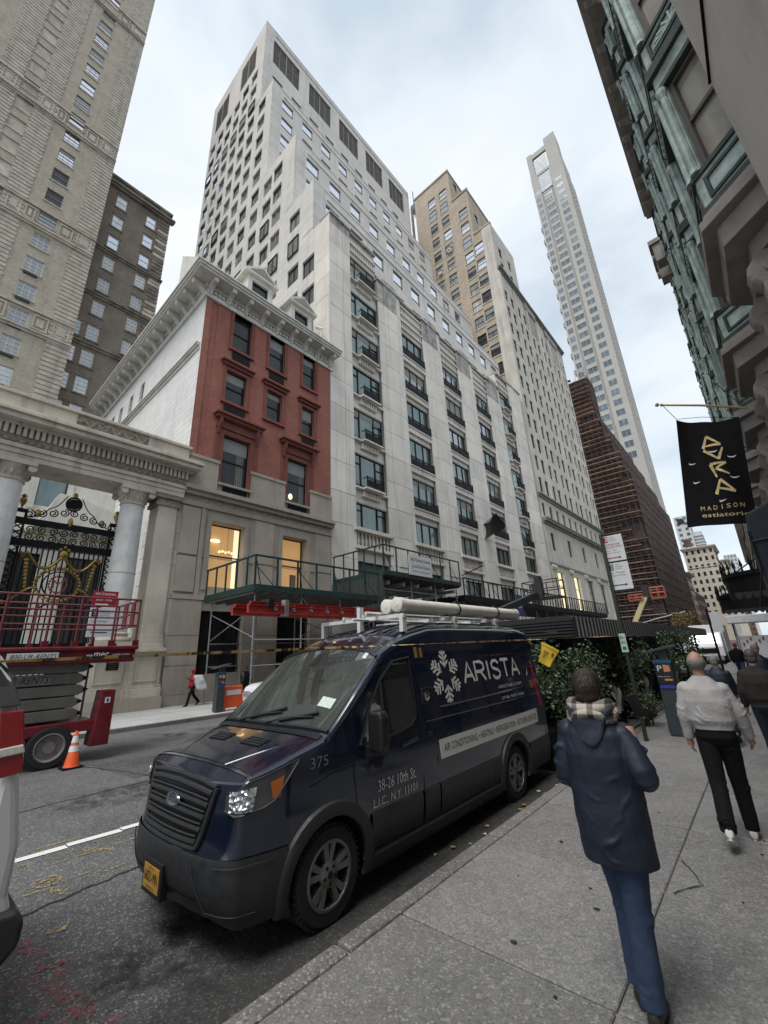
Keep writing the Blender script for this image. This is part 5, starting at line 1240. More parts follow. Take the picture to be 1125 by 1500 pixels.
# ------------------------------------------------------------------ sidewalk sheds on the far pavement
green = plain('shed_green', (.012, .034, .03), .55, var=.3, scale=5); galv = plain('galvanised_tube', (.30, .31, .32), .45, metal=.6, var=.25, scale=6); ply = plain('shed_underside', (.11, .10, .09), .85, var=.3, scale=2)
def shed(label, y0, y1, zd, zr, x0=-22.6, x1=-17.6, post=1.25, fascia=.32, mat=green, legs=True, end=True, cat='sidewalk shed'):
    t = thing('sidewalk_shed', label, cat, ((x0+x1)/2, (y0+y1)/2, 0))
    m = MB(); m.box(x0, x1-.08, y0+.08, y1, zd-.1, zd); m.build('deck', ply, t)
    m = MB(); m.box(x1-.08, x1, y0, y1, zd-.16, zd-.16+fascia); m.box(x0, x1-.08, y0, y0+.08, zd-.16, zd-.16+fascia); m.build('fascia', mat, t)
    n = int((y1-y0)/post)
    for i in range(n+1):
        y = y0+.05+i*(y1-y0-.1)/n; m = MB(); m.box(x1-.075, x1-.005, y-.045, y+.045, zd-.16+fascia, zr); m.build('rail_post', mat, t)
    m = MB(); m.box(x1-.08, x1, y0, y1, zr, zr+.09)
    if end: m.box(x0, x1-.08, y0, y0+.08, zr, zr+.09)
    m.build('top_rail', mat, t)
    for i in range(5 if end else 0): x = x0+.1+i*(x1-x0-.9)/4; m = MB(); m.box(x, x+.07, y0, y0+.07, zd-.16+fascia, zr); m.build('rail_post', mat, t)
    m = MB()
    for i in range(0, n, 2): y = y0+.05+i*(y1-y0-.1)/n; m.bar((x1-.3, y+.5, zd+.1), (x1-.04, y+.05, zr-.2), .04); m.bar((x1-.04, y+1.0, zd+.2), (x1-.04, y+.1, zr-.5), .03)
    m.build('rail_brace', mat, t)
    if legs:
        ys = [y0+.3+i*(y1-y0-.6)/max(1, int((y1-y0)/2.9)) for i in range(int((y1-y0)/2.9)+1)]
        for i, y in enumerate(ys):
            for x in (x0+.4, x1-.35): m = MB(); m.tube([(x, y, 0), (x, y, zd-.12)], .042, 8); m.tube([(x, y, 0), (x, y, .02)], .12, 8); m.build('leg', galv, t)
        m = MB()
        for x in (x0+.4, x1-.35):
            m.tube([(x, ys[0], 2.9), (x, ys[-1], 2.9)], .028, 6); m.tube([(x, ys[0], 1.75), (x, ys[-1], 1.75)], .028, 6)
        for y in ys[::2]: m.tube([(x0+.4, y, 4.4), (x1-.35, y, 3.0)], .025, 6); m.tube([(x0+.4, y, 3.0), (x1-.35, y, 4.4)], .025, 6)
        for i, y in enumerate(ys[1:-1:2]): m.tube([(x1-.35, y, zd-.2), (x1-.35, y+1.2, zd-1.4)], .022, 6)
        m.build('cross_brace', galv, t)
    m = MB()
    n = int((y1-y0)/.6)
    for i in range(n+1): y = y0+.1+i*(y1-y0-.2)/n; m.box(x0, x1-.1, y-.03, y+.03, zd-.28, zd-.1)
    m.build('deck_beam', ply, t); return t
shed('green sidewalk shed with open post railing in front of the red brick townhouse', 10.7, 19.6, 5.28, 6.8)
t = shed('taller dark green sidewalk shed carrying the white property sign', 20.1, 29.6, 7.05, 8.85)
m = MB(); m.box(-22.5, -17.7, 20.0, 20.07, 5.35, 6.85)
for i in range(22): m.box(-22.5+i*.22, -22.42+i*.22, 19.96, 20.0, 5.35, 6.85)
m.build('corrugated_side', plain('corrugated_dark', (.045, .05, .05), .6, var=.3), t)
m = MB()
for i in range(6): m.box(-22.4, -17.7, 20.6+i*1.6, 20.75+i*1.6, 6.3, 6.55); 
m.tube([(-17.9, 20.2, 5.2), (-17.9, 29.5, 5.2)], .03, 6); m.tube([(-17.9, 20.2, 6.0), (-17.9, 29.5, 6.0)], .03, 6); m.build('tier_beam', galv, t)
shed('long black railed sidewalk shed continuing past the pale stone building', 30.0, 72, 5.9, 7.6, post=.85, fascia=.5, mat=black_iron, legs=True, end=False)
def sign_board(name, label, cat, x, y0, y1, z0, z1, mat, lines, tm, th=.04):
    o = tag(MB().box(x, x+th, y0, y1, z0, z1).build(name, mat), label, cat)
    for s, a, b, c, d, mm in lines:
        m = MB(); text_on(m, s, lambda u, v: (x+th+.006, y0+(y1-y0)*(a+(b-a)*u), z0+(z1-z0)*(c+(d-c)*v))); m.build('lettering', mm, o, fix=False)
    return o
ink = plain('dark_blue_ink', (.02, .025, .07), .7); blk = plain('black_ink', (.012, .012, .014), .7); redi = plain('red_ink', (.30, .01, .025), .6); wht = plain('white_sign', (.62, .63, .64), .6, var=.06); whti = plain('white_ink', (.75, .75, .75), .6)
o = sign_board('property_sign', 'white property sign with blue lettering fixed to the shed railing', 'sign', -17.58, 22.75, 25.5, 7.15, 8.62, wht, [('460 Madison Avenue', .08, .93, .68, .86, ink), ('Jonel Real Estate', .12, .9, .33, .52, ink)], ink)
m = MB(); m.box(-17.539, -17.534, 23.1, 25.2, 7.42, 7.45); m.build('underline', redi, o)
o = sign_board('blue_sign', 'narrow royal blue sign on the railing of the long black shed', 'sign', -17.58, 39.6, 40.9, 4.85, 6.9, plain('royal_blue', (.02, .03, .16), .5), [('PARKING', .15, .85, .55, .66, whti), ('GARAGE', .15, .85, .38, .49, whti)], whti)
# ------------------------------------------------------------------ scissor lift
sl_ = thing('scissor_lift', 'dark red scissor lift with folded grey scissor arms parked by the stone gateway', 'scissor lift', (-13.8, 2, RZ))
lred = plain('lift_red', (.135, .008, .016), .45, var=.3, scale=4, coat=.2); lgrey = plain('lift_grey', (.115, .11, .10), .55, var=.2, scale=3); tyre = plain('tyre_rubber', (.014, .014, .015), .85, var=.3, scale=12, bump=.3); rimg = plain('dirty_rim', (.19, .185, .18), .55, var=.3, scale=8)
XN, XF, LA, LB = -12.9, -14.7, -1.0, 4.36
m = MB(); m.box(XF, XN, LA, LB, 2.12, 2.5); m.box(XF-.05, XN+.06, LA, LB+.05, 2.42, 2.52); m.build('platform', lred, sl_, bevel=.03)
m = MB()
for x in (XN-.03, XF+.03):
    for z in (3.05, 3.4, 3.74): m.tube([(x, LA, z), (x, LB-.03, z)], .024 if z < 3.7 else .03, 6)
for z in (3.05, 3.4, 3.74): m.tube([(XN-.03, LB-.03, z), (XF+.03, LB-.03, z)], .026, 6)
m.build('guard_rail', lred, sl_)
for x in (XN-.03, XF+.03):
    for y in (-.6, .55, 1.5, 2.35, 2.95, 3.75, LB-.03): m = MB(); m.tube([(x, y, 2.5), (x, y, 3.74)], .028, 6); m.box(x-.03, x+.03, y-.07, y+.07, 2.5, 2.66); m.build('rail_post', lred, sl_)
m = MB(); m.box(-14.2, -13.9, LB-.05, LB-.02, 3.05, 3.74); m.box(-13.6, -13.3, LB-.05, LB-.02, 3.05, 3.74); m.build('end_gate_panel', lred, sl_)
for i in range(5):                                  # folded arms: long box beams with pointed ends
    z = .86+i*.265; e = 3.42-.06*(i % 2)+.02*i
    m = MB(); m.prism([(LA, z), (e-.22, z), (e, z+.115), (e-.22, z+.235), (LA, z+.235)], 'x', XN-.32-.03*(i % 2), XN-.14); o = m.build('scissor_arm', lgrey, sl_, bevel=.015)
    m = MB(); m.prism([(LA, z), (e-.22, z), (e, z+.115), (e-.22, z+.235), (LA, z+.235)], 'x', XF+.14, XF+.32); m.build('scissor_arm', lgrey, sl_)
    m = MB(); m.lathe([(.045, -.02), (.045, .03)], (XN-.14, e-.1, z+.12), 8, 'x'); m.build('pivot_pin', black_iron, o)
m = MB(); m.box(XF+.1, XN-.1, LA, 3.7, .55, .8); m.box(XF+.3, XN-.3, LA, 3.3, .8, 2.1) if 0 else None; m.build('chassis', lred, sl_, bevel=.03)
m = MB(); m.prism([(3.62, .2), (4.02, .2), (4.02, 1.45), (3.72, 1.45)], 'x', XN-.5, XN+.02); o = m.build('ladder_box', lred, sl_, bevel=.02)
m = MB(); m.box(XN+.022, XN+.028, 3.8, 3.92, 1.15, 1.28); d = m.build('safety_sticker', wht, o); m = MB(); m.box(XN+.029, XN+.033, 3.84, 3.88, 1.18, 1.25); m.build('sticker_symbol', blk, o)
def wheel(parent, c, r, w, tm, rm, ax='x', side=1, spokes=0, hub=.3):
    m = MB(); m.lathe([(r*.66, -w/2), (r*.93, -w/2), (r, -w*.36), (r, w*.36), (r*.93, w/2), (r*.66, w/2)], c, 40, ax, cap=False); o = m.build('wheel', tm, parent, smooth=30)
    m = MB()
    for k in range(44):
        a = k*2*math.pi/44; p = [(r*1.004, a-.03), (r*1.012, a-.03)]
        m.bar((c[0]-w*.46, c[1]+r*math.cos(a), c[2]+r*math.sin(a)), (c[0]+w*.46, c[1]+r*math.cos(a+.1), c[2]+r*math.sin(a+.1)), .022, .02)
    m.build('tread', tm, o)
    m = MB(); s = side; m.lathe([(r*.68, s*w*.5), (r*.64, s*w*.52), (r*.6, s*w*.38), (r*.56, s*w*.2), (r*.3, s*w*.22), (r*.28, s*w*.34), (r*.1, s*w*.36), (.001, s*w*.36)], c, 30, ax, cap=False); o2 = m.build('rim', rm, o, smooth=30)
    return o, o2
for y in (2.84, -.3):
    for x, s in ((XN-.16, 1), (XF+.16, -1)): wheel(sl_, (x, y, .31), .44, .3, tyre, rimg, side=s)
def lift_text(s, y0, y1, z0, z1, mat, plate=None, x=XN+.062):
    if plate: m = MB(); m.box(x, x+.004, y0-.05, y1+.05, z0-.03, z1+.03); m.build('sign_plate', plate, sl_)
    m = MB(); text_on(m, s, lambda a, b: (x+.008, y0+(y1-y0)*(a+.03*b), z0+(z1-z0)*b)); m.build('lettering', mat if not plate else blk, sl_, fix=False)
lift_text('800-UR-RENTS', 1.75, 2.6, 2.26, 2.36, blk, wht); lift_text('www.', 3.22, 3.36, 2.27, 2.32, whti); lift_text('mec', 3.38, 3.7, 2.25, 2.36, whti); lift_text('AWP.COM', 3.78, 4.18, 2.26, 2.32, whti)
lift_text('800-UR-RENTS', 1.45, 2.58, 1.7, 1.86, blk, plain('lift_plate_grey', (.16, .155, .14), .6), XN-.135)
# parking sign behind the lift
pk = thing('street_sign', 'red and white no standing sign on a post behind the lift railing', 'sign', (-17.6, 4.0, 0))
m = MB(); m.tube([(-17.62, 4.55, 0), (-17.62, 4.55, 4.9)], .035, 6); m.build('post', dk_frame, pk)
m = MB(); m.box(-17.58, -17.56, 4.28, 5.08, 4.05, 4.62); o = m.build('red_plate', redi, pk); m = MB(); text_on(m, 'NO STANDING', lambda a, b: (-17.55, 4.36+.64*a, 4.46+.09*b)); text_on(m, 'ANY TIME', lambda a, b: (-17.55, 4.4+.5*a, 4.26+.07*b)); m.box(-17.556, -17.55, 4.4, 4.8, 4.12, 4.16); m.build('lettering', whti, o, fix=False)
m = MB(); m.box(-17.58, -17.56, 4.28, 5.08, 3.02, 4.02); o = m.build('white_plate', wht, pk); m = MB(); m.box(-17.556, -17.552, 4.34, 4.54, 3.72, 3.97); text_on(m, '2 Hour', lambda a, b: (-17.55, 4.6+.25*a, 3.9+.05*b)); text_on(m, 'metered', lambda a, b: (-17.55, 4.6+.3*a, 3.82+.05*b)); text_on(m, 'parking', lambda a, b: (-17.55, 4.6+.28*a, 3.73+.05*b)); text_on(m, '7pm - Midnight', lambda a, b: (-17.55, 4.36+.5*a, 3.52+.06*b)); text_on(m, 'except Sunday', lambda a, b: (-17.55, 4.36+.46*a, 3.4+.06*b)); m.box(-17.556, -17.552, 4.4, 4.9, 3.16, 3.19); m.build('lettering', blk, o, fix=False); m = MB(); text_on(m, 'S', lambda a, b: (-17.545, 4.4+.09*a, 3.76+.16*b)); m.build('letter_s', whti, o, fix=False)
# ------------------------------------------------------------------ traffic cone
cn_ = thing('traffic_cone', 'orange traffic cone with two white bands beside the lift wheel', 'traffic cone', (-12.55, 3.23, RZ)); orange = plain('cone_orange', (.72, .10, .02), .55, var=.12); wband = plain('reflective_band', (.66, .67, .68), .45, var=.1)
P = (-12.55, 3.23, RZ)
m = MB(); m.prism([(P[0]-.2, P[1]-.2), (P[0]+.2, P[1]-.2), (P[0]+.2, P[1]+.2), (P[0]-.2, P[1]+.2)], 'z', RZ, RZ+.04); m.build('base', black_iron, cn_, bevel=.012)
m = MB(); m.lathe([(.16, .04), (.142, .08), (.036, .74), (.026, .76)], P, 24); m.build('cone_body', orange, cn_, smooth=True)
for a, b in ((.34, .46), (.52, .66)): m = MB(); f = lambda z: .142-(z-.08)*.1606+.004; m.lathe([(f(a), a), (f(b), b)], P, 24, cap=False); m.build('white_band', wband, cn_, smooth=True)
# ------------------------------------------------------------------ parking machines, barricade
def meter(label, x, y, front='y'):
    t = thing('parking_machine', label, 'parking meter', (x, y, 0), local=True); M = Matrix.Rotation(R(0 if front == 'y' else 90), 4, 'Z'); cas = plain('meter_casing', (.035, .045, .052), .5, var=.2); 
    def mb(): q = MB(); q.M = M; return q
    m = mb(); m.prism([(-.16, 0), (.16, 0), (.19, .1), (.17, 1.0), (.17, 1.55), (-.17, 1.55), (-.17, 1.0), (-.19, .1)], 'y', -.13, .17); m.build('cabinet', cas, t, bevel=.02)
    m = mb(); m.box(-.165, .165, -.155, -.131, 1.05, 1.5); o = m.build('front_panel', plain('meter_panel', (.012, .016, .024), .3), t)
    m = mb(); m.box(-.18, .18, -.165, .18, 1.5, 1.57); m.build('blue_band', plain('meter_blue', (.02, .075, .16), .45), t)
    m = mb(); text_on(m, 'P', lambda a, b: tuple(M @ Vector((-.12+.09*a, -.158, 1.33+.12*b)))); text_on(m, 'Pay here', lambda a, b: tuple(M @ Vector((-.13+.22*a, -.158, 1.2+.03*b)))); m.build('lettering', whti, o, fix=False)
    m = mb(); m.prism([(.0, 1.31), (.13, 1.33), (.12, 1.45), (.0, 1.47)], 'y', -.159, -.156); m.box(-.02, .13, -.159, -.156, 1.13, 1.17); m.build('orange_graphic', plain('meter_orange', (.6, .25, .12), .6), o)
    m = mb(); m.box(-.14, .14, -.152, -.131, .97, 1.04); m.build('blue_label', plain('meter_label', (.04, .05, .35), .5), t)
    m = mb(); m.prism([(-.26, 1.66), (.3, 1.86), (.3, 1.9), (-.26, 1.71)], 'x', -.2, .2) if 0 else m.prism([(-.36, 1.7), (.34, 1.84), (.36, 1.9), (.1, 1.86), (-.36, 1.74)], 'y', -.2, .2); m.box(-.05, .14, -.08, .12, 1.55, 1.8); m.build('solar_hood', cas, t, bevel=.01)
    return t
meter('tall dark parking payment machine with a P panel, on the near pavement', -1.95, 11.85)
meter('dark parking payment machine on the far pavement beside the walking woman in red', -17.95, 9.55, 'x')
bc = thing('barricade', 'orange plastic barricade standing by the far parking machine', 'barricade', (-18.2, 10.2, 0)); m = MB()
m.prism([(9.72, 0), (9.95, 0), (9.98, .1), (10.6, .1), (10.63, 0), (10.86, 0), (10.75, .75), (10.7, .95), (9.88, .95), (9.83, .75)], 'x', -18.35, -18.1); m.build('panel', orange, bc, bevel=.02); m = MB(); m.box(-18.09, -18.085, 9.95, 10.65, .6, .8); m.build('reflective_strip', wband, bc)
# ------------------------------------------------------------------ kerbside parking sign on its post
ks = thing('parking_sign_post', 'green-black post with two white commercial parking signs on the near kerb', 'sign post', (-2.45, 11, 0)); postm = plain('sign_post_green', (.016, .022, .018), .6, var=.3, scale=20)
m = MB(); m.box(-2.49, -2.42, 10.93, 11, 0, 4.52); m.build('post', postm, ks)
m = MB(); m.box(-2.50, -2.02, 11.01, 11.02, 3.84, 4.47); o1 = m.build('commercial_sign', wht, ks); m = MB(); m.box(-2.50, -2.02, 11.01, 11.02, 3.16, 3.8); o2 = m.build('parking_sign', wht, ks)
def kt(s, x0, x1, z0, z1, mat, o): m = MB(); text_on(m, s, lambda a, b: (x0+(x1-x0)*a, 11.005, z0+(z1-z0)*b)); m.build('lettering', mat, o, fix=False)
for s, x0, x1, z0, z1, mat in (('3 hour', -2.32, -2.2, 4.41, 4.44, blk), ('metered', -2.32, -2.16, 4.36, 4.39, blk), ('parking', -2.32, -2.17, 4.31, 4.34, blk), ('COMMERCIAL', -2.47, -2.08, 4.22, 4.27, redi), ('VEHICLES ONLY', -2.47, -2.05, 4.155, 4.205, redi), ('7am - 7pm', -2.42, -2.18, 4.08, 4.115, blk), ('except Sunday', -2.45, -2.12, 4.02, 4.055, blk)): kt(s, x0, x1, z0, z1, mat, o1)
for s, x0, x1, z0, z1, mat in (('2 hour', -2.3, -2.2, 3.74, 3.77, blk), ('metered', -2.3, -2.15, 3.69, 3.72, blk), ('parking', -2.3, -2.16, 3.64, 3.67, blk), ('7pm - Midnight', -2.44, -2.12, 3.54, 3.58, blk), ('except Sunday', -2.44, -2.12, 3.475, 3.515, blk)): kt(s, x0, x1, z0, z1, mat, o2)
for z, mat, o in ((3.92, redi, o1), (3.27, blk, o2)): m = MB(); m.box(-2.42, -2.16, 11.004, 11.008, z-.008, z+.008); m.add([(-2.17, 11.004, z-.03), (-2.12, 11.004, z), (-2.17, 11.004, z+.03)], [(0, 1, 2)]); m.build('arrow', mat, o, fix=False)
m = MB(); m.box(-2.42, -2.34, 11.004, 11.008, 4.31, 4.45); m.build('red_square', redi, o1); m = MB(); m.box(-2.42, -2.34, 11.004, 11.008, 3.63, 3.77); m.build('green_square', plain('sign_green', (.01, .08, .05), .5), o2)
for s, z, o in (('3', 4.33, o1), ('2', 3.65, o2)): m = MB(); text_on(m, s, lambda a, b: (-2.4+.05*a, 11.002, z+.1*b)); m.build('numeral', whti, o, fix=False)
m = MB(); m.box(-2.53, -2.40, 10.91, 10.928, 1.78, 2.18); o = m.build('pay_sign', plain('pale_green_sign', (.45, .6, .52), .6), ks); m = MB(); text_on(m, 'PAY', lambda a, b: (-2.515+.1*a, 10.905, 2.06+.06*b)); text_on(m, 'HERE', lambda a, b: (-2.515+.1*a, 10.905, 1.96+.06*b)); m.box(-2.5, -2.43, 10.902, 10.908, 1.84, 1.9); m.build('lettering', plain('green_ink', (.02, .16, .1), .6), o, fix=False)
# ------------------------------------------------------------------ caution tape and the yellow notice
tp_ = MB(); pts = [(-2.55, y, 2.045+.012*(y-.3)*.7) for y in [-1.5+.25*i for i in range(50)]]; pts = [p for p in pts if p[1] <= 10.95]+[(-2.47, 10.95, 2.13)]
a = []; b = []
for i, p in enumerate(pts): t = p[1]*.9+.8*noise.noise((p[1]*.8, 0, 0)); a.append((p[0]+.009*math.cos(t), p[1], p[2]+.009*math.sin(t))); b.append((p[0]-.009*math.cos(t), p[1], p[2]-.009*math.sin(t)))
tp_.grid([a, b])
tm, t_, b_ = nodes('caution_tape'); b_.inputs['Roughness'].default_value = .4; g_ = nd(t_, 'ShaderNodeNewGeometry'); n_ = nd(t_, 'ShaderNodeTexNoise', ins={'Scale': 5, 'Detail': 3}); mp_ = nd(t_, 'ShaderNodeMapping', ins={'Scale': (1, 3, 1)}); r_ = nd(t_, 'ShaderNodeValToRGB'); r_.color_ramp.elements[0].position = .44; r_.color_ramp.elements[0].color = (.03, .028, .02, 1); r_.color_ramp.elements[1].position = .5; r_.color_ramp.elements[1].color = (.62, .36, .06, 1)
e3 = r_.color_ramp.elements.new(.62); e3.color = (.55, .47, .3, 1)
t_.links.new(g_.outputs['Position'], mp_.inputs[0]); t_.links.new(mp_.outputs[0], n_.inputs['Vector']); t_.links.new(n_.outputs['Fac'], r_.inputs[0]); t_.links.new(r_.outputs[0], b_.inputs['Base Color'])
tag(tp_.build('caution_tape', tm, fix=False), 'twisted yellow and black caution tape stretched along the near kerb', 'tape')
yn = plain('yellow_paper', (.75, .50, .045), .7, var=.08)
m = MB(); Q = [(-2.55, 6.42, 2.06), (-2.40, 6.62, 1.92), (-2.47, 6.42, 1.70), (-2.60, 6.30, 1.79)]
def nq(u, v, o=0):
    p = (Vector(Q[0])*(1-u)+Vector(Q[1])*u)*(1-v)+(Vector(Q[3])*(1-u)+Vector(Q[2])*u)*v; return (p.x+.02*math.sin(3*v+2*u)+o, p.y-o, p.z)
m.grid([[nq(i/6, j/6) for i in range(7)] for j in range(7)]); nt_ = tag(m.build('notice', yn, fix=False, smooth='all'), 'yellow paper parking notice hanging from the caution tape behind the van', 'notice')
bi = plain('brown_ink', (.17, .10, .02), .7); m = MB(); text_on(m, 'PARKING', lambda a, b: nq(.08+.84*a, .2-.12*b, .006)); m.build('lettering', bi, nt_, fix=False)
m = MB(); m.add([nq(u, v, .006) for u, v in ((.68, .3), (.84, .3), (.84, .42), (.76, .5), (.68, .42))], [(0, 1, 2, 3, 4)])
for r in range(4): m.add([nq(u, v, .006) for u, v in ((.15, .36+.1*r), (.5-.05*r, .36+.1*r), (.5-.05*r, .4+.1*r), (.15, .4+.1*r))], [(0, 1, 2, 3)])
m.build('print_mark', bi, nt_, fix=False)
# ------------------------------------------------------------------ kerbside dining shelter, planting, chairs
stripe_w = plain('canopy_grey', (.36, .36, .37), .8, var=.1); stripe_b = plain('canopy_black', (.012, .012, .013), .7)
ds = thing('dining_shelter', 'kerbside dining shelter with a black and grey striped valance roof', 'shelter', (-4.1, 22, RZ))
m = MB(); m.prism([(-5.2, 2.5), (-3.02, 2.5), (-3.1, 2.6), (-5.1, 2.6)], 'y', 9.5, 36); m.box(-5.2, -3.02, 9.5, 36, 2.42, 2.5); m.build('roof', stripe_b, ds)
m = MB(); k = 0; y = 9.5
m2 = MB()
while y < 36: (m if k % 2 else m2).box(-3.02, -3.0, y, y+.13, 2.14, 2.56); y += .13; k += 1
m.build('grey_stripe', stripe_w, ds, stuff=True); m2.build('black_stripe', stripe_b, ds, stuff=True)
for i in range(6): m = MB(); m.box(-5.2, -3.02, 9.46, 9.5, 2.16+i*.065, 2.2+i*.065); m.build('end_slat', stripe_b, ds)
for y in (9.7, 14.5, 19.5, 24.5, 30): 
    for x in (-5.1, -3.12): m = MB(); m.box(x-.04, x+.04, y-.04, y+.04, RZ, 2.45); m.build('post', black_iron, ds)
m = MB(); m.box(-5.2, -3.0, 9.4, 36, RZ, .0); m.build('floor_deck', plain('deck_boards', (.13, .12, .11), .8, var=.3), ds)
m = MB(); m.box(-5.25, -5.2, 9.4, 36, 0, 2.4); m.build('street_side_wall', stripe_b, ds)
leafm, t_, b_ = nodes('dark_glossy_leaf'); b_.inputs['Roughness'].default_value = .42; oi = nd(t_, 'ShaderNodeNewGeometry'); mr_ = nd(t_, 'ShaderNodeValToRGB'); mr_.color_ramp.elements[0].color = (.016, .032, .016, 1); mr_.color_ramp.elements[1].color = (.11, .155, .075, 1); t_.links.new(oi.outputs['Random Per Island'], mr_.inputs[0]); t_.links.new(mr_.outputs[0], b_.inputs['Base Color'])
autm, t_, b_ = nodes('autumn_leaf'); b_.inputs['Roughness'].default_value = .6; oi = nd(t_, 'ShaderNodeNewGeometry'); mr_ = nd(t_, 'ShaderNodeValToRGB'); mr_.color_ramp.elements[0].color = (.05, .06, .02, 1); mr_.color_ramp.elements[1].color = (.22, .13, .045, 1); t_.links.new(oi.outputs['Random Per Island'], mr_.inputs[0]); t_.links.new(mr_.outputs[0], b_.inputs['Base Color'])
bark = plain('bark', (.05, .04, .03), .9, var=.3, scale=20)
def leaves(m, c, rad, n, s, rg):
    blobs = [(c[0]+rad[0]*rg.uniform(-.75, .75), c[1]+rad[1]*rg.uniform(-.75, .75), c[2]+rad[2]*rg.uniform(-.8, .8), rg.uniform(.25, .5)) for _ in range(max(5, n//90))]
    for _ in range(n):
        bx_, by_, bz_, br_ = rg.choice(blobs); d = Vector((rg.gauss(0, 1), rg.gauss(0, 1), rg.gauss(0, 1))).normalized()*(rg.random()**.4)*br_*min(rad)*1.6
        p = Vector((bx_, by_, bz_))+d; a = Vector((rg.uniform(-1, 1), rg.uniform(-1, 1), rg.uniform(-.5, .9))).normalized(); u = a.cross(Vector((rg.uniform(-1, 1), rg.uniform(-1, 1), 1))).normalized(); q = s*rg.uniform(.6, 1.3)
        v = a.cross(u)
        m.add([p, p+u*q*.5+v*q*.26+a*q*.06, p+u*q, p+u*q*.5-v*q*.26+a*q*.06], [(0, 1, 2, 3)])
def shrub(label, c, rad, n, s, seed, mat=None, planter=True, cat='shrub'):
    rg = random.Random(seed); t = thing('shrub', label, cat, (c[0], c[1], RZ), 'dark leafy shrubs round the dining shelter' if cat == 'shrub' else None)
    m = MB(); leaves(m, c, rad, n, s, rg); m.build('foliage', mat or leafm, t, fix=False)
    m = MB(); b0 = RZ+(.45 if planter else 0)
    for k in range(7): a = rg.uniform(0, 6.3); m.tube([(c[0]+.08*math.cos(a), c[1]+.08*math.sin(a), b0), (c[0]+rad[0]*.4*math.cos(a), c[1]+rad[1]*.4*math.sin(a), c[2]-.1), (c[0]+rad[0]*.8*math.cos(a), c[1]+rad[1]*.8*math.sin(a), c[2]+rad[2]*.6)], .025, 5, r2=.006)
    m.build('stem', bark, t)
    if planter: m = MB(); m.box(c[0]-.45, c[0]+.45, c[1]-.45, c[1]+.45, RZ, RZ+.62); m.build('planter_box', black_iron, t, bevel=.02)
shrub('tall glossy shrub directly behind the van, nearest the yellow notice', (-3.85, 8.75, 1.25), (.75, .55, .95), 2600, .085, 1)
shrub('rounded glossy shrub on the kerb left of the sign post', (-3.25, 9.9, 1.2), (.5, .75, .85), 2600, .08, 2)
shrub('shrub under the striped valance just right of the sign post', (-3.3, 14.2, 1.35), (.6, 1.1, .75), 1900, .09, 3)
shrub('small shrub low to the ground beside the parking machine', (-2.75, 12.9, .45), (.3, .4, .35), 900, .07, 4, planter=False)
shrub('shrub beyond the near parking machine under the striped roof', (-3.0, 18.6, 1.55), (.6, 1.3, .8), 1700, .1, 5)
shrub('farther shrub at the end of the striped roof', (-2.9, 23.6, 1.6), (.6, 1.6, .8), 1500, .12, 6)
for i, (x, y, c_) in enumerate(((-3.6, 11.0, 0), (-3.35, 12.0, 1), (-3.5, 12.9, 0), (-3.4, 15.6, 1), (-3.5, 16.8, 0), (-3.3, 20.6, 1), (-3.3, 21.6, 0))):
    t = thing('dining_chair', ['black dining chair nearest the sign post under the striped roof', 'pale covered dining chair just behind the nearest black chair', 'black dining chair just left of the shrub by the parking machine', 'pale covered dining chair beyond the shrub under the striped roof', 'black dining chair beyond the second pale covered chair', 'pale covered dining chair far down the striped roof', 'last black dining chair under the striped roof'][i], 'chair', (x, y, 0), 'dining chairs under the striped roof'); cm = stripe_b if not c_ else plain('pale_cover', (.36, .355, .35), .85)
    m = MB(); m.box(x-.22, x+.22, y-.22, y+.22, .42, .48); m.build('seat', cm, t, bevel=.015)
    m = MB(); m.grid([[(x+.22+.04*math.sin(k*1.3), y-.24+.48*j/6, .5+.5*k/5+.05*math.sin(j)) for j in range(7)] for k in range(6)]); m.grid([[(x+.26+.03*math.sin(k*1.3+j), y-.26+.52*j/6, .95-.55*k/5+.05*math.sin(j)*(k < 2)) for j in range(7)] for k in range(6)]); m.build('backrest', cm, t, smooth=True)
    for a in (-.19, .19):
        for b in (-.19, .19): m = MB(); m.box(x+a-.018, x+a+.018, y+b-.018, y+b+.018, 0, .42); m.build('leg', black_iron, t)
# ------------------------------------------------------------------ boom lifts
bmk = plain('boom_black', (.02, .022, .024), .5, var=.2); boomo = plain('boom_orange', (.40, .075, .03), .5, var=.2); boomy = plain('boom_cream', (.50, .45, .24), .5, var=.15)
def basket(m, c, w, d, h, r=.04):
    x, y, z = c
    for zz in (z, z+h*.5, z+h):
        m.tube([(x-w/2, y-d/2, zz), (x+w/2, y-d/2, zz), (x+w/2, y+d/2, zz), (x-w/2, y+d/2, zz), (x-w/2, y-d/2, zz)], r, 5)
    for a in (-.5, 0, .5):
        for b in (-.5, .5): m.tube([(x+a*w, y+b*d, z), (x+a*w, y+b*d, z+h)], r, 5)
    m.box(x-w/2, x+w/2, y-d/2, y+d/2, z-.1, z)
bl1 = thing('boom_lift', 'black boom lift raising its railed basket in front of the pale building', 'boom lift', (-12, 20, RZ))
m = MB(); m.bar((-12.2, 21.5, 3.4), (-11.9, 30.2, 5.5), .35, .45); m.bar((-12.15, 22.5, 3.4), (-11.95, 28, 4.9), .2, .25); m.build('boom', bmk, bl1, bevel=.03)
m = MB(); basket(m, (-11.6, 31.2, 5.35), 2.6, 1.4, 1.2); m.box(-12.1, -11.4, 30.3, 30.8, 5.2, 6.4); m.bar((-11.9, 30.0, 5.3), (-11.7, 30.6, 5.5), .3); m.box(-11.9, -11.5, 30.4, 31, 6.4, 6.9); m.build('basket', bmk, bl1)
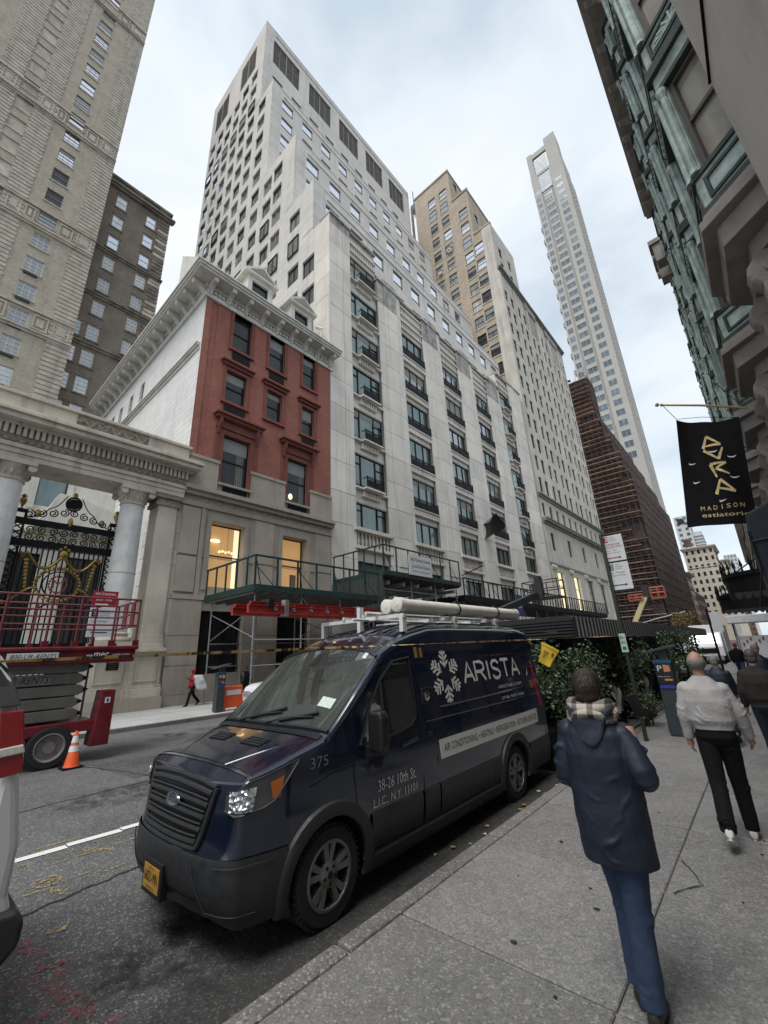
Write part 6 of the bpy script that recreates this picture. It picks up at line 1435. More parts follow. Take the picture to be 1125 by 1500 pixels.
m = MB(); m.box(-13.2, -10.8, 17, 22.5, .5, 1.5); m.bar((-12.2, 18, 1.5), (-12.2, 21.6, 3.4), .4, .4); m.build('turntable', bmk, bl1, bevel=.03)
for y in (17.6, 21.8):
    for x, s in ((-13.1, -1), (-10.9, 1)): wheel(bl1, (x, y, .36), .48, .35, tyre, rimg, side=s)
m = MB(); m.box(-12.8, -11.4, 23.5, 29.5, 2.9, 3.05); m.build('red_bar', lred, bl1)
bl2 = thing('boom_lift', 'orange basket boom lift with a cream boom in front of the scaffolding', 'boom lift', (-17, 92, RZ))
m = MB(); m.bar((-19.2, 92, 3.5), (-15.4, 92, 9.8), .7, .8); m.bar((-15.4, 92, 9.6), (-15.1, 92, 11.0), .5, .5); m.build('boom', boomy, bl2)
m = MB(); basket(m, (-16.9, 92, 9.4), 2.4, 1.2, 1.0, .07); basket(m, (-13.2, 92, 9.4), 2.2, 1.2, 2.0, .07); m.build('basket', boomo, bl2)
m = MB(); m.box(-15.6, -14.6, 91.5, 92.5, 10, 12); m.build('boom_head', bmk, bl2)
m = MB(); m.box(-20.5, -18, 90, 94, .5, 3.4); m.build('turntable', boomo, bl2)
# ------------------------------------------------------------------ traffic signals, trucks and far things
for i, (x, z, y) in enumerate(((-9.5, 4.55, 75), (-8.75, 4.5, 75.2))):
    t = thing('traffic_light', ['yellow traffic light hanging over the avenue, left one of the pair', 'yellow traffic light hanging over the avenue, right one of the pair'][i], 'traffic light', (x, y, z)); yel = plain('signal_yellow', (.5, .30, .04), .5)
    m = MB(); m.box(x-.2, x+.2, y-.2, y+.2, z, z+1.15); m.build('housing', yel, t, bevel=.03); m = MB()
    for k in range(3): m.lathe([(.16, -.3), (.15, -.2)], (x, y, z+.2+.37*k), 10, 'y')
    m.build('lens', black_iron, t)
tag(MB().tube([(-17.8, 75, 0), (-17.8, 75, 3.6), (-12, 75, 5.0), (-8, 75, 5.75)], .1, 8).build('signal_mast', galv), 'grey mast arm reaching over the avenue to the yellow traffic lights', 'mast')
def box_truck(label, x, y, w, h, lab_front=False, mat=None):
    t = thing('box_truck', label, 'truck', (x, y, RZ)); white = mat or plain('truck_white', (.66, .67, .68), .5, var=.06)
    m = MB(); m.box(x-w/2, x+w/2, y, y+6, .75, h); m.build('cargo_box', white, t, bevel=.04)
    m = MB(); m.prism([(y-2.2, .5), (y-2.2, 1.3), (y-1.9, 1.5), (y-1.3, 2.4), (y-.05, 2.45), (y-.05, .5)], 'x', x-w/2+.1, x+w/2-.1); o = m.build('cab', white, t, bevel=.06)
    m = MB(); m.prism([(y-1.93, 1.52), (y-1.36, 2.32), (y-1.33, 2.3), (y-1.9, 1.5)], 'x', x-w/2+.25, x+w/2-.25); m.box(x-w/2+.09, x-w/2+.1, y-1.3, y-.4, 1.5, 2.2); m.build('windscreen', g_mid, o)
    m = MB(); m.box(x-.7, x+.7, y-2.24, y-2.2, .75, 1.15); m.build('grille', black_iron, o)
    for yy in (y-1.2, y+4.4):
        for xx in (x-w/2+.15, x+w/2-.15): m = MB(); m.lathe([(.42, -.13), (.42, .13)], (xx, yy, RZ+.42), 16, 'x'); m.build('wheel', tyre, t)
box_truck('white box truck parked beyond the striped shelter', -4.05, 48, 2.4, 3.1)
box_truck('distant white box truck farther up the avenue', -9.5, 95, 2.5, 3.4)
box_truck('distant pale truck in the middle lane of the avenue', -13, 120, 2.5, 3.4)
fs = thing('food_cart', 'white street cart with a wide pale umbrella canopy on the right pavement', 'cart', (-.4, 43, 0)); pw = plain('cart_white', (.62, .63, .64), .5, var=.12, scale=3)
m = MB(); m.box(-1.9, .9, 45, 47, .3, 2.0); m.build('cart_body', pw, fs, bevel=.03); m = MB(); m.box(-2.2, 1.3, 44.3, 47.5, 3.0, 3.6); m.build('canopy', pw, fs, bevel=.05)
for x in (-1.8, .9): m = MB(); m.tube([(x, 44.6, 0), (x, 44.6, 3.0)], .05, 6); m.build('canopy_pole', galv, fs)
m = MB(); 
for k in range(9): m.box(-1.6+k*.25, -1.5+k*.25, 44.96, 44.99, 1.25+.2*(k % 3), 1.5+.2*(k % 3))
m.build('goods', redi, fs)
for i, (x, y) in enumerate(((-2.3, 31),(-2.2, 52))): t = thing('lamp_post', ['dark street sign post far along the near kerb', 'dark lamp post beyond the white cart'][i], 'post', (x, y, 0)); m = MB(); m.tube([(x, y, 0), (x, y, 3.6)], .06, 8); m.build('post', dk_frame, t); m = MB(); m.box(x+.08, x+.55, y-.02, y, 2.3, 3.4); m.build('sign_plate', wht, t)
shrub('autumn coloured street tree in the distance above the shelter roof', (-6.2, 60, 3.9), (1.5, 1.5, .95), 2600, .2, 8, autm, False, 'tree')
for i, (x, y) in enumerate(((-8.6, 52), (-11.8, 60), (-9.0, 72))):
    t = thing('parked_car', ['dark car far up the avenue in the near lane', 'grey car far up the avenue in the middle lane', 'silver car far up the avenue'][i], 'car', (x, y, RZ)); cm = plain('far_car', [(.03, .03, .035), (.2, .2, .21), (.4, .4, .41)][i], .3)
    m = MB(); m.prism([(y, .2), (y, .85), (y+1.0, .95), (y+1.7, 1.5), (y+3.6, 1.5), (y+4.4, .95), (y+4.5, .3)], 'x', x-.9, x+.9); m.build('body', cm, t, bevel=.06); m = MB(); m.prism([(y+1.08, .97), (y+1.68, 1.42), (y+1.66, 1.44), (y+1.05, .99)], 'x', x-.75, x+.75); m.build('windscreen', g_mid, t)
    for yy in (y+.8, y+3.7):
        for xx in (x-.8, x+.8): m = MB(); m.lathe([(.32, -.1), (.32, .1)], (xx, yy, RZ+.32), 14, 'x'); m.build('wheel', tyre, t)
# ------------------------------------------------------------------ the navy van
VC, VY = -4.3, 1.95
van = thing('cargo_van', 'dark navy cargo van with a white snowflake logo parked at the near kerb', 'van', (VC, 4.9, RZ))
navyp = plain('navy_paint', (.0095, .0145, .034), .14, metal=.3, coat=1, spec=.6); clad = plain('grey_cladding', (.019, .0205, .0225), .55, var=.15, scale=14); blkp = plain('black_plastic', (.010, .010, .011), .42)
wglass = glass('windscreen_glass', (.030, .036, .033), .10, rough=.02, tint=(.82, .88, .86), rnd=.0, wav=.02); sglass = glass('side_glass', (.012, .013, .014), .14, rough=.02, rnd=0, wav=.01)
chrome = plain('chrome', (.6, .62, .64), .12, metal=1); lens = plain('headlamp_lens', (.045, .047, .052), .06, spec=.8, coat=1)
def facet(m):                                        # moulded reflector facets
    t = m.node_tree; b = t.nodes['Principled BSDF']; tcn = nd(t, 'ShaderNodeTexCoord'); v = nd(t, 'ShaderNodeTexVoronoi', ins={'Scale': 26}); t.links.new(tcn.outputs['Object'], v.inputs['Vector']); bp = nd(t, 'ShaderNodeBump', ins={'Strength': .9, 'Distance': .03}); t.links.new(v.outputs['Distance'], bp.inputs['Height']); t.links.new(bp.outputs[0], b.inputs['Normal']); return m
refl = facet(plain('lamp_reflector', (.72, .74, .77), .12, metal=.85)); amber = plain('amber_lens', (.42, .11, .015), .2, coat=1); vtext = plain('silver_vinyl', (.56, .56, .54), .5); stripv = plain('pale_vinyl_strip', (.58, .58, .55), .5); alloy = plain('dull_alloy', (.17, .165, .16), .4, metal=.5, var=.3, scale=10); seam = plain('panel_gap', (.002, .002, .003), .7)
def lerp(tab, x):
    if x <= tab[0][0]: return tab[0][1]
    for (a, p), (b, q) in zip(tab, tab[1:]):
        if x <= b: return p+(q-p)*(x-a)/(b-a)
    return tab[-1][1]
def smoo(tab, x):
    if x <= tab[0][0]: return tab[0][1]
    for (a, p), (b, q) in zip(tab, tab[1:]):
        if x <= b: t = (x-a)/(b-a); t = t*t*(3-2*t); return p+(q-p)*t
    return tab[-1][1]
WZ = [(.0, .95), (.22, .985), (.45, 1.012), (.62, 1.018), (.75, 1.022), (1.0, 1.022), (1.16, 1.012), (1.24, .998), (1.3, .992), (1.7, .955), (2.05, .905), (2.3, .862), (2.5, .82)]   # half width by height over the pavement
TY_ = [(2.0, .80), (2.12, .885), (2.25, .93), (2.45, .965), (2.75, .99), (3.1, 1.0), (7.3, 1.0), (7.95, .975)]
ZT = [(2.0, 1.09), (2.1, 1.13), (2.3, 1.19), (2.55, 1.255), (2.8, 1.31), (2.9, 1.36), (3.3, 1.73), (3.6, 1.99), (3.72, 2.08), (3.85, 2.145), (4.1, 2.245), (4.4, 2.325), (4.8, 2.39), (5.2, 2.415), (7.5, 2.41), (7.9, 2.36), (7.97, 2.30)]
def hw(y, z): return lerp(WZ, z)*lerp(TY_, y)
FW, RW, WR = 2.9, 6.6, .43
WZC = RZ+.36
def zbot(y):
    b = .12
    for c in (FW, RW):
        d = abs(y-c)
        if d < WR: b = max(b, WZC+math.sqrt(WR*WR-d*d))
    return b
def zside(y):                                       # height at which the side turns into bonnet, screen edge or roof
    return lerp([(2.0, 1.03), (2.12, 1.078), (2.3, 1.115), (2.5, 1.165), (2.8, 1.225), (2.9, 1.265), (3.72, 1.93), (4.1, 2.08), (4.8, 2.22), (7.5, 2.24), (7.97, 2.18)], y)
def section(y):
    zb, zs, zt = zbot(y), zside(y), lerp(ZT, y); P = []
    for i in range(15): z = zb+(zs-zb)*i/14; P.append((hw(y, z), z))
    w0 = hw(y, zs)
    e = 2.6 if y > 3.75 else 2.3
    for i in range(1, 13):
        t = i/12*math.pi/2; P.append((w0*abs(math.cos(t))**(2/e*1.0) if i < 12 else 0, zs+(zt-zs)*math.sin(t)**(2/e)))
    return P
ys = [2.12, 2.2, 2.3]+[2.38+.035*i for i in range(32)]+[3.5+.06*i for i in range(44)]+[6.12+.035*i for i in range(29)]+[7.16, 7.3, 7.45, 7.6, 7.72, 7.82, 7.9, 7.95, 7.975]
ys = sorted(set(round(y, 3) for y in ys)); rows = []
for y in ys:
    P = section(y); rows.append([(VC+x, y, z) for x, z in P]+[(VC-x, y, z) for x, z in P[-2::-1]])
b = MB(); b.grid(rows); n = len(rows[0]); b.add(rows[-1], [tuple(range(n))])
b.build('body', navyp, van, smooth=35, weld=True, split=False)
# nose: rows of (y at the centre line, z)
def nose_y(z): return lerp([(.13, 2.08), (.17, 2.02), (.22, 1.955), (.3, 1.91), (.42, 1.882), (.56, 1.875), (.60, 1.90), (.68, 1.93), (.85, 1.955), (1.0, 1.985), (1.08, 2.02), (1.13, 2.12)], z)
def nose(s, z):                                     # s across -1..1, beyond that along the side
    if abs(s) > 1:
        y = 2.12+(abs(s)-1); return (VC+math.copysign(hw(y, z), s), y, z)
    w = hw(2.12, z); a = abs(s); yc = nose_y(z); x = w*math.sin(a*math.pi/2)**.92; k = 1-math.cos(a*math.pi/2)
    return (VC+math.copysign(x, s), yc+(2.12-yc)*k**1.15, z)
def nrm(fn, s, z):
    e = .01; p = Vector(fn(s, z)); u = Vector(fn(s+e, z))-p; v = Vector(fn(s, z+e))-p; q = u.cross(v); q.normalize(); return q
def off(fn, s, z, o):
    p = Vector(fn(s, z)); q = nrm(fn, s, z)
    if q.y > .3 or (q.x*(p.x-VC) < -.3*abs(p.x-VC)): q = -q
    return tuple(p+q*o)
def patch(mb, fn, bot, top, nu=16, nv=6, o=.004):    # ruled patch between two curves of (s, z)
    def at(c, t):
        f = t*(len(c)-1); i = min(int(f), len(c)-2); f -= i; return (c[i][0]+(c[i+1][0]-c[i][0])*f, c[i][1]+(c[i+1][1]-c[i][1])*f)
    rows = []
    for j in range(nv+1):
        r = []
        for i in range(nu+1):
            a = at(bot, i/nu); c = at(top, i/nu); r.append(off(fn, a[0]+(c[0]-a[0])*j/nv, a[1]+(c[1]-a[1])*j/nv, o))
        rows.append(r)
    mb.grid(rows); return mb
b = MB(); b.grid([[nose(-1+2*i/40, z) for i in range(41)] for z in (.56, .58, .62, .68, .75, .85, .95, 1.02, 1.06)]+[[(lambda p, q: tuple(Vector(p)*(1-t)+Vector(q)*t))(nose(-1+2*i/40, 1.06), (VC+section(2.13)[14+int(0)][0]*math.sin((-1+2*i/40)*math.pi/2) if abs(-1+2*i/40) < 1 else VC+math.copysign(section(2.12)[14][0], -1+2*i/40), 2.13, zside(2.12)+(lerp(ZT, 2.12)-zside(2.12))*math.cos((-1+2*i/40)*math.pi/2)**.87 if abs(-1+2*i/40) < 1 else zside(2.12))) for i in range(41)] for t in (.25, .5, .75, 1)])
b.build('front_panel', navyp, van, smooth=50, split=False)
b = MB(); b.grid([[off(nose, -1.34+2.68*i/52, z, .012+.018*math.sin(min(1, max(0, (z-.08)/.48))*math.pi)) for i in range(53)] for z in (.14, .15, .17, .2, .25, .32, .42, .5, .545, .565, .572)]); b.build('front_bumper', clad, van, smooth=50, split=False)
b = MB(); patch(b, nose, [(-.5, .22), (.5, .22)], [(-.46, .31), (.46, .31)], 14, 3, .036); b.build('lower_intake', blkp, van, smooth=True, split=False)
for z, o in ((.53, .03), (.245, .034)):
    b = MB(); b.tube([off(nose, (.60 if z > .5 else .5)+(1.2-.6)*i/14, z-.02*i/14*(z < .4), o) for i in range(15)], .004, 6); b.build('bumper_crease', clad, van, smooth=True)
b = MB(); b.tube([off(nose, *q, .036) for q in ((-.62, .52), (-.6, .42), (-.54, .32), (-.5, .22))], .006, 6); b.tube([off(nose, *q, .036) for q in ((.38, .53), (.4, .44), (.46, .33), (.52, .22))], .006, 6); b.build('bumper_crease', clad, van, smooth=True)
b = MB(); patch(b, nose, [(-.47, .345), (-.36, .345)], [(-.47, .5), (-.36, .5)], 3, 3, .05); b = MB()
gb_ = [(-.36, .605), (-.2, .595), (0, .59), (.2, .595), (.36, .605)]; gt_ = [(-.46, 1.015), (-.25, 1.04), (0, 1.05), (.25, 1.04), (.46, 1.015)]
patch(b, nose, gb_, gt_, 24, 8, .006); gr_ = b.build('grille', blkp, van, smooth=True, split=False)
def at_(c, t): f = t*(len(c)-1); i = min(int(f), len(c)-2); f -= i; return (c[i][0]+(c[i+1][0]-c[i][0])*f, c[i][1]+(c[i+1][1]-c[i][1])*f)
for k in range(5):                                   # rounded horizontal bars
    v = .09+.2*k; b = MB(); pts = []
    for i in range(25): a = at_(gb_, .03+.94*i/24); c = at_(gt_, .03+.94*i/24); pts.append(off(nose, a[0]+(c[0]-a[0])*v, a[1]+(c[1]-a[1])*v, .018))
    b.tube(pts, .024, 8); b.build('grille_bar', clad, gr_, smooth=True)
    b = MB(); pts2 = [(p[0], p[1]-.008, p[2]+.045) for p in pts]
    if k < 4: b.tube(pts2, .009, 5); b.build('grille_bar', clad, gr_, smooth=True)
b = MB()
for side in (0, 1): 
    b.tube([off(nose, *(lambda a, c, t: (a[0]+(c[0]-a[0])*t, a[1]+(c[1]-a[1])*t))(at_(gb_, side), at_(gt_, side), j/8), .014) for j in range(9)], .022, 8)
for c in (gb_, gt_): b.tube([off(nose, *at_(c, i/20), .014) for i in range(21)], .02, 8)
b.build('grille_surround', clad, gr_, smooth=True, split=False)
c = off(nose, 0, .865, .03)
b = MB(); b.M = Matrix.Translation(c) @ Matrix.Rotation(R(-8), 4, 'X'); b.lathe([(.0, -.012), (.062, -.012), (.07, 0), (.055, .006), (0, .006)], (0, 0, 0), 28, 'y', cap=False); b.v = [(VC+(p[0]-VC)*1.85, p[1], c[2]+(p[2]-c[2])*.8) for p in b.v]; b.M = None
em = b.build('badge', chrome, van, smooth=True)
b = MB(); b.lathe([(.0, -.0175), (.056, -.0175), (.058, -.01)], (0, 0, 0), 28, 'y', cap=False); b.v = [(c[0]+p[0]*1.85, c[1]+p[1]+.002, c[2]+p[2]*.8) for p in b.v]; b.build('badge_field', plain('badge_blue', (.012, .02, .06), .25, coat=1), em, split=False)
b = MB(); text_on(b, 'Ford', lambda u, v: (c[0]-.07+.14*u+.012*v, c[1]-.019, c[2]-.028+.058*v)); b.build('lettering', chrome, em, fix=False)
# number plate
pc = off(nose, -.03, .335, .055); b = MB(); b.box(pc[0]-.19, pc[0]+.19, pc[1]-.012, pc[1]+.05, pc[2]-.13, pc[2]+.12); npt = b.build('number_plate_holder', blkp, van, bevel=.008)
b = MB(); b.box(pc[0]-.15, pc[0]+.15, pc[1]-.017, pc[1]-.012, pc[2]-.09, pc[2]+.075); b.build('number_plate', plain('plate_gold', (.48, .27, .045), .45, var=.1), npt)
b = MB(); text_on(b, '66021-MN', lambda u, v: (pc[0]-.128+.256*u, pc[1]-.02, pc[2]-.035+.075*v)); text_on(b, 'NEW YORK', lambda u, v: (pc[0]-.05+.1*u, pc[1]-.02, pc[2]+.053+.014*v)); text_on(b, 'COMMERCIAL', lambda u, v: (pc[0]-.09+.18*u, pc[1]-.02, pc[2]-.08+.02*v)); b.build('lettering', blk, npt, fix=False)
# headlamps
for sg in (1, -1):
    hb = [(.60, .88), (.75, .845), (.9, .855), (1.1, .875), (1.2, .91), (1.36, 1.09), (1.42, 1.155)]; ht = [(.585, .995), (.72, 1.02), (.85, 1.045), (1.02, 1.075), (1.16, 1.105), (1.34, 1.15), (1.43, 1.165)]
    f = (lambda s, z, sg=sg: nose(s*sg, z)); b = MB(); patch(b, f, hb, ht, 24, 6, .007); hl = b.build('headlamp', lens, van, smooth=True, split=False)
    for r0, r1, z0, z1, mt, oo in ((.64, 1.06, .872, 1.035, refl, .015), (1.16, 1.28, .93, 1.075, amber, .014)):
        b = MB(); patch(b, f, [(r0+.02, z0), (r1-.03, z0+.0)], [(r0, z1-.03), (r1, z1)], 28, 10, oo); b.build('reflector' if mt is refl else 'indicator', mt, hl, smooth=True, split=False)
    b = MB(); p = Vector(off(f, .86, .948, .012)); q = nrm(f, .83, .945); q = q if q.y < 0 else -q; b.M = Matrix.Translation(p) @ q.to_track_quat('Z', 'Y').to_matrix().to_4x4(); b.lathe([(.062, .0), (.066, .012), (.056, .014), (.05, .006), (.0, .004)], (0, 0, 0), 20); b.build('projector', refl, hl, smooth=True)
    b = MB(); b.tube([off(f, *at_(hb, i/24), .01) for i in range(25)], .008, 5); b.tube([off(f, *at_(ht, i/24), .008) for i in range(25)], .006, 5); b.build('lamp_rim', blkp, hl, smooth=True, split=False)
# side mapping
def side(y, z, sg=1): return (VC+sg*hw(y, z), y, z)
def spatch(mb, bot, top, nu, nv, o, sg=1): return patch(mb, lambda y, z: side(y, z, sg), bot, top, nu, nv, o)
def soff(y, z, o, sg=1): p = side(y, z, sg); return (p[0]+sg*o, p[1], p[2])
for sg in (1, -1):
    b = MB(); spatch(b, [(3.28, 1.16), (3.6, 1.165), (3.9, 1.19), (4.12, 1.235), (4.2, 1.3)], [(3.30, 1.19), (3.5, 1.50), (3.68, 1.72), (3.92, 1.90), (4.2, 1.93)], 20, 8, .005, sg); sw = b.build('side_window', sglass, van, smooth=True, split=False)
    b = MB(); loop = [(3.27, 1.15), (3.6, 1.155), (3.9, 1.18), (4.13, 1.225), (4.22, 1.3), (4.225, 1.6), (4.225, 1.945), (3.92, 1.915), (3.67, 1.735), (3.48, 1.51), (3.27, 1.15)]; b.tube([soff(y, z, .008, sg) for y, z in loop], .014, 6); b.build('window_seal', blkp, sw, smooth=True)
    b = MB(); b.tube([soff(3.66, 1.17+.53*i/6, .01, sg) for i in range(7)], .018, 6); b.build('window_divider', blkp, sw)
    # cladding along the sill, wheel-arch lips
    for y0, y1 in ((3.40, 4.22), (4.25, 4.55), (4.57, 6.1)):
        b = MB(); rows = [[soff(y0+.003+(y1-y0-.006)*i/10, z, o, sg) for i in range(11)] for z, o in ((.245, .0), (.26, .018), (.4, .026), (.52, .022), (.545, .004))]; b.grid(rows); b.build('side_cladding', clad, van, smooth=50)
    b = MB(); b.grid([[soff(3.3+2.85*i/20, z, o, sg) for i in range(21)] for z, o in ((.02, -.08), (.06, .0), (.14, .03), (.2, .03), (.22, .0))]); b.build('sill', clad, van, smooth=50)
    b = MB(); b.grid([[soff(7.1+.86*i/8, z, o, sg) for i in range(9)] for z, o in ((.12, .0), (.15, .02), (.4, .028), (.52, .022), (.545, .0))]); b.build('rear_cladding', clad, van, smooth=50)
    for c in (FW, RW):
        rows = []
        for rr_, o in ((WR-.01, .0), (WR-.005, .03), (WR+.05, .04), (WR+.1, .03), (WR+.115, .0)):
            rows.append([soff(c+rr_*math.cos(a), max(.1, WZC+rr_*math.sin(a)), o, sg) for a in [R(-22)+R(224)*i/28 for i in range(29)]])
        b = MB(); b.grid(rows); b.build('wheel_arch', clad, van, smooth=50)
        b = MB(); x0, x1 = sorted((VC+sg*.55, VC+sg*.99)); b.grid([[(xx, c+(WR+.005)*math.cos(R(-5+190*i/24)), max(.1, WZC+(WR+.005)*math.sin(R(-5+190*i/24)))) for i in range(25)] for xx in (x0, x1)]); b.build('wheel_well', seam, van, split=False)
    # panel gaps
    b = MB()
    def gap(pts, w=.006, o=.003):
        a = []; d = []
        for i, p in enumerate(pts):
            q = pts[min(i+1, len(pts)-1)]; r = pts[max(i-1, 0)]; t = Vector((q[0]-r[0], q[1]-r[1])).normalized(); a.append(soff(p[0]-t.y*w, p[1]+t.x*w, o, sg)); d.append(soff(p[0]+t.y*w, p[1]-t.x*w, o, sg))
        b.grid([a, d])
    gap([(4.27, .24), (4.27, .6), (4.26, 1.1), (4.28, 1.5), (4.3, 1.95), (4.22, 2.03), (4.0, 1.99), (3.75, 1.84), (3.55, 1.62), (3.35, 1.32), (3.2, 1.1), (3.17, .95), (3.22, .6)])
    gap([(4.56, .24), (4.56, .8), (4.57, 1.5), (4.58, 2.1)]); gap([(5.95, .6), (5.95, 1.2), (5.95, 2.1)]) if 0 else None
    gap([(2.65, .93), (2.9, .99), (3.17, 1.0)]); gap([(4.6, 2.12), (5.6, 2.14), (7.6, 2.12)], .004)
    b.build('panel_gap', seam, van, split=False)
    # raised crease of the load bay panel
    b = MB(); b.tube([soff(*p, .002, sg) for p in [(4.72, 1.37), (4.72, 1.34), (4.9, 1.335), (6.5, 1.35), (7.15, 1.36), (7.4, 1.42), (7.55, 1.56), (7.6, 1.75)]], .012, 6); b.tube([soff(4.4+3.4*i/12, 1.215, -.004, sg) for i in range(13)], .014, 6); b.build('body_crease', navyp, van, smooth=True)
    # mirror, handle, lock
    b = MB(); mx = VC+sg*1.12; b.prism([(-.085, 0), (.085, -.02), (.1, .05), (.1, .30), (.07, .36), (-.07, .36), (-.1, .3), (-.1, .05)], 'y', -.07, .05); b.v = [(mx+sg*.06+p[0], 3.38+p[1], 1.10+p[2]) for p in b.v]; mr = b.build('wing_mirror', blkp, van, bevel=.03, seg=3)
    b = MB(); b.box(mx+sg*.06-.075, mx+sg*.06+.075, 3.432, 3.44, 1.14, 1.42); b.build('mirror_glass', chrome, mr)
    b = MB(); b.prism([(VC+sg*.99, 1.0), (VC+sg*1.2, 1.06), (VC+sg*1.2, 1.13), (VC+sg*.98, 1.15)], 'y', 3.33, 3.42); b.build('mirror_arm', blkp, mr, bevel=.015)
    b = MB(); b.prism([(3.9, 1.025), (4.16, 1.055), (4.16, 1.09), (3.9, 1.06)], 'x', *sorted((VC+sg*1.018, VC+sg*1.055))); b.build('door_handle', navyp, van, bevel=.008)
    b = MB(); b.box(*sorted((VC+sg*1.01, VC+sg*1.03)), 4.4, 4.5, 1.05, 1.1); b.build('door_handle', blkp, van, bevel=.006)
    b = MB(); p = side(4.46, 1.5, sg); b.box(*sorted((p[0]-sg*.01, p[0]+sg*.03)), 4.36, 4.58, 1.40, 1.58); lk = b.build('slide_lock', plain('lock_plate', (.05, .05, .05), .3, metal=.8) if sg == 1 else blkp, van, bevel=.01); b = MB(); b.lathe([(.055, 0), (.055, .02), (.035, .03), (0, .03)], (p[0]+sg*.03 if sg > 0 else p[0]-.06, 4.44, 1.49), 16, 'x', cap=False); b.build('lock_disc', chrome, lk, smooth=True)
    b = MB(); spatch(b, [(7.72, 1.0), (7.86, 1.0)], [(7.7, 1.75), (7.84, 1.75)], 3, 8, .006, sg); b.build('tail_lamp', plain('red_lens', (.25, .008, .01), .2, coat=1) if sg == 1 else MATS['red_lens'], van, smooth=True)
    b = MB(); b.tube([(VC+sg*(hw(y, 2.2)-.085), y, lerp(ZT, y)-.035) for y in [4.6+.3*i for i in range(11)]], .012, 5); b.build('roof_gutter', blkp, van)
    b = MB(); b.tube([tuple(Vector(side(y, zside(y)+.004, sg))+Vector((sg*-.004, 0, .006))) for y in [2.85+.09*i for i in range(11)]], .022, 6); b.build('screen_pillar', navyp, van, smooth=True)
    b = MB(); wx = VC+sg*.86
    for c in (FW, RW):
        o, o2 = wheel(van, (wx, c, RZ+.355), .36, .25, tyre, seam, side=sg)
        q = MB(); q.lathe([(.245, .10), (.25, .128), (.228, .132), (.222, .11), (.222, .03)], (0, 0, 0), 36, 'x', cap=False)
        for k in range(5):
            a = k*2*math.pi/5+.3
            for da in (-.20, .20):
                t = a+da*.8; ra, rb_ = a+da*.75, a+da*1.05
                q.add([(.112, .07*math.cos(ra-.25), .07*math.sin(ra-.25)), (.112, .07*math.cos(ra+.3), .07*math.sin(ra+.3)), (.122, .228*math.cos(rb_+.12), .228*math.sin(rb_+.12)), (.122, .228*math.cos(rb_-.12), .228*math.sin(rb_-.12)),
                       (.06, .07*math.cos(ra-.3), .07*math.sin(ra-.3)), (.06, .07*math.cos(ra+.35), .07*math.sin(ra+.35)), (.06, .228*math.cos(rb_+.15), .228*math.sin(rb_+.15)), (.06, .228*math.cos(rb_-.15), .228*math.sin(rb_-.15))], [(0, 1, 2, 3), (0, 4, 5, 1), (1, 5, 6, 2), (2, 6, 7, 3), (3, 7, 4, 0)])
        q.lathe([(.095, .06), (.095, .115), (.07, .128), (.0, .13)], (0, 0, 0), 24, 'x', cap=False)
        q.v = [(wx+sg*p[0], c+p[1], RZ+.355+p[2]) for p in q.v]; al = q.build('alloy_spokes', alloy, o2, smooth=35, split=False) if 0 else q.build('alloy_rim', alloy, van, smooth=35, split=False)
        q = MB()
        for k in range(5): a = k*2*math.pi/5+.9; q.lathe([(.016, .11), (.016, .13), (0, .13)], (0, .075*math.cos(a)*0+.062*math.cos(a), .062*math.sin(a)), 8, 'x', cap=False)
        q.lathe([(.03, .128), (.028, .134), (0, .134)], (0, 0, 0), 14, 'x', cap=False); q.v = [(wx+sg*p[0], c+p[1], RZ+.355+p[2]) for p in q.v]; q.build('wheel_nut', seam, al, split=False)
# windscreen and bonnet details follow the section surface
def top(y, t):                                       # t -1..1 across, on the upper surface
    zs, zt = zside(y), lerp(ZT, y); w0 = hw(y, zs); e = 2.6 if y > 3.75 else 2.3; a = abs(t)
    x = w0*a; k = max(0, 1-a**e)**(1/e); return (VC+math.copysign(x, t), y, zs+(zt-zs)*k)
def tpatch(mb, b_, t_, nu, nv, o): return patch_t(mb, b_, t_, nu, nv, o)
def toff(y, t, o):
    e = .004; p = Vector(top(y, t)); u = Vector(top(y, min(.999, t+e)))-p; v = Vector(top(y+e, t))-p; q = u.cross(v); q.normalize(); q = q if q.z > 0 else -q; return tuple(p+q*o)
b = MB(); b.grid([[toff(2.93+(.76+.03*(1-abs(-1+2*i/24)**2))*j/14-.06*(1-(-1+2*i/24)**2)*(1-j/14), (-1+2*i/24)*.945, .006) for i in range(25)] for j in range(15)]); ws = b.build('windscreen', wglass, van, smooth=True, split=False)
b = MB()
for rowt in ([toff(2.92-.06*(1-(-1+2*i/24)**2), (-1+2*i/24)*.955, .01) for i in range(25)], [toff(3.70+.03*(1-abs(-1+2*i/24)**2), (-1+2*i/24)*.955, .01) for i in range(25)]): b.tube(rowt, .018, 5)
b.build('screen_seal', blkp, ws, smooth=True, split=False)
b = MB(); b.grid([[toff(2.80+.07*j/3-.05*(1-(-1+2*i/20)**2), (-1+2*i/20)*.93, .007) for i in range(21)] for j in range(4)]); b.build('scuttle', blkp, van, smooth=True)
for t0, t1 in ((-.55, .12), (.02, .66)):
    b = MB(); b.tube([toff(2.84, t0, .03), toff(2.93, (t0+t1)/2-.05, .035), toff(2.98, t1, .02)], .011, 6); b.tube([toff(2.90, t0+.18, .03), toff(3.02, t1+.04, .022)], .016, 5); b.build('wiper', blkp, van)
for y, t, sx_ in ((3.08, .60, .085), (3.08, .73, .04), (3.62, .78, .03)):
    b = MB(); b.grid([[toff(y+.09*j, t+sx_*i, .010) for i in range(3)] for j in range(2)]); stk = b.build('windscreen_sticker', plain('sticker_%d' % int(t*100), (.5, .58, .52), .5, var=.25, scale=40), ws, split=False)
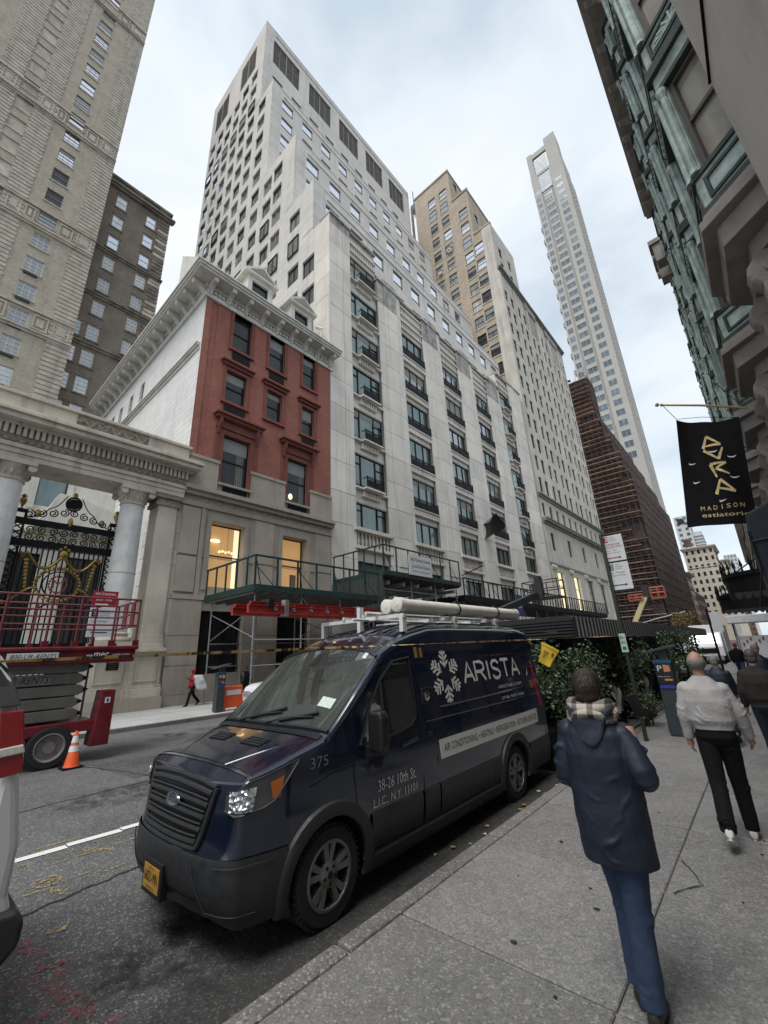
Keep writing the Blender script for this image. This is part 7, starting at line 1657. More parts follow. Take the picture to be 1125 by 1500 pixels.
b = MB(); b.grid([[toff(3.48+.17*j/2, -.06+.12*i/2, .010) for i in range(3)] for j in range(3)]); b.build('mirror_housing', blkp, ws, split=False)
b = MB(); b.tube([toff(3.0+.02*i, -.3-.012*i, .008) for i in range(14)], .012, 5); 
for t0 in (-.50, .14):                                # bonnet vents
    b = MB(); b.grid([[toff(2.46+.15*j/2, t0+.34*i/4, .005) for i in range(5)] for j in range(3)]); v = b.build('bonnet_vent', blkp, van, split=False)
    for k in range(4): b = MB(); b.tube([toff(2.475+.038*k, t0+.01+.32*i/4, .010) for i in range(5)], .006, 4); b.build('vent_slat', clad, v)
b = MB()
for sg in (1, -1): b.tube([toff(2.15+.055*i, sg*(.50+.028*i), .0015) for i in range(12)], .007, 5)
b.build('bonnet_crease', navyp, van, smooth=True)
b = MB()
def tgap(pts, w=.005):
    a = [toff(p[0]-w, p[1], .0025) for p in pts]; d = [toff(p[0]+w, p[1], .0025) for p in pts]; b.grid([a, d])
tgap([(2.16, -.97+1.94*i/20) for i in range(21)]); b.build('bonnet_gap', seam, van, split=False)
for t in (-.62, -.38, -.12, .12, .38, .62):           # roof ribs
    b = MB(); b.tube([toff(y, t*(1.0 if y > 4.2 else .97), .0) for y in [4.1+.25*i for i in range(15)]], .016, 6); b.build('roof_rib', navyp, van, smooth=True)
b = MB(); b.box(VC-.9, VC+.9, 7.96, 8.06, .12, .42); b.build('rear_bumper', clad, van, bevel=.03)
b = MB(); b.box(VC-.75, VC+.75, 2.6, 7.6, .02, .14); b.build('underbody', seam, van)
# lettering on the load bay and doors
def vt(s, y0, y1, z0, z1, mat=None, slope=0, name='lettering'):
    m = MB(); text_on(m, s, lambda u, v: soff(y0+(y1-y0)*u, z0+(z1-z0)*v+slope*u, .007)); return m.build(name, mat or vtext, van, fix=False)
def strokes(s, y0, y1, z0, z1, w):                    # plain sans capitals drawn with even strokes
    G = {'A': [[(0, 0), (.5, 1), (1, 0)], [(.2, .33), (.8, .33)]], 'R': [[(0, 0), (0, 1), (.65, 1), (.92, .88), (.92, .62), (.65, .48), (0, .48)], [(.5, .48), (.98, 0)]], 'I': [[(.5, 0), (.5, 1)]], 'S': [[(.92, .82), (.7, .98), (.3, .98), (.06, .8), (.1, .62), (.35, .53), (.7, .46), (.92, .32), (.9, .14), (.68, .01), (.28, .01), (.04, .17)]], 'T': [[(0, 1), (1, 1)], [(.5, 0), (.5, 1)]]}
    m = MB()
    wd_ = [{'I': .35}.get(ch, 1) for ch in s]; tot = sum(wd_)+.22*(len(s)-1); x = 0
    for ch, wq in zip(s, wd_):
        for pl_ in G[ch]:
            P = [Vector((y0+(y1-y0)*(x+p[0]*wq)/tot, z0+(z1-z0)*p[1])) for p in pl_]; a = []; d = []
            for i, p in enumerate(P):
                t = (P[min(i+1, len(P)-1)]-P[max(i-1, 0)]).normalized(); e = Vector((0, 0)); q = Vector((-t.y, t.x))*w
                a.append(soff(p.x+q.x, p.y+q.y, .007)); d.append(soff(p.x-q.x, p.y-q.y, .007))
            m.grid([a, d])
        x += wq+.22
    m.build('lettering', vtext, van, fix=False)
strokes('ARISTA', 5.42, 7.2, 1.56, 1.82, .023)
vt('ARISTAIR.COM', 6.35, 7.18, 1.405, 1.45); vt('(718) 937-1400', 6.4, 7.2, 1.235, 1.285)
m = MB(); spatch(m, [(4.62, .775), (7.57, .785)], [(4.60, .985), (7.57, .995)], 24, 2, .005); sp_ = m.build('vinyl_strip', stripv, van, smooth=True, split=False)
m = MB(); text_on(m, 'AIR CONDITIONING \u2022 HEATING \u2022 REFRIGERATION \u2022 KITCHEN SERVICES', lambda u, v: soff(4.70+2.8*u, .84+.085*v, .009)); m.build('lettering', navyp, sp_, fix=False)
vt('38-26 10th St.', 3.5, 4.12, .70, .80); vt('L.I.C., N.Y. 11101', 3.43, 4.13, .565, .655)
def v375(): m = MB(); text_on(m, '375', lambda u, v: soff(2.66+.2*u, 1.065+.085*v, .006)); m.build('lettering', plain('grey_vinyl', (.12, .12, .12), .5), van, fix=False)
v375()
m = MB(); sc = (4.98, 1.68); rad = .325
def snow(a, r, da=0, r2=0): return None
for k in range(6):                                    # snowflake: six branched arms, open centre
    a = R(90+60*k); ca, sa = math.cos(a), math.sin(a)
    def seg(p, q, w=.0155):
        p = Vector(p); q = Vector(q); t = (q-p).normalized(); n_ = Vector((-t.y, t.x))*w; m.add([soff(sc[0]+v.x*1.06, sc[1]+v.y, .007) for v in (p+n_, p-n_, q-n_, q+n_)], [(0, 1, 2, 3)])
    def pol(r, t=0): return Vector((ca*r-sa*t, sa*r+ca*t))
    seg(pol(.11), pol(rad))
    for r, l_ in ((.13, .085), (.2, .085), (.265, .06)):
        for s in (1, -1): seg(pol(r), pol(r+l_*.75, s*l_))
m.build('snowflake', vtext, van, fix=False, split=False)
m = MB(); spatch(m, [(4.36, 1.93), (4.43, 1.93)], [(4.36, 2.06), (4.43, 2.06)], 2, 2, .006); spatch(m, [(4.47, 1.93), (4.53, 1.93)], [(4.47, 2.05), (4.53, 2.05)], 2, 2, .006); m.build('gold_decal', plain('gold_decal', (.2, .13, .03), .5), van, split=False)
# roof rack, tubes, ladder
wh = plain('rack_white', (.58, .58, .57), .45, var=.15, scale=8); pvc = plain('pvc_cream', (.66, .635, .57), .42, var=.1, scale=5)
for y in (4.35, 5.6, 6.9): m = MB(); m.box(VC-.82, VC+.82, y-.03, y+.03, 2.44, 2.49); [m.box(VC+s*.78-.03, VC+s*.78+.03, y-.04, y+.04, 2.26, 2.47) for s in (-1, 1)]; m.build('rack_bar', wh, van)
m = MB(); [m.box(VC+x-.02, VC+x+.02, 4.3, 7.2, 2.49, 2.53) for x in (-.3, .1)]; m.tube([(VC+.35, 4.1, 2.52), (VC+.35, 7.4, 2.52)], .025, 8); m.tube([(VC+.2, 4.0, 2.45), (VC+.2, 7.4, 2.45)], .02, 8); m.build('rack_rail', wh, van)
m = MB(); m.box(VC+.0, VC+.06, 4.28, 4.36, 2.28, 2.64); m.build('rack_post', wh, van)
for i, (x, y0, lab) in enumerate(((VC+.72, 4.3, 'long cream plastic tube strapped on the kerb side of the van roof'), (VC+.48, 4.36, 'second cream plastic tube lying inside the kerb side tube on the van roof'))):
    t = thing('pipe_tube', lab, 'tube', (x, 6, 2.5)); r = .085; z = 2.61
    m = MB(); m.lathe([(r, y0+.06), (r, 7.85)], (x, 0, z), 28, 'y'); m.build('tube_body', pvc, t, smooth=True)
    m = MB(); m.lathe([(.0, y0-.006), (.03, y0-.006), (.034, y0), (.075, y0), (.098, y0+.012), (.1, y0+.13), (r, y0+.14)], (x, 0, z), 28, 'y', cap=False); m.lathe([(.1, 7.78), (.1, 7.9), (0, 7.91)], (x, 0, z), 28, 'y', cap=False); m.build('end_cap', pvc, t, smooth=True)
    for y in (5.75, 7.05): m = MB(); m.lathe([(r+.006, y), (r+.01, y+.01), (r+.01, y+.035), (r+.006, y+.045)], (x, 0, z), 24, 'y', cap=False); m.box(x-.03, x+.03, y, y+.05, z+r, z+r+.04) if i == 0 else None; m.build('strap', blkp, t)
ld = thing('ladder', 'red fibreglass extension ladder carried on the far side of the van roof', 'ladder', (-5.0, 4.5, 2.6)); lr = plain('ladder_red', (.33, .025, .018), .5, var=.2, scale=6)
for j, (x, z, y0) in enumerate(((-4.98, 2.645, 2.95), (-5.1, 2.70, 3.05), (-5.38, 2.645, 2.95), (-5.5, 2.70, 3.05))):
    m = MB(); m.box(x-.015, x+.03, y0, 7.5, z-.055, z+.055); m.box(x+.03, x+.045, y0, 7.5, z+.04, z+.055); m.box(x+.03, x+.045, y0, 7.5, z-.055, z-.04); rl = m.build('ladder_rail', lr, ld)
    m = MB()
    for k in range(14): m.lathe([(.026, .0), (.026, .022), (.017, .024), (.012, .016)], (x+.03, y0+.4+.31*k, z), 12, 'x', cap=False)
    m.build('rung_end', galv, rl)
m = MB(); m.box(-5.02, -4.92, 3.5, 3.56, 2.56, 2.78); m.build('rail_bracket', galv, ld); m = MB(); m.box(-5.12, -4.93, 3.24, 3.32, 2.66, 2.78); m.build('ladder_lock', blkp, ld)
for k in range(14): m = MB(); m.tube([(-5.36, 3.35+.31*k, 2.645), (-4.98, 3.35+.31*k, 2.645)], .016, 8); m.build('rung', galv, ld)
# ------------------------------------------------------------------ white utility vehicle at the left edge
su = thing('sport_utility', 'rear corner of a white sport utility vehicle with a tall red tail lamp', 'car', (-4.6, -1.5, RZ)); suw = plain('suv_white', (.64, .65, .65), .25, coat=.6)
prof = [(-4.2, .3), (.62, .42), (.80, .50), (.83, .62), (.79, .66), (.76, .75), (.765, 1.0), (.72, 1.25), (.68, 1.45), (.65, 1.7), (.58, 1.95), (.5, 2.12), (.36, 2.17), (-3, 2.2), (-4.2, 1.4)]
def sux(z): return -3.72-.0*z-(.12 if z > 1.8 else 0)-max(0, z-1.5)*.12
m = MB(); n = len(prof); m.add([(sux(z), y, z) for y, z in prof]+[(-5.7+.1*(z > 1.8), y, z) for y, z in prof], [tuple(range(n)), tuple(range(n, 2*n))[::-1]]+[(i, (i+1) % n, n+(i+1) % n, n+i) for i in range(n)]); m.build('body', suw, su, bevel=.05, seg=3)
def sup(pts, o): return [(sux(z)+o, y, z) for y, z in pts]
def plate(name, pts, o, mat, d=.02):
    m = MB(); a = sup(pts, o); b_ = sup(pts, -.01); n = len(a); m.add(a+b_, [tuple(range(n)), tuple(range(n, 2*n))[::-1]]+[(i, (i+1) % n, n+(i+1) % n, n+i) for i in range(n)]); return m.build(name, mat, su, bevel=.008)
redl = MATS['red_lens']; wl_ = plain('reverse_lens', (.55, .55, .52), .2, coat=1, var=.15, scale=60)
plate('tail_lamp', [(.585, 1.385), (.70, 1.40), (.68, 1.57), (.65, 1.76), (.53, 1.76)], .012, redl); plate('reverse_lamp', [(.56, 1.50), (.692, 1.51), (.678, 1.56), (.555, 1.55)], .018, wl_)
plate('side_window', [(-1.2, 1.72), (.3, 1.78), (.63, 1.79), (.56, 2.0), (.46, 2.1), (-1.2, 2.1)], .008, blkp)
plate('rear_window_trim', [(.36, 1.75), (.52, 1.77), (.44, 2.12), (.3, 2.12)], .014, blkp)
m = MB(); m.tube([(-3.9, -3, 2.24), (-3.9, .2, 2.24), (-3.9, .42, 2.17)], .035, 8); m.build('roof_rail', clad, su, smooth=True)
m = MB(); m.prism([(-.9, .3), (.74, .40), (.84, .5), (.85, .62), (.80, .68), (.6, .69), (-.4, .6)], 'x', -5.7, -3.66); m.build('rear_bumper', plain('suv_bumper', (.022, .022, .024), .5, var=.2), su, bevel=.03, seg=3)
m = MB(); m.lathe([(.40, -.13), (.42, .0), (.40, .13)], (-3.85, -.75, RZ+.42), 28, 'x'); m.build('wheel', tyre, su, smooth=30)
# ------------------------------------------------------------------ white car behind the van on the far side
wc_ = thing('parked_car', 'white car parked by the far kerb, half hidden behind the van', 'car', (-16, 13, RZ))
cp_ = [(10.05, .15), (10.0, .7), (10.1, .95), (10.4, 1.05), (11.2, 1.12), (12.1, 1.68), (14.5, 1.72), (15.2, 1.15), (15.4, .8), (15.4, .2)]
m = MB(); m.prism(cp_, 'x', -16.95, -15.15); m.build('body', plain('car_white', (.66, .67, .67), .3, coat=.5), wc_, bevel=.12, seg=4)
m = MB(); m.prism([(11.3, 1.16), (12.1, 1.62), (14.4, 1.66), (15.0, 1.18)], 'x', -15.152, -15.135); m.prism([(11.23, 1.16), (12.05, 1.66), (12.02, 1.69), (11.18, 1.18)], 'x', -16.7, -15.4); m.build('car_window', sglass, wc_)
m = MB(); m.box(-16.8, -16.3, 9.985, 10.02, .62, .8); m.box(-15.8, -15.3, 9.985, 10.02, .62, .8); m.build('headlamp', refl, wc_); m = MB(); m.box(-16.25, -15.85, 9.98, 10.02, .5, .75); m.build('grille', blkp, wc_)
for y in (11.1, 14.3):
    for x in (-16.85, -15.25): m = MB(); m.lathe([(.33, -.1), (.33, .1)], (x, y, RZ+.33), 20, 'x'); m.build('wheel', tyre, wc_, smooth=30)
# ------------------------------------------------------------------ people
skinm = plain('skin', (.46, .25, .18), .5, var=.08, scale=30); skin_d = plain('dark_skin', (.10, .055, .035), .5)
denim = plain('blue_denim', (.022, .042, .088), .85, var=.25, scale=25, bump=.15); blackt = plain('black_trousers', (.007, .007, .008), .9, spec=.2, var=.2, scale=20, bump=.15); navyj = plain('navy_parka', (.0085, .0155, .031), .6, var=.25, scale=7, bump=.2)
greyj = plain('pale_grey_jacket', (.40, .385, .375), .75, var=.1, scale=9, bump=.15); brownj = plain('dark_brown_jacket', (.020, .016, .014), .85, var=.2, scale=12, bump=.2); redj = plain('red_jacket', (.30, .012, .018), .6, var=.2, scale=9)
hair_b = plain('brown_hair', (.042, .026, .018), .5, var=.4, scale=60, bump=.5); hair_g = plain('grey_hair', (.22, .20, .18), .6, var=.35, scale=60, bump=.5); shoe_w = plain('white_sneaker', (.58, .56, .52), .6, var=.1); shoe_d = plain('dark_shoe', (.02, .018, .016), .5); shirt_d = plain('dark_lining', (.012, .012, .014), .9)
CLT = bpy.data.textures.new('folds', 'CLOUDS'); CLT.noise_scale = .30; CLT.noise_depth = 2
CLT2 = bpy.data.textures.new('fine_folds', 'CLOUDS'); CLT2.noise_scale = .09; CLT2.noise_depth = 2
def ell(pts):                                       # loft of (cx, cy, z, rx, ry) rings, n-gon 20, slightly squared
    rows = []
    for cx, cy_, z, rx, ry in pts: rows.append([(cx+rx*math.copysign(abs(math.cos(t))**.85, math.cos(t)), cy_+ry*math.copysign(abs(math.sin(t))**.9, math.sin(t)), z) for t in [2*math.pi*j/20 for j in range(20)]])
    return rows
def remesh(o, vox, it=4, fold=0, fine=0):
    md = o.modifiers.new('fuse', 'REMESH'); md.mode = 'VOXEL'; md.voxel_size = vox; md.use_smooth_shade = True
    md = o.modifiers.new('smooth', 'SMOOTH'); md.iterations = it; md.factor = .5
    if fold: md = o.modifiers.new('folds', 'DISPLACE'); md.texture = CLT; md.strength = fold; md.mid_level = .5; md.texture_coords = 'LOCAL'
    if fine: md = o.modifiers.new('creases', 'DISPLACE'); md.texture = CLT2; md.strength = fine; md.mid_level = .5; md.texture_coords = 'LOCAL'
def limb(m, a, b, c, r0, r1, r2, n=14, k=6):
    a, b, c = Vector(a), Vector(b), Vector(c); pts = [a.lerp(b, i/k) for i in range(k)]+[b.lerp(c, i/k) for i in range(k+1)]
    rs = [r0+(r1-r0)*i/k for i in range(k)]+[r1+(r2-r1)*i/k for i in range(k+1)]
    pts[k] = (pts[k-1]+pts[k+1]+pts[k]*2)/4
    m.tube(pts, rs, n)
def person(label, x, y, h=1.78, rz=0, legs=((18, 8), (-20, 30)), arms=((-12, 20), (14, 25)), coat=None, coat_m=None, hem=.95, tr_m=None, shoe=None, hair='short', hair_m=None, vox=.011, lean=0, fat=1.0, skin=None, name='person', out=(.10, .10), zb=0, collar=True, head_yaw=0, stance=.0, inw=.1):
    t = thing(name, label, 'person', (x, y, zb), local=True, rz=R(rz)); sc_ = h/1.78; skin = skin or skinm
    def up_(m): m.v = [(p[0]*sc_+0, p[1]*sc_+lean*p[2], p[2]*sc_) for p in m.v]; return m
    J = {}
    hipz = .92; low = 0
    for s, (th, kn) in zip((-1, 1), legs):
        hp = Vector((s*.085, 0, hipz)); d = Vector((s*stance, math.sin(R(th)), -math.cos(R(th)))); k = hp+d*.43; d2 = Vector((s*.0, math.sin(R(th-kn)), -math.cos(R(th-kn)))); a = k+d2*.42; J['leg', s] = (hp, k, a, th-kn); 
    low = min(J['leg', s][2].z for s in (-1, 1))-.075
    for s in (-1, 1): hp, k, a, q = J['leg', s]; J['leg', s] = (hp-Vector((0, 0, low)), k-Vector((0, 0, low)), a-Vector((0, 0, low)), q)
    dz = -low
    for s, (sw, el), o in zip((-1, 1), arms, out):
        sh = Vector((s*.185, -.01, 1.43+dz)); d = Vector((s*o, math.sin(R(sw)), -math.cos(R(sw)))).normalized(); e = sh+d*.29; d2 = Vector((s*(o-inw), math.sin(R(sw+el)), -math.cos(R(sw+el)))).normalized(); w = e+d2*.25; J['arm', s] = (sh, e, w, d2)
    # body: one fused surface, slim inside the clothes
    m = MB(); hz = 1.66+dz
    m.ball((0, .0, hz+.02), (.074, .093, .098), 16, 12); m.ball((0, .035, hz-.055), (.056, .062, .068), 14, 10); m.ball((0, .098, hz-.015), (.013, .02, .026), 8, 6); m.ball((0, .085, hz+.035), (.05, .02, .014), 10, 6); m.ball((0, .088, hz-.055), (.024, .014, .009), 8, 5); m.ball((0, .078, hz-.1), (.024, .02, .02), 8, 6)
    for s in (-1, 1): m.ball((s*.078, -.005, hz-.005), (.011, .02, .033), 8, 6)
    m.tube([(0, -.015, 1.42+dz), (0, -.012, 1.52+dz), (0, .0, 1.63+dz)], [.075, .056, .058], 14)
    m.grid(ell([(0, 0, .93+dz, .13, .09), (0, 0, 1.1+dz, .115, .08), (0, 0, 1.3+dz, .14, .085), (0, 0, 1.45+dz, .13, .07)]), closed=True, cap=True)
    for s in (-1, 1):
        hp, k, a, q = J['leg', s]; limb(m, hp, k, a, .065, .042, .033); m.ball((a.x, a.y+.04, a.z-.04), (.03, .08, .03), 8, 6)
        sh, e, w, d2 = J['arm', s]; limb(m, sh, e, w, .042, .034, .026)
        p = w+d2*.05; side_ = Vector((0, 1, 0)) if abs(d2.y) < .8 else Vector((0, 0, 1)); side_ = (side_-d2*side_.dot(d2)).normalized(); nrm_ = d2.cross(side_)
        m.tube([w, w+d2*.04, w+d2*.085], [.024, .033, .03], 10)
        for f in range(4):                            # four bent fingers and a thumb
            b0 = w+d2*.08+side_*(.026-.018*f); L_ = (.07, .078, .073, .058)[f]; cu = nrm_*(-s)
            m.tube([b0, b0+d2*L_*.45+cu*.006, b0+d2*L_*.8+cu*.022, b0+d2*L_*.92+cu*.04], [.0095, .009, .0085, .007], 7)
        m.tube([w+d2*.025+side_*.024, w+d2*.05+side_*.048+nrm_*(-s)*.012, w+d2*.085+side_*.05+nrm_*(-s)*.025], [.013, .011, .009], 7)
    up_(m); o = m.build('body', skin, t, smooth=True, split=False); remesh(o, min(.0065, vox*.6) if vox < .015 else .009, 3)
    for s in (-1, 1): m = up_(MB().ball((s*.031, .079, hz+.015), (.011, .008, .007), 8, 6)); e_ = m.build('eye', shoe_d, t, smooth=True)
    # trousers
    m = MB(); 
    for s in (-1, 1):
        hp, k, a, q = J['leg', s]; limb(m, hp+Vector((0, 0, .03)), k, a+Vector((0, -.01, .0)), .098*fat, .074, .064)
    m.grid(ell([(0, 0, .86+dz, .15*fat, .105*fat), (0, -.012, .93+dz, .172*fat, .128*fat), (0, 0, 1.04+dz, .155*fat, .11*fat)]), closed=True, cap=True)
    if vox < .0125:
        rg = random.Random(3)
        for s in (-1, 1):
            hp, k, a, q = J['leg', s]
            for c_, rad in [(k+Vector((0, 0, rg.uniform(-.12, .12))), .074) for _ in range(5)]+[(a+Vector((0, 0, .02+.035*i_)), .064) for i_ in range(4)]+[(hp+Vector((0, 0, -.08*i_)), .095) for i_ in range(3)]:
                b0 = rg.uniform(2.5, 6.5); m.tube([c_+Vector((math.cos(b0+h_*.3)*rad*.97, math.sin(b0+h_*.3)*rad*.97, .008*(h_-4)*rg.choice([-1, 1]))) for h_ in range(9)], [.012*math.sin(math.pi*(h_+.6)/9.2) for h_ in range(9)], 6)
    up_(m); o = m.build('trousers', tr_m, t, smooth=True, split=False); remesh(o, vox if vox > .0125 else .008, 4, .018, .006)
    for s in (-1, 1):                                 # shoes, sole flat or heel raised with the shin
        hp, k, a, q = J['leg', s]; ang = R(max(-38, min(12, q*.75))) if a.z > .11 else 0
        m = MB(); rows = []
        for yy, w_, z0, z1 in ((-.075, .02, -.06, -.02), (-.07, .034, -.075, .02), (-.02, .04, -.075, .045), (.05, .044, -.075, .02), (.11, .05, -.075, -.012), (.16, .046, -.075, -.025), (.19, .03, -.07, -.04), (.198, .008, -.06, -.05)):
            rows.append([(w_*math.cos(t_), yy, (z0+z1)/2+(z1-z0)/2*math.sin(t_)) for t_ in [2*math.pi*j/12 for j in range(12)]])
        m.grid(rows, closed=True, cap=True); M_ = Matrix.Translation(a) @ Matrix.Rotation(ang, 4, 'X'); m.v = [tuple(M_ @ Vector(p)) for p in m.v]; up_(m); o = m.build('shoe', shoe, t, smooth=True, sub=1)
        m = MB(); m.prism([(.04*math.cos(t_)*(1.1 if math.sin(t_) > 0 else .9), .06+.135*math.sin(t_)) for t_ in [2*math.pi*j/14 for j in range(14)]], 'z', -.082, -.064); m.v = [tuple(M_ @ Vector(p)) for p in m.v]; up_(m); m.build('sole', shoe_w if shoe is shoe_w else shoe_d, o)
    # coat: trunk and sleeves fused
    m = MB(); hz_ = hem+dz; f = fat
    if hem < .9: rings = [(0, .02, hz_, .205*f, .155*f), (0, .0, hz_+.12, .208*f, .155*f), (0, -.01, .98+dz, .212*f, .15*f), (0, -.01, 1.12+dz, .205*f, .145*f), (0, -.02, 1.28+dz, .212*f, .145*f), (0, -.02, 1.40+dz, .195*f, .125*f), (0, -.02, 1.475+dz, .13, .095), (0, -.01, 1.53+dz, .078, .078)]
    else: rings = [(0, -.005, hz_, .168*f, .128*f), (0, -.005, hz_+.045, .172*f, .13*f), (0, -.01, hz_+.09, .196*f, .15*f), (0, -.01, 1.15+dz, .198*f, .148*f), (0, -.02, 1.28+dz, .207*f, .145*f), (0, -.02, 1.40+dz, .19*f, .122*f), (0, -.02, 1.475+dz, .125, .09), (0, -.01, 1.535+dz, .07, .072)]
    m.grid(ell(rings), closed=True, cap=True)
    for s in (-1, 1): sh, e, w, d2 = J['arm', s]; limb(m, sh+Vector((-s*.03, 0, -.025)), e, w+d2*.005, .076*f, .066, .05); m.ball(sh+Vector((-s*.025, 0, -.035)), (.078*f, .085, .072), 12, 8)
    rg = random.Random(int(x*100)+7)                  # sculpted folds: ridges laid on the trunk and round the elbows
    def on(a, z):
        for r0, r1 in zip(rings, rings[1:]):
            if r0[2] <= z <= r1[2] or r1 is rings[-1]:
                t_ = max(0, min(1, (z-r0[2])/(r1[2]-r0[2]))); q = [r0[i]+(r1[i]-r0[i])*t_ for i in range(5)]; return (q[0]+q[3]*math.cos(a)*.975, q[1]+q[4]*math.sin(a)*.975, z)
    if vox < .0125:
        z0_ = hz_+.04
        for k_ in range(13):
            a0 = R(-90+rg.uniform(-75, 75)); zz = rg.uniform(z0_, 1.36+dz); sl = rg.uniform(-.16, .16)+(.10 if math.cos(a0) > 0 else -.10); ln = R(rg.uniform(22, 60)); rr_ = rg.uniform(.010, .019)
            P_ = [on(a0+ln*(u/8-.5), max(z0_, min(1.44+dz, zz+sl*(u/8-.5)+.02*math.sin(u*.8)))) for u in range(9)]; m.tube(P_, [rr_*math.sin(math.pi*(u+.6)/9.2) for u in range(9)], 8)
        if hem > .9:
            for k_ in range(16): a0 = 2*math.pi*k_/16; m.tube([on(a0, hz_+.05), on(a0+rg.uniform(-.05, .05), hz_+.17)], [.014, .004], 6)
        for s in (-1, 1):
            sh, e, w, d2 = J['arm', s]
            for k_ in range(7):
                t_ = rg.uniform(.25, 1.75); c_ = sh.lerp(e, t_) if t_ < 1 else e.lerp(w, t_-1); d_ = (e-sh).normalized() if t_ < 1 else d2; rad = .070-.008*t_; u1 = d_.cross(Vector((0, 1, .3))).normalized(); u2 = d_.cross(u1); b0 = rg.uniform(0, 6.28)
                m.tube([c_+(u1*math.cos(b0+h_*.35)+u2*math.sin(b0+h_*.35))*rad*.97+d_*(.012*h_*rg.choice([-.5, .5, 1])*.4) for h_ in range(8)], [.013*math.sin(math.pi*(h_+.6)/8.2) for h_ in range(8)], 6)
    up_(m); o = m.build('jacket', coat_m, t, smooth=True, split=False); remesh(o, vox if vox > .0125 else .0075, 4, .025, .006); jk = o
    # hair
    if hair:
        m = MB()
        if hair == 'bald':
            m.ball((0, -.03, hz-.0), (.081, .077, .070), 16, 10)
            for s in (-1, 1): m.ball((s*.058, -.015, hz+.012), (.026, .06, .05), 10, 8)
        else:
            m.ball((0, -.012, hz+.034), (.085, .1, .094), 18, 12); m.ball((0, -.045, hz-.025), (.074, .062, .075), 14, 10)
            for s in (-1, 1): m.ball((s*.07, .005, hz+.02), (.018, .05, .05), 8, 6)
        up_(m); o = m.build('hair', hair_m, t, smooth=True, split=False); remesh(o, .006 if vox < .015 else .01, 2, .0, .012)
    if hair and vox < .0125:                          # loose strands over the scalp
        m = MB(); rg = random.Random(len(label)); hv = .02 if hair == 'bald' else .034
        for _ in range(2600):
            u = rg.uniform(0, 2*math.pi); v = rg.uniform(-.75, 1.0 if hair != 'bald' else .25); q = math.sqrt(max(0, 1-v*v)); d = Vector((math.cos(u)*q, math.sin(u)*q, v))
            if d.y > .35 and v < .45: continue
            rx, ry, rz_ = (.088, .103, .1) if hair != 'bald' else (.084, .1, .09); c = Vector((0, -.014, hz+hv-.012 if hair != 'bald' else hz+.012)); p = c+Vector((d.x*rx, d.y*ry, d.z*rz_))
            dn = (Vector((rg.gauss(0, .25), rg.gauss(0, .25)-.35*max(0, v), -1))); dn = (dn-d*dn.dot(d)).normalized(); L_ = rg.uniform(.02, .045); w_ = dn.cross(d)*.0016
            p1 = p+dn*L_*.5+d*.003; p2 = p+dn*L_+d*rg.uniform(-.002, .004)
            m.add([p-w_, p+w_, p1+w_, p1-w_, p2], [(0, 1, 2, 3), (3, 2, 4)])
        up_(m); m.build('hair_strand', hair_m, t, fix=False, stuff=True)
    return t, J, dz, sc_, up_, jk
# man in the navy parka
t, J, dz, k, up_, jk = person('man in a long navy parka with a plaid scarf and blue jeans walking away', -1.02, 3.25, 1.83, 3, legs=((15, 16), (-1, 3)), arms=((-4, 58), (-22, 105)), coat_m=navyj, hem=.70, tr_m=denim, shoe=shoe_d, hair='short', hair_m=hair_b, vox=.010, fat=.98, out=(.15, .26), stance=-.1, inw=.5)
m = MB(); rows = []                                   # hood lying on the back
for j in range(9):
    v = j/8; rows.append([(.15*math.cos(a)*(1-.35*v), -.075-.06*math.sin(a)*(.9+.3*v)-.03*v, 1.52+dz-.19*v*math.sin(a)**1.0*(1)+.03*(1-v)) for a in [math.pi*i/16 for i in range(17)]])
m.grid(rows); rows2 = [[(p[0]*.97, p[1]+.02, p[2]+.004) for p in r] for r in rows]; m.grid(rows2); up_(m); o = m.build('hood', navyj, t, smooth=True, split=False); md = o.modifiers.new('thick', 'SOLIDIFY'); md.thickness = .022; md.offset = 1; md = o.modifiers.new('round', 'SUBSURF'); md.levels = md.render_levels = 1; md = o.modifiers.new('creases', 'DISPLACE'); md.texture = CLT2; md.strength = .02; md.texture_coords = 'LOCAL'
m = MB(); m.tube([(.125*math.cos(a), -.02+.105*math.sin(a), 1.505+dz+.02*math.sin(a*3)) for a in [2*math.pi*i/28 for i in range(29)]], .034, 10); m.tube([(.11*math.cos(a), -.02+.095*math.sin(a), 1.555+dz+.012*math.cos(a*2)) for a in [2*math.pi*i/28 for i in range(29)]], .034, 10); up_(m)
pm, t_, b_ = nodes('plaid_scarf'); b_.inputs['Roughness'].default_value = .9; tcn = nd(t_, 'ShaderNodeTexCoord'); cols_ = []
for ax, scw in ((0, 62), (2, 70)):
    sx_ = nd(t_, 'ShaderNodeSeparateXYZ'); t_.links.new(tcn.outputs['Object'], sx_.inputs[0]); mm_ = nd(t_, 'ShaderNodeMath', operation='MULTIPLY'); t_.links.new(sx_.outputs[ax], mm_.inputs[0]); mm_.inputs[1].default_value = scw; sn_ = nd(t_, 'ShaderNodeMath', operation='SINE'); t_.links.new(mm_.outputs[0], sn_.inputs[0]); gt = nd(t_, 'ShaderNodeMath', operation='GREATER_THAN'); t_.links.new(sn_.outputs[0], gt.inputs[0]); gt.inputs[1].default_value = .45; cols_.append(gt)
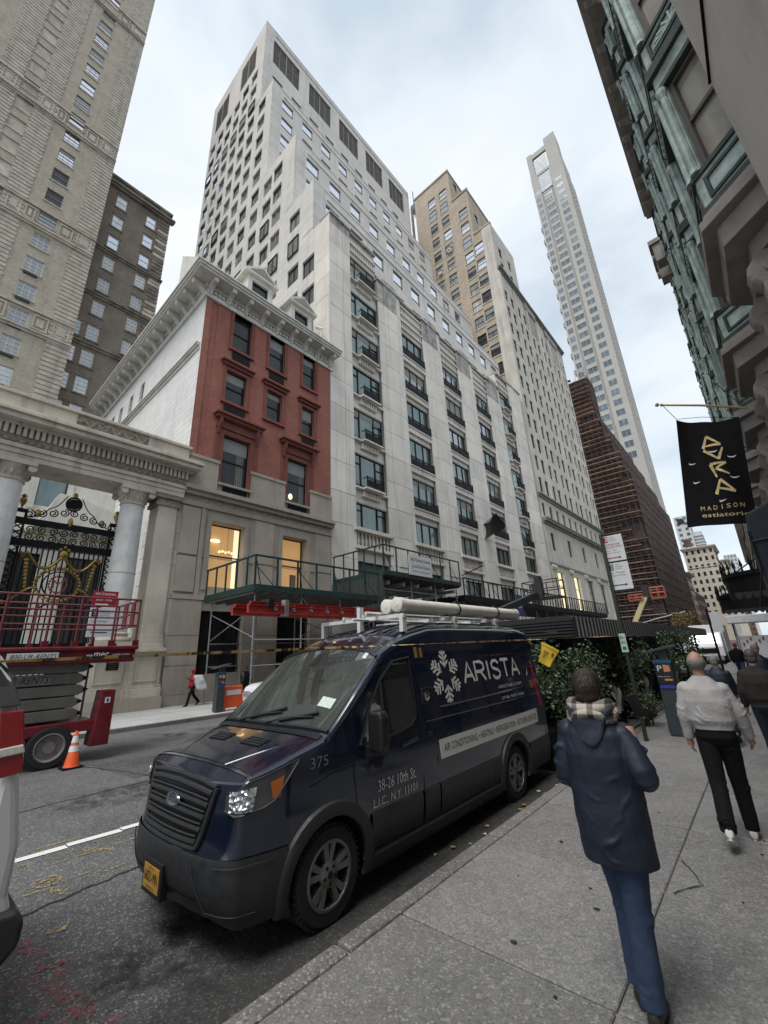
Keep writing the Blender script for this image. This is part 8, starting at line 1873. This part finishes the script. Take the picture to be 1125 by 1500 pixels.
ad_ = nd(t_, 'ShaderNodeMath', operation='ADD'); t_.links.new(cols_[0].outputs[0], ad_.inputs[0]); t_.links.new(cols_[1].outputs[0], ad_.inputs[1]); dv_ = nd(t_, 'ShaderNodeMath', operation='MULTIPLY'); t_.links.new(ad_.outputs[0], dv_.inputs[0]); dv_.inputs[1].default_value = .5; rp_ = nd(t_, 'ShaderNodeValToRGB'); rp_.color_ramp.interpolation = 'CONSTANT'; rp_.color_ramp.elements[0].color = (.50, .45, .38, 1); rp_.color_ramp.elements[1].position = .9; rp_.color_ramp.elements[1].color = (.03, .028, .03, 1); e_ = rp_.color_ramp.elements.new(.4); e_.color = (.20, .17, .15, 1); t_.links.new(dv_.outputs[0], rp_.inputs[0]); t_.links.new(rp_.outputs[0], b_.inputs['Base Color'])
o = m.build('scarf', pm, t, smooth=True, split=False); md = o.modifiers.new('creases', 'DISPLACE'); md.texture = CLT2; md.strength = .02; md.texture_coords = 'LOCAL'
m = MB(); m.box(-.004, .004, -.145, -.14, .74+dz, 1.02+dz); m.box(-.19, .19, -.155, -.15, .71+dz, .715+dz); up_(m)
ph = thing('mobile_phone', 'dark mobile phone held up by the man in the navy parka', 'phone', (-.80, 3.5, 1.58), local=True); m = MB(); m.M = Matrix.Rotation(R(-18), 4, 'Y') @ Matrix.Rotation(R(10), 4, 'X'); m.box(-.037, .037, -.005, .004, -.075, .075); m.build('phone_case', blkp, ph, bevel=.006); m = MB(); m.M = Matrix.Rotation(R(-18), 4, 'Y') @ Matrix.Rotation(R(10), 4, 'X'); m.box(-.033, .033, .004, .006, -.07, .07); m.build('phone_screen', g_mid, ph)
# balding man in the pale grey jacket
person('balding man in a pale grey jacket, black trousers and white sneakers walking away', -.70, 6.25, 1.86, 4, legs=((-14, 24), (11, 6)), arms=((-4, 16), (5, 22)), coat_m=greyj, hem=1.0, tr_m=blackt, shoe=shoe_w, hair='bald', hair_m=hair_g, vox=.010, fat=1.05, out=(.15, .22))
# others farther up the pavement
t, J, dz, k, up_, jk = person('man in a dark brown jacket and dark jeans walking ahead at the right edge', -.29, 9.4, 1.80, 0, legs=((14, 8), (-18, 30)), arms=((-8, 30), (12, 35)), coat_m=brownj, hem=.95, tr_m=plain('dark_jeans', (.014, .019, .032), .85), shoe=shoe_d, hair_m=plain('greying_hair', (.07, .06, .055), .6, var=.4, scale=50), vox=.013, fat=1.12, out=(.18, .22))
m = MB(); m.ball((.27, .05, .98+dz), (.05, .13, .13), 10, 8); up_(m); bg_ = thing('shoulder_bag', 'black bag hanging at the right hip of the man in dark brown', 'bag', (-.29, 9.4, 0), local=True); m.build('bag_body', blkp, bg_, smooth=True); m = MB(); m.tube([(.25, .05, 1.1+dz), (.2, .13, 1.35+dz), (.08, .05, 1.5+dz), (.05, -.11, 1.42+dz), (.22, -.1, 1.15+dz)], .012, 5); up_(m); m.build('strap', blkp, bg_)
person('grey haired person in a dark blue coat half hidden behind the man in grey', -.98, 11.6, 1.66, 0, coat_m=navyj, hem=.8, tr_m=blackt, shoe=shoe_d, hair_m=hair_g, vox=.016)
person('person in a navy jacket farther ahead, partly hidden by the man in brown', -.32, 14.5, 1.82, 0, coat_m=navyj, hem=.9, tr_m=denim, shoe=shoe_d, hair_m=hair_g, vox=.018)
person('pedestrian with a pale cap far up the pavement near the white cart', -1.25, 26, 1.75, 0, coat_m=blackt, hem=.9, tr_m=denim, shoe=shoe_d, hair_m=redj, vox=.02)
# woman in red with the white sack, and the person with a backpack on the far pavement
t, J, dz, k, up_, jk = person('woman in a red jacket and red cap carrying a white sack on the far pavement', -22.2, 10.35, 1.78, 190, legs=((26, 10), (-22, 22)), arms=((40, 75), (-10, 40)), coat_m=redj, hem=.92, tr_m=blackt, shoe=shoe_d, hair_m=redj, vox=.016, skin=skin_d)
m = MB(); m.prism([(.05, 1.66), (.14, 1.665), (.14, 1.685), (.0, 1.7)], 'x', -.06, .06); m.v = [(p[0], p[1]+.02, p[2]+dz+.0) for p in m.v]; up_(m); m.build('cap_brim', redj, t)
sk_ = thing('sack', 'big white plastic sack carried by the woman in red', 'bag', (-21.95, 10.66, 0), local=True); m = MB(); rows = []
for j in range(9): v = j/8; rows.append([(math.copysign(abs(math.cos(a))**.45, math.cos(a))*.17*(.75+.35*math.sin(math.pi*min(1, .2+v*.7)))+.05*noise.noise((math.cos(a)*2, math.sin(a)*2, v*4)), math.copysign(abs(math.sin(a))**.45, math.sin(a))*.24*(.8+.25*math.sin(math.pi*min(1, .25+v*.7)))+.06*noise.noise((math.cos(a)*2+5, math.sin(a)*2, v*4))+.26*(1-v)-.2, .70+.72*v+.04*noise.noise((a, 3, v))) for a in [2*math.pi*i/18 for i in range(18)]])
m.grid(rows, closed=True, cap=True); m.build('sack_body', plain('white_plastic', (.62, .63, .66), .45, var=.08), sk_, smooth=True, sub=1)
t, J, dz, k, up_, jk = person('person in black with a backpack standing by the shed post on the far pavement', -20.6, 12.35, 1.74, 20, legs=((4, 4), (-3, 4)), coat_m=blackt, hem=.9, tr_m=blackt, shoe=shoe_d, hair_m=hair_b, vox=.018)
bp_ = thing('backpack', 'black backpack worn by the person beside the shed post', 'bag', (-20.6, 12.35, 0), local=True, rz=R(20)); m = MB(); m.ball((0, -.24, 1.2+dz), (.16, .11, .25), 12, 9); m.build('backpack_body', blkp, bp_, smooth=True); m = MB(); [m.tube([(s*.1, -.15, 1.4), (s*.12, -.0, 1.5), (s*.13, .12, 1.35), (s*.13, -.0, 1.05)], .016, 5) for s in (-1, 1)]; m.build('strap', blkp, bp_)
